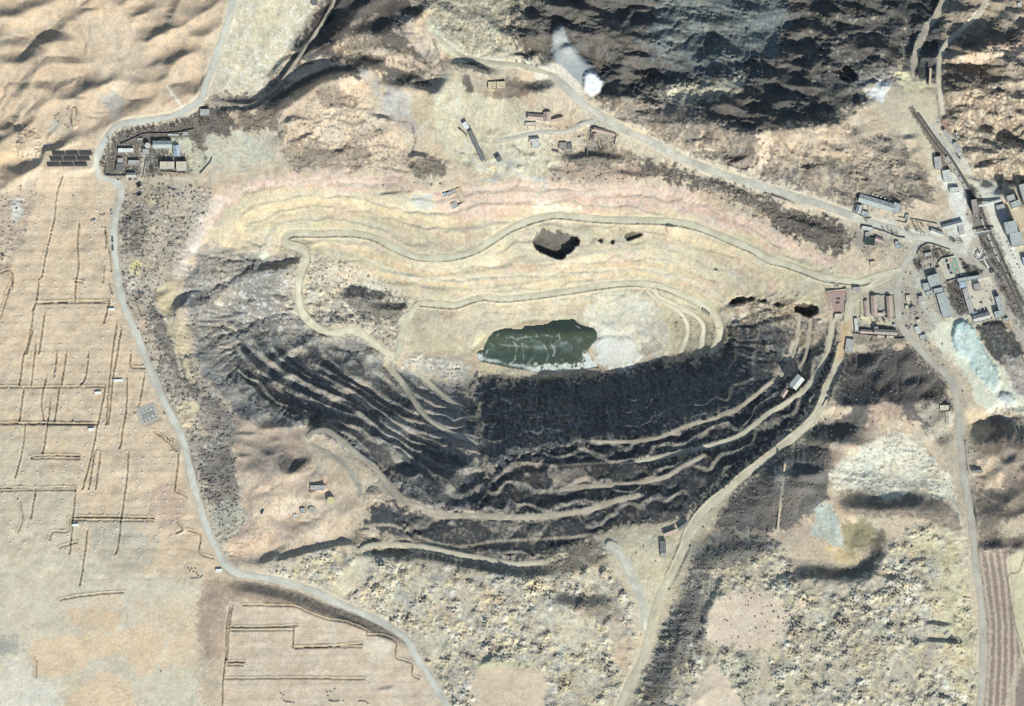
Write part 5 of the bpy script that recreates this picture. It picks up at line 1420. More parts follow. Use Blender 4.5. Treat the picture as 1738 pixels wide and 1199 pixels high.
# ---------------------------------------------------------------- roads
RM = {'bench': nmat('road_bench_dirt', C_(190, 174, 150), 1, .14, .1, col2=C_(164, 150, 132)), 'grey': nmat('road_grey_dirt', C_(164, 156, 140), 1, .12, .1, col2=C_(148, 140, 126)),
      'west': nmat('road_dusty_concrete', C_(206, 202, 188), .95, .07, .12, col2=C_(190, 186, 172)),
      'haul': nmat('road_haul_dirt', C_(222, 211, 180), 1, .08, .12, col2=C_(206, 195, 166)),
      'diag': nmat('road_gravel', C_(206, 200, 184), 1, .08, .12, col2=C_(184, 178, 164)),
      'rim': nmat('road_rim_dirt', C_(206, 194, 166), 1, .1, .1, col2=C_(186, 174, 148)),
      'south': nmat('road_old_tarmac', C_(190, 182, 166), 1, .07, .12, col2=C_(176, 168, 154))}
def ruts(m, q, w):
    """worn wheel tracks: tint by the distance from the centre line, carried as a vertex tint"""
    t = m.node_tree; b = t.nodes['Principled BSDF']; src = b.inputs['Base Color'].links[0].from_socket
    a = t.nodes.new('ShaderNodeVertexColor'); a.layer_name = 'wear'
    mx = t.nodes.new('ShaderNodeMix'); mx.data_type = 'RGBA'; mx.blend_type = 'MULTIPLY'; mx.inputs['Factor'].default_value = 1
    t.links.new(src, mx.inputs['A']); t.links.new(a.outputs['Color'], mx.inputs['B']); t.links.new(mx.outputs['Result'], b.inputs['Base Color'])
def ribbon(name, q, w, mat, dz=.28, jit=1.1, taper=False):
    d = np.gradient(q[:, :2], axis=0); d /= np.linalg.norm(d, axis=1)[:, None] + 1e-9
    nrm = np.column_stack([-d[:, 1], d[:, 0]])
    vv, ff = [], []
    K = 9
    n = len(q)
    wear = []
    ph = rnd.uniform(0, 9)
    for i in range(n):
        hw = w / 2 * (1 + jit * .16 * math.sin(i * .31 + ph) + jit * .1 * math.sin(i * .83 + 2 * ph)) * (min(1, .25 + min(i, n - 1 - i) / 8) if taper else 1)
        for k in range(K):
            t = (k / (K - 1) * 2 - 1)
            u, v = q[i, 0] + nrm[i, 0] * hw * t, q[i, 1] + nrm[i, 1] * hw * t
            z = max(q[i, 2], float(zat(u, v))) + dz * (1 - .75 * abs(t) ** 3)
            vv.append(wx(u, v, z))
            tw = 1 + .09 * math.cos(t * 9.4) - .10 * abs(t) ** 4 + .05 * math.sin(i * .17 + ph) + rnd.uniform(-.05, .05)
            og = sstep(np.array(v), 540, 556) * (1 - sstep(np.array(v), 600, 622)) if name == 'rim_road' and u > 1415 else 0.0
            wear.append((tw, tw * (1 - .2 * og), tw * (.99 - .36 * og), 1))
    for i in range(n - 1):
        for k in range(K - 1):
            a = i * K + k
            ff.append((a, a + 1, a + K + 1, a + K))
    o = mesh_obj(name, vv, ff, mat, None, True)
    at = o.data.attributes.new('wear', 'FLOAT_COLOR', 'POINT'); at.data.foreach_set('color', np.array(wear, np.float32).ravel())
    if o.data.polygons[0].normal.z < 0: o.data.flip_normals()
    o['kind'] = 'structure'
    return o
for m_ in RM.values(): ruts(m_, None, 0)
for n, nm, mt in (('west', 'road', 'west'), ('diag', 'gravel_road', 'diag'), ('south', 'tarmac_road', 'south'), ('haul', 'haul_road', 'haul'), ('floor', 'pit_floor_road', 'haul'), ('loop_a', 'ramp_road', 'haul'), ('loop_b', 'ramp_road', 'haul'), ('rim', 'rim_road', 'rim'), ('bench_a', 'bench_road', 'rim'), ('bench_b', 'bench_road', 'bench'), ('bench_c', 'bench_road', 'bench'), ('bench_d', 'bench_road', 'rim'), ('bench_e', 'bench_road', 'bench'), ('bench_f', 'bench_road', 'grey'), ('bench_g', 'bench_road', 'grey'), ('bench_h', 'bench_road', 'rim'), ('bench_i', 'bench_road', 'bench'), ('bench_j', 'bench_road', 'rim'), ('fork', 'dirt_road', 'diag'), ('valley', 'valley_road', 'rim'), ('stream', 'dry_stream_bed', 'bench'), ('spill', 'dirt_road', 'rim'), ('hamlet', 'dirt_track', 'diag'), ('quarry', 'dirt_track', 'bench')):
    q = RB[n].copy(); q[:, 2] = zat(q[:, 0], q[:, 1])
    ribbon(nm, q, ROADS[n][1], RM[mt], taper=n.startswith('bench') or n in ('fork', 'spill', 'hamlet', 'stream'))
# ---------------------------------------------------------------- lake
def build_lake():
    p = P(LAKE)
    u0, v0, u1, v1 = 800, 534, 1028, 640
    uu, vv = np.meshgrid(np.arange(u0, u1, 1.0), np.arange(v0, v1, 1.0))
    def smp(A): return A[np.clip(((vv - V0) / STEP).round().astype(int), 0, NV - 1), np.clip(((uu - U0) / STEP).round().astype(int), 0, NU - 1)]
    col = np.empty(uu.shape + (3,)); col[:] = lin((84, 98, 78)) / K_FLAT
    def mixc(rgb, m): col[:] = col + (alb(rgb) - col) * np.clip(m, 0, 1)[..., None]
    n1, n2, n3 = smp(N1), smp(N2), smp(NS[12])
    mixc((96, 102, 78), sstep(uu + 8 * n1, 930, 985) * sstep(vv + 4 * n2, 575, 600) * .9)
    mixc((62, 80, 74), sstep(vv + 5 * n1, 575, 600) * .5)
    mixc((118, 132, 126), sstep(n1 + .4 * n2, -.2, 1.4) * sstep(vv + 4 * n2, 566, 580) * (1 - sstep(vv + 3 * n2, 592, 604)) * .5)
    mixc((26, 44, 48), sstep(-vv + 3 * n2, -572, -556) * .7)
    mixc((112, 108, 84), sstep(uu, 975, 1000) * sstep(vv, 578, 590) * .5)
    def streak(s, w, k=.8):
        q = spline(s, 3); D = np.full(uu.shape, 1e9)
        for a, b in zip(q[:-1], q[1:]):
            d = b[:2] - a[:2]; t = np.clip(((uu - a[0]) * d[0] + (vv - a[1]) * d[1]) / (d @ d + 1e-9), 0, 1)
            D = np.minimum(D, np.hypot(uu - a[0] - t * d[0], vv - a[1] - t * d[1]))
        mixc((204, 212, 204), (1 - sstep(D + .5 * n3 + .3 * n2, 0, w * 1.1)) * k * .95 * np.clip(.7 + .4 * n1, .1, 1))
    for s, w, k in (("814,607 830,612 850,615 862,619 885,622 910,628", 4, .95), ("862,619 872,614 876,603 876,590 871,580", 1.8, .6), ("889,611 889,598 886,583", 1.4, .55), ("930,610 932,603 928,592 922,585 914,580", 2, .6),
                    ("940,604 943,596 939,588 935,582", 1.8, .6), ("942,583 949,578 951,570", 1.6, .6), ("866,570 874,575 880,577", 1.4, .6), ("876,574 900,572 930,569 942,572 952,566", 1.4, .5), ("832,583 838,588 846,584 862,587 880,588", 2.6, .45),
                    ("824,600 828,594", 1.6, .5), ("893,572 893,567", 1.4, .7), ("912,572 911,567", 1.4, .7), ("846,567 838,575", 1.5, .4), ("979,553 985,556", 2.2, .9), ("880,588 910,590 940,588 962,581", 4, .25), ("845,574 866,574", 1.6, .35), ("905,608 896,618 890,622", 2, .5), ("984,612 993,604", 2, .5)):
        streak(s, w, k)
    mixc((226, 228, 212), sstep(vv + 3 * n2 + 2.0 * n3, 617, 626) * sstep(uu + 4 * n1, 885, 915) * .92)
    mixc((216, 220, 200), sstep(vv + 4 * n2 - .04 * (uu - 900), 605, 620) * sstep(uu + 9 * n1, 905, 935) * sstep(n1, -.3, .9) * .7)
    mixc((228, 230, 220), sstep(uu + 2 * n3, 990, 996) * sstep(vv, 592, 604) * .9)
    mixc((232, 234, 226), sstep(-uu + 2 * n3, -820, -814) * sstep(vv, 598, 604) * .8)
    col *= (1 + .08 * n2)[..., None]
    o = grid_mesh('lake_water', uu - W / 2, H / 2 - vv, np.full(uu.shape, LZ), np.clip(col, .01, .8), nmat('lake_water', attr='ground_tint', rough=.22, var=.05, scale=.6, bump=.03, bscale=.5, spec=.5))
    o['kind'] = 'structure'
    # keep only the cells over the basin
    bm = bmesh.new(); bm.from_mesh(o.data)
    sl = win(780, 520, 1045, 655)
    drop = []
    for f in bm.faces:
        c = f.calc_center_median(); u, v = c.x + W / 2, H / 2 - c.y
        if zat(u, v) > LZ + .6: drop.append(f)
    bmesh.ops.delete(bm, geom=drop, context='FACES'); bm.to_mesh(o.data); bm.free()
    return o
build_lake()
# ---------------------------------------------------------------- buildings
win_me = MB().box(-.7, -.06, -.6, .7, .06, .6).build('window', MAT['glass']).data
door_me = MB().box(-.6, -.07, 0, .6, .07, 2.1).build('door', MAT['door']).data
for nm in ('window', 'door'): bpy.data.objects.remove(bpy.data.objects[nm])
def inst(me, name, parent, loc, rz=0.0):
    o = bpy.data.objects.new(name, me); COL.objects.link(o); o.parent = parent; o.location = loc; o.rotation_euler = (0, 0, rz); return o
def building(spec):
    q, h, roof, colr, name, cat, label, z = spec
    h = float(h)
    a = np.array(wx(*q[0], 0)); b = np.array(wx(*q[1], 0)); c = np.array(wx(*q[2], 0))
    ex = b - a; L0 = np.linalg.norm(ex); ex /= L0
    ey = np.array([-ex[1], ex[0], 0]); w0 = float((c - b) @ ey)
    if w0 < 0: ey = -ey; w0 = -w0
    ctr = a + ex * L0 / 2 + ey * w0 / 2
    ang = math.atan2(ex[1], ex[0])
    lx, ly = L0, w0
    if ly > lx: lx, ly = ly, lx; ang += math.pi / 2
    t = bpy.data.objects.new(name, None); COL.objects.link(t)
    t.location = (ctr[0], ctr[1], z); t.rotation_euler = (0, 0, ang)
    tag(t, label, cat)
    x, y = lx / 2, ly / 2
    wm = MAT['wall_metal'] if colr in ('teal', 'blue', 'dark', 'green') else MAT['wall_brick'] if colr in ('red', 'brown', 'mauve') else MAT['wall_plaster']
    rm = MAT['roof_' + colr]
    if roof == 'f':
        MB().box(-x + .15, -y + .15, -1.5, x - .15, y - .15, h - .1).build('wall', wm, t)
        ro = MB().box(-x + .3, -y + .3, h - .08, x - .3, y - .3, h + .12).build('roof', rm, t)
        p = MB(); k = .32
        p.box(-x, -y, h - .3, x, -y + k, h + .55).box(-x, y - k, h - .3, x, y, h + .55).box(-x, -y + k, h - .3, -x + k, y - k, h + .55).box(x - k, -y + k, h - .3, x, y - k, h + .55)
        p.build('parapet', rm if colr not in ('dark', 'green') else MAT['old_concrete'], t)
        for _ in range(1 if lx * ly < 150 else 3):
            vx, vy = rnd.uniform(-x * .7, x * .7), rnd.uniform(-y * .6, y * .6)
            MB().box(vx - .5, vy - .5, h + .1, vx + .5, vy + .5, h + .9).build('roof_vent', MAT['steel'], ro)
        if lx * ly > 240:
            for i in range(int(lx / 7)):
                xx = -x + 4 + i * 7
                if xx > x - 2: break
                MB().box(xx - .12, -y + .35, h + .12, xx + .12, y - .35, h + .2).build('roof_seam', MAT['old_concrete'], ro)
    elif roof == 'g':
        e = .5; rise = min(ly * .22, 2.4)
        MB().prism([(-y + .15, -1.5), (y - .15, -1.5), (y - .15, h), (0, h + rise - .1), (-y + .15, h)], -x + .15, x - .15).build('wall', wm, t)
        for s in (-1, 1):
            ro = MB().prism([(0, h + rise), (s * (y + e), h - rise * e / y), (s * (y + e), h - rise * e / y + .18), (0, h + rise + .18)][::s], -x - .3, x + .3).build('roof_slope', rm, t)
        MB().box(-x - .3, -.3, h + rise + .1, x + .3, .3, h + rise + .32).build('ridge_cap', MAT['old_concrete'] if colr != 'red' else rm, ro)
        for i in range(max(1, int(lx / 14))):
            xx = -x + lx * (i + .5) / max(1, int(lx / 14))
            MB().box(xx - .35, y * .35 - .35, h, xx + .35, y * .35 + .35, h + rise + .9).build('chimney', MAT['wall_brick'], ro)
    else:
        MB().prism([(-y + .1, -1.5), (y - .1, -1.5), (y - .1, h + .9), (-y + .1, h)], -x + .1, x - .1).build('wall', wm, t)
        MB().prism([(-y - .3, h - .1), (y + .3, h + 1.0), (y + .3, h + 1.15), (-y - .3, h + .08)], -x - .2, x + .2).build('roof', rm, t)
    # openings on the side that looks south
    s = -1 if math.cos(ang) > 0 else 1
    if h > 2.5:
        inst(door_me, 'door', t, (rnd.uniform(-x * .3, x * .3), s * (y - .12), 0), 0)
        rows = 1 if h < 6 else 2
        n = min(7, int(lx / 4.5))
        for r in range(rows):
            for i in range(n):
                inst(win_me, 'window', t, (-x + lx * (i + .5) / n, s * (y - .1), 1.6 + r * 3.2 if h > 3 else 1.5), 0)
    return t
for b in BLD: building(b)
# ---------------------------------------------------------------- tanks
def tank(u, v, r, h, mat, label, inner=None):
    z = float(zat(u, v)); t = empty('water_tank', u, v, z); tag(t, label, 'tank')
    MB().ring(None, r, -1, h, 28).build('tank_wall', MAT['old_concrete'], t, False)
    ld = MB().ring(None, r - .6, h, h + .25, 28).build('lid', mat, t)
    MB().box(-.5, -.5, h + .25, .5, .5, h + .8).build('hatch', MAT['steel'], ld)
    return t
MAT['tank_yellow'] = nmat('tank_yellow', C_(214, 198, 140), .8, .08, .5)
tank(562, 849.5, 7, 4.5, MAT['tank_yellow'], 'round tank with a pale yellow lid on the pink platform')
tank(530, 865, 6, 4.5, MAT['old_concrete'], 'round grey concrete tank beside the valve house')
tank(251, 247.5, 5, 6, MAT['roof_pale'], 'round pale tank in the middle of the village compound')
tank(1517.5, 552.5, 2.6, 3, MAT['roof_pale'], 'small round pale tank by the bend of the curving road')
# ---------------------------------------------------------------- walls and fences
def wall(name, s, h, label, mat='old_concrete', th=.45, cat='wall'):
    p = P(s); vv, ff = [], []
    t = empty(name, p[0, 0], p[0, 1], 0); t.location = (0, 0, 0); tag(t, label, cat)
    for a, b in zip(p[:-1], p[1:]):
        L_ = math.hypot(*(b - a)); n = max(1, int(L_ / 5)); d = (b - a) / L_; nx, ny = -d[1] * th / 2, d[0] * th / 2
        m = MB()
        for i in range(n):
            c0, c1 = a + (b - a) * i / n, a + (b - a) * (i + 1) / n
            z = max(float(zat(*c0)), float(zat(*c1)))
            k = len(m.v)
            for c in (c0, c1):
                for sg in (-1, 1):
                    for zz in (z - 1.5, z + h): m.v.append(wx(c[0] + nx * sg, c[1] + ny * sg, zz))
            m.f += [(k, k + 1, k + 3, k + 2), (k + 4, k + 6, k + 7, k + 5), (k + 1, k + 5, k + 7, k + 3), (k, k + 4, k + 5, k + 1), (k + 2, k + 3, k + 7, k + 6)]
        o = m.build('wall_panel', MAT[mat], t)
        bm = bmesh.new(); bm.from_mesh(o.data); bmesh.ops.recalc_face_normals(bm, faces=bm.faces); bm.to_mesh(o.data); bm.free()
    return t
wall('compound_wall', "1556,433 1558,427 1562,421 1567,417 1573,414.3 1580,414.5 1595,419.5 1612,425", 2.6, 'curved wall round the brushy triangle by the junction')
wall('compound_wall', "1619,434.5 1608,437 1597.5,439.5 1591,447", 2.6, 'wall closing the parking lot on its north side')
wall('compound_wall', "1592.5,450 1599,465 1606.5,481", 2.4, 'wall between the office block and the parking lot')
wall('compound_wall', "1606.5,478.5 1625,473", 2.4, 'short wall south of the basketball court')
wall('compound_wall', "1666,472 1678,497 1690,522", 2.4, 'wall along the east side of the walled courtyard')
wall('compound_wall', "1643,500 1650,540 1652,549 1684,541", 2.4, 'wall bending round the courtyard corner above the coal yard')
wall('compound_wall', "1476,501 1478,500.5 1512,502 1516,502", 2.6, 'wall joining the upper ends of the red-brown row houses')
wall('compound_wall', "1446,562 1448,566 1480,570 1525,576 1536,574", 2.6, 'long dark wall below the brown-grey hall')
wall('compound_wall', "1514.5,539.5 1503,539.5", 2.4, 'short wall at the foot of the eastern row house')
wall('compound_wall', "1402,494.5 1437,490.5", 3.2, 'wall along the north edge of the red paved yard')
wall('compound_wall', "1474,386.5 1500,394 1522,403 1536,405", 3.0, 'retaining wall under the diagonal road by the green store')
wall('compound_wall', "1522,376 1536.5,379.5 1540,373 1524,369", 2.2, 'small square yard wall below the grey hut')
wall('compound_wall', "1452.5,345.5 1447,361 1470,371.5 1479,370", 2.2, 'wall round the west end of the hall yard')
wall('compound_wall', "1545,372.5 1565,376 1590,381", 2.2, 'straight wall running east from the grey hut')
wall('compound_wall', "181.5,276 179,299 213.5,299 213.5,288", 2.4, 'wall of the corner yard in the village')
wall('compound_wall', "247.5,274 243.5,301", 2.4, 'wall along the village lane')
wall('compound_wall', "205,246 225,237 243,228.5 256,227.5 286,227.5 305,225.5 330,220", 2.6, 'long wall behind the village hall, bent towards the road')
wall('compound_wall', "340,296 357,277 361,268", 2.2, 'slanting wall on the village yard\'s east side')
wall('compound_wall', "272,291.5 316,294.5", 2.0, 'wall below the cream barn')
wall('compound_wall', "1004.5,217 1003,228 1001,240", 2.2, 'wall on the west of the square yard by the diagonal road')
wall('compound_wall', "1046,228 1043,247", 2.4, 'wall on the east of the square yard by the diagonal road')
wall('compound_wall', "787.5,342.5 774,352 764,346", 2.2, 'yard wall of the courtyard house on the pit rim')
wall('compound_wall', "996.5,250 997,266", 2.2, 'single dark wall running south from the hamlet')
wall('rail_fence', "1607,268 1630,302 1642,322", 1.8, 'fence between the wagons and the freight shed')
wall('rail_fence', "1684,488 1700,520 1716,560 1734,604 1745,640", 2.2, 'long fence along the west side of the railway', 'dark_metal', .3, 'fence')
wall('rail_fence', "1712,470 1726,500 1742,540", 1.8, 'fence along the east side of the railway', 'dark_metal', .3, 'fence')
wall('road_wall', "1396,690 1401,680 1412,673", 2.2, 'wall stub at the pale ledge east of the rim road')
# ---------------------------------------------------------------- paved yards
def slab(name, pts, z, mat, th=.25):
    vv = [wx(u, v, z + th) for u, v in pts] + [wx(u, v, z - .6) for u, v in pts]; n = len(pts)
    ff = [tuple(range(n)), tuple(range(n, 2 * n))[::-1]] + [(i, n + i, n + (i + 1) % n, (i + 1) % n) for i in range(n)]
    o = mesh_obj(name, vv, ff, mat)
    bm = bmesh.new(); bm.from_mesh(o.data); bmesh.ops.recalc_face_normals(bm, faces=bm.faces); bm.to_mesh(o.data); bm.free()
    return o
def rect(p0, p1, p2):
    p0, p1, p2 = map(np.array, (p0, p1, p2)); return [tuple(p0), tuple(p1), tuple(p2), tuple(p0 + p2 - p1)]
zc = YZ['court']
MAT['court_green'] = nmat('court_green', C_(138, 168, 148), .8, .06, .4); MAT['court_red'] = nmat('court_red', C_(206, 158, 142), .8, .06, .4)
ct = tag(empty('sports_court', 1620, 452, 0), 'green basketball court with red keys in the parking lot', 'sports court'); ct.location = (0, 0, 0)
slab('court_surface', rect((1610, 439.6), (1622, 437.6), (1629.8, 463.6)), zc, MAT['court_green']).parent = ct
for p in (((1611, 440.2), (1615.5, 439.4), (1617.2, 445)), ((1621.5, 459.4), (1626, 458.6), (1627.6, 463.4))): slab('key_area', rect(*p), zc, MAT['court_red'], .28).parent = ct
m = MB().ring(None, 2.0, 0, .29, 20); o = m.build('centre_circle', MAT['court_red'], ct); o.location = wx(1619.9, 451.6, zc)
for u, v in ((1613.2, 440.6), (1625.2, 462.4)):
    o = MB().box(-.1, -.1, 0, .1, .1, 3).box(-.9, -.3, 2.6, .9, -.2, 3.6).build('hoop', MAT['white_paint'], ct); o.location = wx(u, v, zc)
zs = YZ['slab']
sb = tag(empty('foundation_slab', 250, 703, 0), 'grey concrete foundation with pale kerb frames beside the west road', 'foundation'); sb.location = (0, 0, 0)
slab('base', rect((230, 694), (260.5, 682), (271.5, 711)), zs, MAT['old_concrete'], .12).parent = sb
MAT['wet_concrete'] = nmat('wet_concrete', C_(150, 148, 140), .9, .12, .3)
def sp(a, b):  # slab coordinates 0..1
    p0, p1, p3 = np.array((230., 694.)), np.array((260.5, 682.)), np.array((241., 723.)); return tuple(p0 + (p1 - p0) * a + (p3 - p0) * b)
slab('floor', [sp(.12, .2), sp(.92, .2), sp(.92, .92), sp(.12, .92)], zs, MAT['wet_concrete'], .16).parent = sb
def kerb(a, b, w=.35):
    a, b = np.array(a), np.array(b); d = (b - a) / np.linalg.norm(b - a); n = np.array([-d[1], d[0]]) * w
    slab('kerb', [tuple(a + n), tuple(b + n), tuple(b - n), tuple(a - n)], zs, MAT['concrete'], .5).parent = sb
for a, b in (((.12, .2), (.92, .2)), ((.12, .36), (.92, .36)), ((.12, .74), (.92, .74)), ((.12, .92), (.92, .92)), ((.12, .2), (.12, .92)), ((.92, .2), (.92, .92))): kerb(sp(*a), sp(*b))
for i in (1, 2, 3):
    x = .12 + .8 * i / 4
    kerb(sp(x, .2), sp(x, .36)); kerb(sp(x, .74), sp(x, .92))
ry = slab('red_paved_yard', [(1404, 497), (1435.5, 494), (1435, 504), (1431, 514), (1432, 531.5), (1417.5, 531.5)], float(zat(1420, 512)), nmat('red_paving', C_(176, 144, 134), .95, .08, .3), .3)
tag(ry, 'red paved yard with two planting pits on the pit\'s east rim', 'paved yard')
for u, v in ((1423, 507), (1422, 514)):
    o = MB().box(-3.2, -1.6, 0, 3.2, 1.6, .5).build('planting_bed', nmat('planting_soil', (.05, .045, .04), 1, .2, 2)); o.location = wx(u, v, float(zat(1420, 512)) + .1); o.parent = ry
# monument garden on the roundabout
zm = float(zat(1661, 431.5))
mg = tag(empty('monument_garden', 1661, 431.5, zm, math.radians(-33)), 'round garden with white paths and square plinth by the junction', 'garden')
MAT['garden'] = nmat('winter_lawn', C_(120, 112, 100), 1, .2, .6)
MB().ring(None, 11.6, -1, .2, 36).build('lawn', MAT['garden'], mg)
def annulus(r0, r1, z, seg=48, a0=0, a1=2 * math.pi):
    m = MB()
    for i in range(seg + 1):
        a = a0 + (a1 - a0) * i / seg
        m.v += [(r0 * math.cos(a), r0 * math.sin(a), z), (r1 * math.cos(a), r1 * math.sin(a), z)]
    m.f = [(2 * i, 2 * i + 1, 2 * i + 3, 2 * i + 2) for i in range(seg)]
    return m
annulus(10.2, 11.2, .3).build('path_ring', MAT['white_paint'], mg)
for b in ((-4.2, -6.2, 4.2, -5.4), (-4.2, 5.4, 4.2, 6.2), (-4.2, -5.4, -3.4, 5.4), (3.4, -5.4, 4.2, 5.4), (-.4, 6.2, .4, 10.4), (-.4, -10.4, .4, -6.2)):
    MB().box(b[0], b[1], 0, b[2], b[3], .32).build('path', MAT['white_paint'], mg)
MB().box(-2.6, -4.2, 0, 2.6, 4.2, .6).build('plinth', MAT['concrete'], mg)
MB().box(-.8, .8, .5, .8, 2.4, 7).build('obelisk', MAT['dark_metal'], mg)
gt = tag(empty('garden_triangle', 1672, 449, float(zat(1672, 449)), 0), 'wedge of dark planting with a white path below the round garden', 'garden')
zt = float(zat(1672, 449)); gt.location = (0, 0, 0)
slab('lawn', [(1660.5, 443.5), (1669, 442.5), (1675.5, 455.5), (1674.5, 456.5)], zt, MAT['garden'], .18).parent = gt
slab('lawn', [(1671, 442), (1677, 438.5), (1682.5, 453), (1678, 454)], zt, MAT['garden'], .18).parent = gt
slab('path', [(1669, 442.6), (1670.6, 442.2), (1678.3, 455), (1676.6, 455.8)], zt, MAT['white_paint'], .24).parent = gt
fo = tag(empty('fountain', 1682, 459, float(zat(1682, 459))), 'round dark fountain basin below the wedge garden', 'fountain')
annulus(4.0, 4.7, .7).build('rim', MAT['dark_metal'], fo)
MB().ring(None, 4.6, -1, .35, 28).build('basin', MAT['dark_metal'], fo); MB().ring(None, .8, .3, 2.2, 12).build('nozzle', MAT['steel'], fo)
# ---------------------------------------------------------------- conveyor gallery, footbridge, fans
def elevated(name, a, b, w, h, rh, mat, label, cat, legs=3, flat=False):
    A, B = np.array(wx(*a, 0)), np.array(wx(*b, 0)); L_ = np.linalg.norm(B - A); ang = math.atan2(B[1] - A[1], B[0] - A[0])
    z = float(zat(*a)); t = bpy.data.objects.new(name, None); COL.objects.link(t); t.location = (A[0], A[1], z); t.rotation_euler = (0, 0, ang); tag(t, label, cat)
    if flat:
        MB().box(0, -w / 2, h, L_, w / 2, h + .4).build('deck', MAT['concrete'], t)
        for s in (-1, 1): MB().box(0, s * w / 2 - .08, h + .4, L_, s * w / 2 + .08, h + 1.5).build('railing', MAT['white_paint'], t)
    else:
        MB().box(0, -w / 2 + .1, h, L_, w / 2 - .1, h + 2.6).build('gallery_wall', MAT['wall_metal'], t)
        MB().prism([(-w / 2 - .2, h + 2.62), (0, h + 3.3), (w / 2 + .2, h + 2.62), (w / 2 + .2, h + 2.75), (0, h + 3.45), (-w / 2 - .2, h + 2.75)], -.1, L_ + .1).build('roof', mat, t)
    for i in range(legs):
        x = L_ * (i + .5) / legs
        MB().box(x - .4, -w / 2 + .3, -2, x + .4, -w / 2 + .9, h).box(x - .4, w / 2 - .9, -2, x + .4, w / 2 - .3, h).build('trestle', MAT['steel'], t)
    return t
elevated('conveyor_gallery', (1659, 350.4), (1697, 340.2), 4.2, 8, 3, MAT['roof_pale'], 'pale covered conveyor gallery from the loading tower over the yard', 'conveyor')
elevated('footbridge', (1653, 397), (1687.5, 391.6), 2.6, 6, 0, None, 'white footbridge crossing the railway below the loading tower', 'footbridge', 3, True)
elevated('conveyor_gallery', (1331, 787), (1318, 900), 3.0, 2.5, 2, MAT['roof_tan'], 'thin straight conveyor running south from the rim road', 'conveyor', 7)
elevated('conveyor_gallery', (794, 236), (781, 222), 3.0, 3, 2, MAT['roof_tan'], 'short yellow conveyor beside the upper crusher hall', 'conveyor', 2)
elevated('conveyor_gallery', (1575.5, 150), (1577, 118), 3.4, 4, 2, MAT['roof_tan'], 'upright tan conveyor at the mouth of the stream valley', 'conveyor', 3)
fan = empty('ventilation_fan', 0, 0, 0)
MB().ring(None, 1.0, 0, 1.6, 14).build('duct', MAT['white_paint'], fan); MB().box(-1.2, -1.2, -1, 1.2, 1.2, .15).build('plinth', MAT['concrete'], fan)
for i, (u, v) in enumerate(((1479.6, 330.7), (1487, 333.5), (1493.9, 335.8), (1500.8, 337.8), (1508, 340.8))):
    f = fan if i == 0 else cp_tree(fan)
    f.location = wx(u, v, float(zat(u, v)))
    tag(f, '%s white fan behind the long grey-green hall, counted from the west' % ('first', 'second', 'third', 'fourth', 'fifth')[i], 'fan', 'fans behind the hall')
# ---------------------------------------------------------------- railway
MAT['ballast'] = nmat('ballast', C_(96, 92, 88), 1, .15, .5); MAT['rail'] = nmat('rail_steel', C_(120, 104, 92), .4, .1, 1, metal=.5)
def track(name, s):
    q = spline(s, 6); q = np.column_stack([q[:, :2], np.convolve(np.pad(zat(q[:, 0], q[:, 1]), 4, mode='edge'), np.ones(9) / 9, 'valid')])
    o = ribbon(name, q, 4.2, MAT['ballast'], .5, .1)
    for s_ in (-.75, .75):
        d = np.gradient(q[:, :2], axis=0); d /= np.linalg.norm(d, axis=1)[:, None]
        r = q.copy(); r[:, 0] += -d[:, 1] * s_; r[:, 1] += d[:, 0] * s_
        k = MB()
        for i in range(len(r)):
            for w_, z_ in ((-.12, .5), (-.12, .75), (.12, .75), (.12, .5)): k.v.append(wx(r[i, 0] - d[i, 1] * w_, r[i, 1] + d[i, 0] * w_, r[i, 2] + z_))
        for i in range(len(r) - 1):
            for e in range(3): k.f.append((4 * i + e, 4 * i + e + 4, 4 * i + e + 5, 4 * i + e + 1))
        k.build('rail', MAT['rail'], o)
    sl_ = MB()
    for i in range(0, len(q) - 1):
        for t_ in (0, .33, .66):
            c = q[i] + (q[i + 1] - q[i]) * t_; d_ = q[i + 1, :2] - q[i, :2]; d_ = d_ / np.linalg.norm(d_); n_ = np.array([-d_[1], d_[0]])
            k = len(sl_.v)
            for a_, b_ in ((-1, -1), (1, -1), (1, 1), (-1, 1)):
                pt = c[:2] + n_ * 1.3 * a_ + d_ * .15 * b_; sl_.v.append(wx(pt[0], pt[1], c[2] + .56))
            sl_.f.append((k, k + 1, k + 2, k + 3))
    so_ = sl_.build('sleepers', MAT['old_concrete'], o); so_['kind'] = 'stuff'
    return q
TRK = [track('railway_track', "1550,192 1580,235 1604,266 1622,294 1638,320 1652,345 1664,372 1677,403 1690,434 1703,462 1720,500 1738,540 1770,610"),
       track('railway_track', "1556,192 1586,235 1610,266 1630,297 1650,330 1664,356 1676,386 1690,416 1706,452 1724,490 1742,526 1774,592")]
wg = empty('railway_wagon', 0, 0, 0)
MAT['wagon'] = nmat('wagon_body', C_(206, 206, 200), .7, .1, .5); MAT['wagon_load'] = nmat('wagon_load', C_(190, 192, 188), 1, .15, .5)
MB().box(-5.6, -1.4, 1.1, 5.6, -1.2, 3.1).box(-5.6, 1.2, 1.1, 5.6, 1.4, 3.1).box(-5.6, -1.2, 1.1, -5.4, 1.2, 3.1).box(5.4, -1.2, 1.1, 5.6, 1.2, 3.1).box(-5.4, -1.2, 1.0, 5.4, 1.2, 1.2).build('body', MAT['wagon'], wg)
MB().prism([(-1.2, 2.4), (1.2, 2.4), (1.2, 2.85), (.5, 3.15), (-.5, 3.15), (-1.2, 2.85)], -5.35, 5.35).build('load', MAT['wagon_load'], wg)
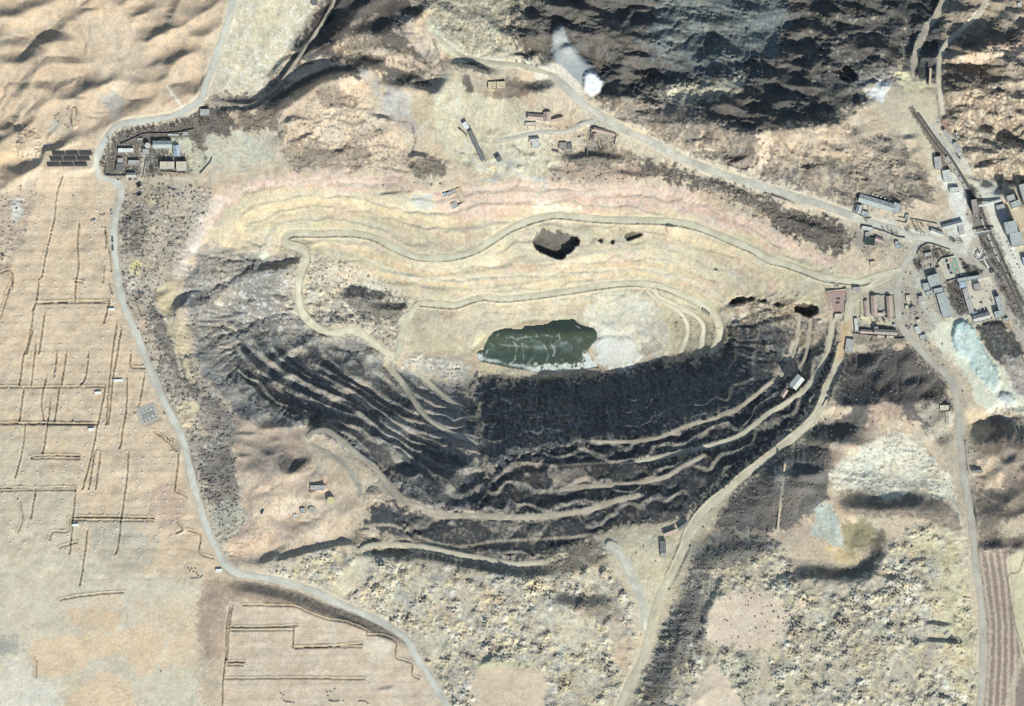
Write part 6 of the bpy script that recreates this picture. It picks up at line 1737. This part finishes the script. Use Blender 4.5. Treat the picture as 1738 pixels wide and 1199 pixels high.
for s_ in (-3.8, 3.8): MB().box(s_ - 1.1, -1.1, .35, s_ + 1.1, 1.1, 1.0).ring(None, .45, 0, .1, 8, s_, 0).build('bogie', MAT['dark_metal'], wg)
ordn = ('first', 'second', 'third', 'fourth', 'fifth', 'sixth', 'seventh', 'eighth')
def wagons(q, a, b, step, what, group, first):
    d = np.concatenate([[0], np.cumsum(np.hypot(*np.diff(q[:, :2], axis=0).T))])
    i0 = np.argmin(np.hypot(q[:, 0] - a[0], q[:, 1] - a[1])); i1 = np.argmin(np.hypot(q[:, 0] - b[0], q[:, 1] - b[1]))
    s, k = d[i0], 0
    while s < d[i1]:
        u, v, z = (np.interp(s, d, q[:, c]) for c in range(3)); u2, v2 = (np.interp(s + 2, d, q[:, c]) for c in range(2))
        o = wg if first and k == 0 else cp_tree(wg)
        o.location = wx(u, v, z + .75); o.rotation_euler = (0, 0, math.atan2(-(v2 - v), u2 - u))
        tag(o, '%s pale open wagon %s' % (ordn[k], what), 'wagon', group)
        s += step; k += 1
wagons(TRK[0], (1606, 270), (1640, 324), 13.2, 'from the top, beside the freight shed', 'wagons above the loading tower', True)
wagons(TRK[0], (1667, 380), (1698, 452), 13.4, 'counted down from the loading tower', 'wagons below the loading tower', False)
# ---------------------------------------------------------------- vehicles
CARC = {'white': (236, 236, 234), 'black': (36, 38, 42), 'grey': (128, 130, 132), 'red': (160, 62, 54), 'silver': (196, 198, 200), 'blue': (64, 84, 120)}
for k, r in CARC.items(): MAT['car_' + k] = nmat('car_paint_' + k, tuple(lin(r) / K_FLAT), .3, .03, 2, spec=.5)
def car_proto(colr):
    t = empty('car', 0, 0, -500)
    MB().prism([(-2.3, .35), (2.3, .35), (2.35, .75), (1.5, .95), (-1.9, 1.0), (-2.3, .85)], -.92, .92).build('body', MAT['car_' + colr], t)
    MB().prism([(-1.85, .98), (1.1, .95), (.45, 1.45), (-1.3, 1.48)], -.82, .82).build('window_glass', MAT['glass'], t)
    MB().prism([(-1.25, 1.48), (.42, 1.45), (.35, 1.53), (-1.2, 1.55)], -.72, .72).build('roof', MAT['car_' + colr], t)
    for x in (-.85, .85):
        for y in (-1.4, 1.4):
            o = MB().ring(None, .33, -.12, .12, 10).build('wheel', MAT['tyre'], t); o.rotation_euler = (0, math.pi / 2, 0); o.location = (x, y, .33)
    return t
def truck_proto(colr):
    t = empty('truck', 0, 0, -500)
    MB().prism([(2.2, .6), (4.2, .6), (4.3, 1.6), (3.9, 2.7), (2.2, 2.8)], -1.2, 1.2).build('cab', MAT['car_' + colr], t)
    MB().box(-4.2, -0, 0, -4.2, 0, 0).box(-1.2, -4.3, 1.0, 1.2, 2.0, 1.2).box(-1.2, -4.3, 1.2, -1.05, 2.0, 2.3).box(1.05, -4.3, 1.2, 1.2, 2.0, 2.3).box(-1.05, -4.3, 1.2, 1.05, -4.15, 2.3).box(-1.05, 1.85, 1.2, 1.05, 2.0, 2.3).build('bed', MAT['car_' + colr], t)
    MB().box(-1.0, 3.9, 1.7, 1.0, 4.15, 2.5).build('windscreen', MAT['glass'], t)
    for x in (-1.0, 1.0):
        for y in (-3.2, -2.0, 3.2):
            o = MB().ring(None, .5, -.15, .15, 10).build('wheel', MAT['tyre'], t); o.rotation_euler = (0, math.pi / 2, 0); o.location = (x, y, .5)
    return t
PROTO = {}
def vehicle(kind, colr, u, v, hd, label, group=None):
    """hd: heading in degrees, clockwise from north"""
    k = (kind, colr)
    if k not in PROTO:
        PROTO[k] = o = (car_proto if kind == 'car' else truck_proto)(colr)
    else: o = cp_tree(PROTO[k])
    o.location = wx(u, v, float(zat(u, v)) + .25); o.rotation_euler = (0, 0, -math.radians(hd))
    tag(o, label, kind, group)
VH = """car|black|1606.2,442.5|70|northmost black car on the west side of the basketball court
car|white|1606.6,446.2|72|white car second from the north, west of the court
car|black|1608.6,450.2|72|black car third from the north, west of the court
car|black|1609.3,453.4|72|black car fourth from the north, west of the court
car|grey|1610,456|72|grey car fifth from the north, west of the court
car|white|1611.5,458.6|72|white car sixth from the north, west of the court
car|silver|1612.8,461|72|silver car seventh from the north, west of the court
car|black|1614,464|72|black car southmost on the west side of the court
car|red|1630,441.4|100|dark red car at the north-east corner of the court
car|white|1634.2,451.6|85|white car halfway along the east side of the court
car|black|1635.3,455.6|85|black car next south of the white one, east of the court
car|red|1627.4,467.8|160|red car below the south end of the court
car|white|1630.2,467|160|white car below the south end of the court
car|silver|1632.6,467.4|160|silver car in the lot's south-east corner
car|silver|1562.3,446.6|60|silver car alone by the brush west of the offices
car|white|1576,450.5|10|white car parked at the office wall, left of two
car|black|1579,451|10|black car parked at the office wall, right of two
car|red|1590.5,449.7|150|red car at the parking lot gate
car|white|1580.3,438.2|20|white car among the sheds in the brushy triangle
car|black|1575,436.5|30|black car among the sheds in the brushy triangle
car|red|1664.9,514.2|100|red car alone in the middle of the courtyard
car|white|1650,506|20|white car beside the courtyard's west range
car|white|1663.4,527.6|10|white car first of the row by the south range
car|black|1666.7,526|10|black car second of the row by the south range
car|white|1670,525.4|10|white car third of the row by the south range
car|red|1673.2,525|10|red car last of the row by the south range
car|white|1682.8,511.4|20|white car outside the courtyard's east wall
car|white|201,306.4|95|white car on the lane below the village, westmost of three
car|black|221,305|88|black car on the lane below the village, middle of three
car|silver|231,306|92|silver car on the lane below the village, eastmost of three
car|white|222,285|20|white car inside the village courtyard
car|white|210.6,287|30|white car beside the dark house in the corner yard
car|white|273.5,1140.5|15|white car on the dirt track in the southern plain
car|silver|1599.2,585|5|silver car on the pale track above the tailings
car|black|279.5,701.5|150|black car at the roadside by the concrete foundation
truck|white|1710.5,416|155|northmost white truck in the row on the east yard
truck|white|1714.5,425|155|second white truck in the row on the east yard
truck|white|1717.5,432|155|third white truck in the row on the east yard
truck|white|1720.5,438|155|southmost white truck in the row on the east yard
truck|white|1728.5,454|150|white truck next to the blue-grey garage
truck|white|1420,486.5|95|white truck above the red paved yard
truck|white|1496,502|100|white truck at the wall above the row houses
truck|blue|446,869|200|blue truck at the foot of the pink platform
truck|grey|191.5,408|182|upper of two grey trucks on the west road
truck|grey|192,422|180|lower of two grey trucks on the west road
truck|white|159,375|80|white truck among the crates west of the road
truck|silver|190,362|170|silver truck drawn up at the west road's edge
truck|grey|1625,268|140|grey truck at the foot of the rail yard
truck|white|1622,231|150|white truck beside the upper platform shed
truck|black|1618,224|150|black truck at the top of the rail yard
truck|red|1591,264|100|red truck north of the rail-side store
truck|silver|1541.5,557|120|silver truck east of the road bend
truck|black|237,316|60|black truck at the dirt fork under the village
truck|black|237,331|70|black trailer parked on the scrub below the fork""".split('\n')
for t in VH:
    k, c, uv, hd, lb = t.split('|'); u, v = map(float, uv.split(',')); vehicle(k, c, u, v, float(hd), lb, {'car': 'parked cars', 'truck': 'trucks about the site'}[k])
# ---------------------------------------------------------------- solar field
MAT['panel'] = nmat('solar_cells', (.03, .03, .032), .6, .1, .6, spec=.12)
def array_proto():
    t = empty('solar_array', 0, 0, 0)
    lx, ly, tl = 11.0, 2.5, math.radians(34)
    c, s = math.cos(tl) * ly, math.sin(tl) * ly
    n = 6
    for i in range(n):
        x0, x1 = -lx + 2 * lx * i / n + .05, -lx + 2 * lx * (i + 1) / n - .05
        m = MB(); m.v = [(x0, -c, .8), (x1, -c, .8), (x1, c, .8 + 2 * s), (x0, c, .8 + 2 * s), (x0, -c, .72), (x1, -c, .72), (x1, c, .72 + 2 * s), (x0, c, .72 + 2 * s)]
        m.f = [(0, 1, 2, 3), (7, 6, 5, 4), (0, 4, 5, 1), (1, 5, 6, 2), (2, 6, 7, 3), (3, 7, 4, 0)]
        m.build('panel', MAT['panel'], t)
    for i in range(4):
        x = -lx + lx * (2 * i + 1) / 4
        MB().box(x - .1, -c + .4, -1, x + .1, -c + .6, 1).box(x - .1, c - .6, -1, x + .1, c - .4, 2 * s + .4).build('support', MAT['steel'], t)
    return t
arr = array_proto(); zp = YZ['panels']; first = True
for r, (u, v) in enumerate(((101.5, 262.6), (97.7, 272), (92.8, 281.6))):
    for k in range(3):
        o = arr if first else cp_tree(arr); first = False
        o.location = wx(u + k * 22.9, v - .25 * k, zp); o.rotation_euler = (0, 0, math.radians(.6))
        tag(o, '%s solar array of the %s row below the hills' % (('left', 'middle', 'right')[k], ('top', 'middle', 'bottom')[r]), 'solar panel', 'solar arrays in three rows')
pst = MB().box(-.3, -.3, -1, .3, .3, 1.5).build('mounting_post', MAT['dark_metal']); first = True
for v, u0, u1 in ((226, 84, 101), (236, 79, 104), (245, 83, 129), (255, 81, 130), (264, 76, 86), (273, 73, 84), (283, 62, 80)):
    u = u0
    while u <= u1:
        o = pst if first else cp(pst); first = False
        uu, vv = u + rnd.uniform(-.5, .5), v + rnd.uniform(-.8, .8)
        o.location = wx(uu, vv, float(zat(uu, vv)) + .1); o.rotation_euler = (0, 0, rnd.uniform(0, 1))
        tag(o, 'short dark mounting post set in rows around the finished solar arrays', 'post', 'mounting posts without panels'); u += 5.0
ft = MB().box(-1.25, -1.25, -1, 1.25, 1.25, .9).build('concrete_footing', MAT['concrete']); first = True
poly = P("62,300 185,316 178,420 200,520 236,600 292,740 318,840 340,900 332,945 140,955 0,930 0,560 28,392")
def inpoly(u, v):
    r = False
    for (x0, y0), (x1, y1) in zip(poly, np.roll(poly, -1, 0)):
        if (y0 > v) != (y1 > v) and u < (x1 - x0) * (v - y0) / (y1 - y0) + x0: r = not r
    return r
cand = []
for j in range(54):
    v = 310 + j * 12.0
    for i in range(-6, 16):
        u = 22 + 25.2 * i - .18 * (v - 310) + (5 if j % 2 else 0)
        if inpoly(u, v): cand.append((u + rnd.uniform(-1.2, 1.2), v + rnd.uniform(-1, 1)))
rnd.shuffle(cand)
for u, v in cand[:290]:
    o = ft if first else cp(ft); first = False
    o.location = wx(u, v, float(zat(u, v))); o.rotation_euler = (0, 0, rnd.uniform(-.1, .1))
    tag(o, 'small pale concrete footing in the wide grid on the west field', 'footing', 'concrete footings in the solar field')
def cabin(u, v, rz, label, n=2):
    t = tag(empty('site_cabin', u, v, float(zat(u, v)), rz), label, 'cabin')
    x = 2.6 * n
    MB().box(-x, -1.9, -.5, x, 1.9, 2.5).build('wall', MAT['white_paint'], t); MB().box(-x - .15, -2.05, 2.52, x + .15, 2.05, 2.68).build('roof', MAT['white_paint'], t)
    for i in range(n):
        MB().box(-x + 5.2 * i + 1.8, -1.98, .9, -x + 5.2 * i + 3.2, -1.88, 1.9).build('window', MAT['glass'], t)
    return t
for u, v, n, lb in ((189.5, 525.5, 2, 'white cabin beside the west road, northmost on the field'), (201, 646, 3, 'long white cabin under the trench by the pale lane'), (166.5, 667, 2, 'white cabin at the corner of the double trench'), (155.5, 729, 2, 'white cabin at the end of the middle cross trench'), (128.5, 891.5, 2, 'white cabin beside the bent southern trench'), (372, 968, 2, 'white cabin inside the sharp bend of the west road')):
    cabin(u, v, .05, lb, n)
# crates of panels set down in clusters
cr = empty('panel_crate', 0, 0, -500)
MB().box(-1.1, -.75, .15, 1.1, .75, 1.9).build('crate_box', MAT['wall_plaster'], cr); MB().box(-1.15, -.8, -.3, 1.15, .8, .15).build('pallet', MAT['door'], cr)
first = True
CL = {'by the sharp road bend': [(320.5, 966), (323, 970), (326, 966.5), (329, 972), (332, 966), (334, 974), (337, 978), (325, 983), (329, 983), (333, 982.5), (337, 982.5), (341, 981), (344, 979)],
      'left in the southern field': [(477, 1178), (481, 1181), (483, 1191), (486, 1192.5), (489, 1192.8), (492, 1193), (495, 1193.2), (499, 1194)],
      'in the middle of the southern field': [(556, 1176), (557.5, 1182), (560, 1190.5), (563, 1191.5), (566, 1192), (569, 1192), (572, 1191.5), (575, 1191), (561, 1175), (569, 1171), (584, 1191)],
      'right in the southern field': [(610, 1191.5), (613, 1191), (616, 1191.5), (619, 1191.5), (622, 1193), (625, 1195)],
      'beside the west road': [(286, 747), (289, 750), (292, 746), (294, 751), (290, 753), (296, 747)],
      'above the field trenches': [(171, 366), (175, 367), (178, 365), (169, 374), (163, 376), (174, 387), (124.5, 334)]}
for w_, pts in CL.items():
    for u, v in pts:
        o = cr if first else cp_tree(cr); first = False
        o.location = wx(u, v, float(zat(u, v))); o.rotation_euler = (0, 0, rnd.uniform(-.3, .3))
        tag(o, 'boxed panel crate in the cluster ' + w_, 'crate', 'crates ' + w_)
# heavy blocks set in pairs on the ramp by the pit floor
bk = empty('precast_block', 0, 0, -500)
MB().box(-2.6, -1.1, -.6, 2.6, 1.1, 1.6).build('block', MAT['old_concrete'], bk)
for i, (u, v) in enumerate(((1197, 526), (1200.5, 528), (1204, 531), (1207.5, 534))):
    o = bk if i == 0 else cp_tree(bk); o.location = wx(u, v, float(zat(u, v))); o.rotation_euler = (0, 0, math.radians(60))
    tag(o, '%s dark concrete block from the left beside the ramp bend in the pit' % ordn[i], 'concrete block', 'blocks by the ramp bend')
# ---------------------------------------------------------------- bare trees
MAT['twig'] = nmat('bare_twigs', (.075, .066, .056), 1, .25, 1.5); MAT['bark'] = nmat('bark', (.06, .05, .04), 1, .2, 2)
def tree_proto(seed):
    g_ = random.Random(seed); t = empty('bare_tree', 0, 0, -500)
    m = MB(); hgt, seg = 3.4, 6
    for z_, r_ in ((-.5, .2), (1.8, .15), (hgt, .07)):
        m.v += [(r_ * math.cos(a * 2 * math.pi / seg), r_ * math.sin(a * 2 * math.pi / seg), z_) for a in range(seg)]
    for k in (0, 1): m.f += [(k * seg + i, k * seg + (i + 1) % seg, (k + 1) * seg + (i + 1) % seg, (k + 1) * seg + i) for i in range(seg)]
    def limb(a, b, r):
        a, b = Vector(a), Vector(b); d = (b - a).normalized(); s_ = d.orthogonal().normalized() * r; q = d.cross(s_.normalized()) * r
        n = len(m.v); m.v += [tuple(a + s_), tuple(a - s_ * .5 + q), tuple(a - s_ * .5 - q), tuple(b)]; m.f += [(n, n + 1, n + 3), (n + 1, n + 2, n + 3), (n + 2, n, n + 3)]
    tw = MB()
    for i in range(9):
        a = g_.uniform(0, 6.28); e = g_.uniform(.4, 1.1); L_ = g_.uniform(1.5, 2.6)
        p0 = (0, 0, g_.uniform(1.6, hgt)); p1 = (math.cos(a) * math.cos(e) * L_, math.sin(a) * math.cos(e) * L_, p0[2] + math.sin(e) * L_)
        limb(p0, p1, .09)
        for k in range(13):
            f_ = g_.uniform(.3, 1); c = Vector(p0).lerp(Vector(p1), f_) + Vector((g_.gauss(0, .55), g_.gauss(0, .55), g_.gauss(0, .45)))
            d = Vector((g_.gauss(0, 1), g_.gauss(0, 1), g_.gauss(.5, .8))).normalized() * g_.uniform(.4, .9); s_ = d.orthogonal().normalized() * g_.uniform(.07, .16)
            n = len(tw.v); tw.v += [tuple(c - s_), tuple(c + s_), tuple(c + d)]; tw.f.append((n, n + 1, n + 2))
    m.build('trunk', MAT['bark'], t); tw.build('crown', MAT['twig'], t)
    return t
TP = [tree_proto(s) for s in (1, 2, 3)]; used = [False] * 3
def trees(poly_, n, where, lo=.8, hi=1.5, line=False):
    p = P(poly_); k = 0; tries = 0
    while k < n and tries < n * 60:
        tries += 1
        if line:
            i = rnd.randrange(len(p) - 1); t_ = rnd.random(); u, v = p[i] + (p[i + 1] - p[i]) * t_ + np.array([rnd.gauss(0, 1.6), rnd.gauss(0, 1.6)])
        else:
            u, v = rnd.uniform(p[:, 0].min(), p[:, 0].max()), rnd.uniform(p[:, 1].min(), p[:, 1].max()); r = False
            for (x0, y0), (x1, y1) in zip(p, np.roll(p, -1, 0)):
                if (y0 > v) != (y1 > v) and u < (x1 - x0) * (v - y0) / (y1 - y0) + x0: r = not r
            if not r: continue
        i = rnd.randrange(3)
        o = TP[i] if not used[i] else cp_tree(TP[i]); used[i] = True
        s_ = rnd.uniform(lo, hi); o.scale = (s_, s_, s_ * rnd.uniform(.8, 1.1)); o.rotation_euler = (0, 0, rnd.uniform(0, 6.28)); o.location = wx(u, v, float(zat(u, v)))
        tag(o, 'bare grey-brown tree ' + where, 'tree', 'bare trees ' + where); k += 1
trees("172,262 186,236 215,217 300,207 330,200 325,212 250,222 205,240 190,262 178,290 172,290", 46, 'between the west road and the village wall')
trees("256,252 290,254 292,268 256,272", 9, 'south of the village hall'); trees("250,275 270,275 268,298 250,298", 9, 'on the village plot west of the cream barn')
trees("318,240 345,232 345,260 330,262", 7, 'on the village yard\'s east side'); trees("355,196 400,190 395,215 340,214 330,206", 18, 'below the house at the road bend')
trees("1560,420 1575,416 1608,427 1612,433 1585,440 1562,436", 16, 'in the walled triangle by the junction'); trees("1549,440 1558,438 1566,460 1556,461", 9, 'on the strip west of the offices')
trees("1630,443 1668,463 1655,467 1641,466", 13, 'on the wedge east of the basketball court'); trees("1607,483 1623,478 1632,500 1640,528 1628,530 1612,505", 20, 'between the dormitory and the courtyard')
trees("1520,380 1560,388 1578,396 1565,400 1530,392", 12, 'along the diagonal road north of the junction'); trees("1598,403 1638,411 1630,414 1600,407", 12, 'on the verge west of the dust road')
trees("1645,315 1660,322 1672,366 1684,398 1676,394 1660,356", 14, 'along the railway below the rail yard'); trees("1660,402 1674,400 1690,440 1704,470 1698,472 1676,436", 22, 'between the round garden and the railway')
trees("1688,400 1694,402 1714,450 1732,492 1726,494 1704,450", 16, 'on the railway bank east of the wagons'); trees("1690,470 1696,468 1712,505 1738,566 1732,570 1706,512", 16, 'between the L-shaped house and the rails')
trees("1015,238 1042,248 1050,262 1012,262 1000,250", 14, 'south of the square yard by the diagonal road'); trees("1475,540 1515,543 1512,548 1470,545", 9, 'below the row houses')
trees("1545,375 1585,384 1575,390 1545,382", 8, 'behind the pale green long shed'); trees("1497,388 1530,400 1522,402 1495,394", 8, 'under the retaining wall by the green store')
trees("1462,372 1475,371 1478,376 1465,377", 3, 'in the hall yard by the gate')
# ---------------------------------------------------------------- scrub and rubble, far too many to count
def scatter(name, weight, n, rlo, rhi, flat, mat, seed, label, cat, sink=.3):
    gg = np.random.default_rng(seed)
    w = np.clip(weight, 0, None).copy()
    for q_, w_ in ((RB[k], ROADS[k][1]) for k in RB):
        sl, D, *_ = path(q_, w_ / 2 + 2); w[sl] = np.where(D < w_ / 2 + 2, 0, w[sl])
    cdf = np.cumsum(w.ravel()); cdf /= cdf[-1]
    idx = np.searchsorted(cdf, gg.random(n)); j, i = np.unravel_index(idx, w.shape)
    u = us[i] + gg.uniform(-.75, .75, n); v = vs[j] + gg.uniform(-.75, .75, n)
    z = zat(np.clip(u, U0, U1 - 2), np.clip(v, V0, V1 - 2))
    t_ = (1 + 5 ** .5) / 2
    ico = np.array([(-1, t_, 0), (1, t_, 0), (-1, -t_, 0), (1, -t_, 0), (0, -1, t_), (0, 1, t_), (0, -1, -t_), (0, 1, -t_), (t_, 0, -1), (t_, 0, 1), (-t_, 0, -1), (-t_, 0, 1)]) / math.hypot(1, t_)
    fc = np.array([(0, 11, 5), (0, 5, 1), (0, 1, 7), (0, 7, 10), (0, 10, 11), (1, 5, 9), (5, 11, 4), (11, 10, 2), (10, 7, 6), (7, 1, 8), (3, 9, 4), (3, 4, 2), (3, 2, 6), (3, 6, 8), (3, 8, 9), (4, 9, 5), (2, 4, 11), (6, 2, 10), (8, 6, 7), (9, 8, 1)])
    r = rlo + (rhi - rlo) * gg.random(n) ** 2.2
    vv = ico[None] * (1 + gg.uniform(-.35, .35, (n, 12, 1))) * r[:, None, None] * np.array([1, 1, flat])
    vv += np.column_stack([u - W / 2, H / 2 - v, z + r * flat * (1 - sink) * .6])[:, None, :]
    ff = fc[None] + (np.arange(n) * 12)[:, None, None]
    me = bpy.data.meshes.new(name); me.vertices.add(n * 12); me.vertices.foreach_set('co', vv.astype(np.float32).ravel())
    me.loops.add(n * 60); me.loops.foreach_set('vertex_index', ff.astype(np.int32).ravel()); me.polygons.add(n * 20)
    me.polygons.foreach_set('loop_start', np.arange(0, n * 60, 3, dtype=np.int32)); me.update(calc_edges=True)
    me.materials.append(mat); o = bpy.data.objects.new(name, me); COL.objects.link(o)
    tag(o, label, cat, None, 'stuff'); return o
inframe = (U > -10) & (U < 1748) & (V > -10) & (V < 1209)
MAT['bush'] = nmat('dry_bush', (.15, .138, .12), 1, .35, .3); MAT['rubble'] = nmat('rubble_stone', (.26, .23, .19), 1, .35, .25)
scatter('scrub', inframe * np.clip(TEX['scrub'] - .07, 0, 1) * (sstep(NS[25] + .6 * NS[12], .0, 1.6) + .04), 10000, .4, 2.2, .42, MAT['bush'], 61, 'dark dry scrub dotted over the slopes', 'scrub')
scatter('rubble', inframe * (np.clip(TEX['rock'] - .1, 0, 1) + .25 * (TEX['heap'] > .4)) * (sstep(NS[12], .1, 1.3) + .05) * (ALB[..., 0] > .12) * (TEX['mount'] < .2), 7000, .4, 1.3, .75, MAT['rubble'], 62, 'loose rock rubble over the pit walls and heaps', 'rubble')

tw_ = np.zeros((NV, NU))
for s_ in ("1530,475 1556,490 1572,545 1600,600 1570,580 1535,545", "1600,545 1560,520 1545,460 1560,425 1612,430 1600,470", "1645,478 1680,472 1702,530 1655,540", "1690,545 1718,545 1722,565 1690,570", "1462,355 1525,370 1520,385 1465,372", "185,240 345,235 345,298 185,298", "890,205 1000,215 990,262 895,258", "1590,195 1640,300 1625,320 1580,270", "1450,395 1545,410 1525,450 1465,420", "1455,500 1520,500 1520,560 1455,560"):
    sl, m = area(s_, 4, .1); tw_[sl] = np.maximum(tw_[sl], m)
scatter('yard_litter', tw_ * (sstep(NS[12], .2, 1.2) + .03), 700, .3, 1.3, .6, nmat('yard_litter', C_(150, 140, 128), .9, .5, .15, col2=C_(90, 84, 80)), 63, 'loose scrap and stacked goods lying about the yards', 'litter')
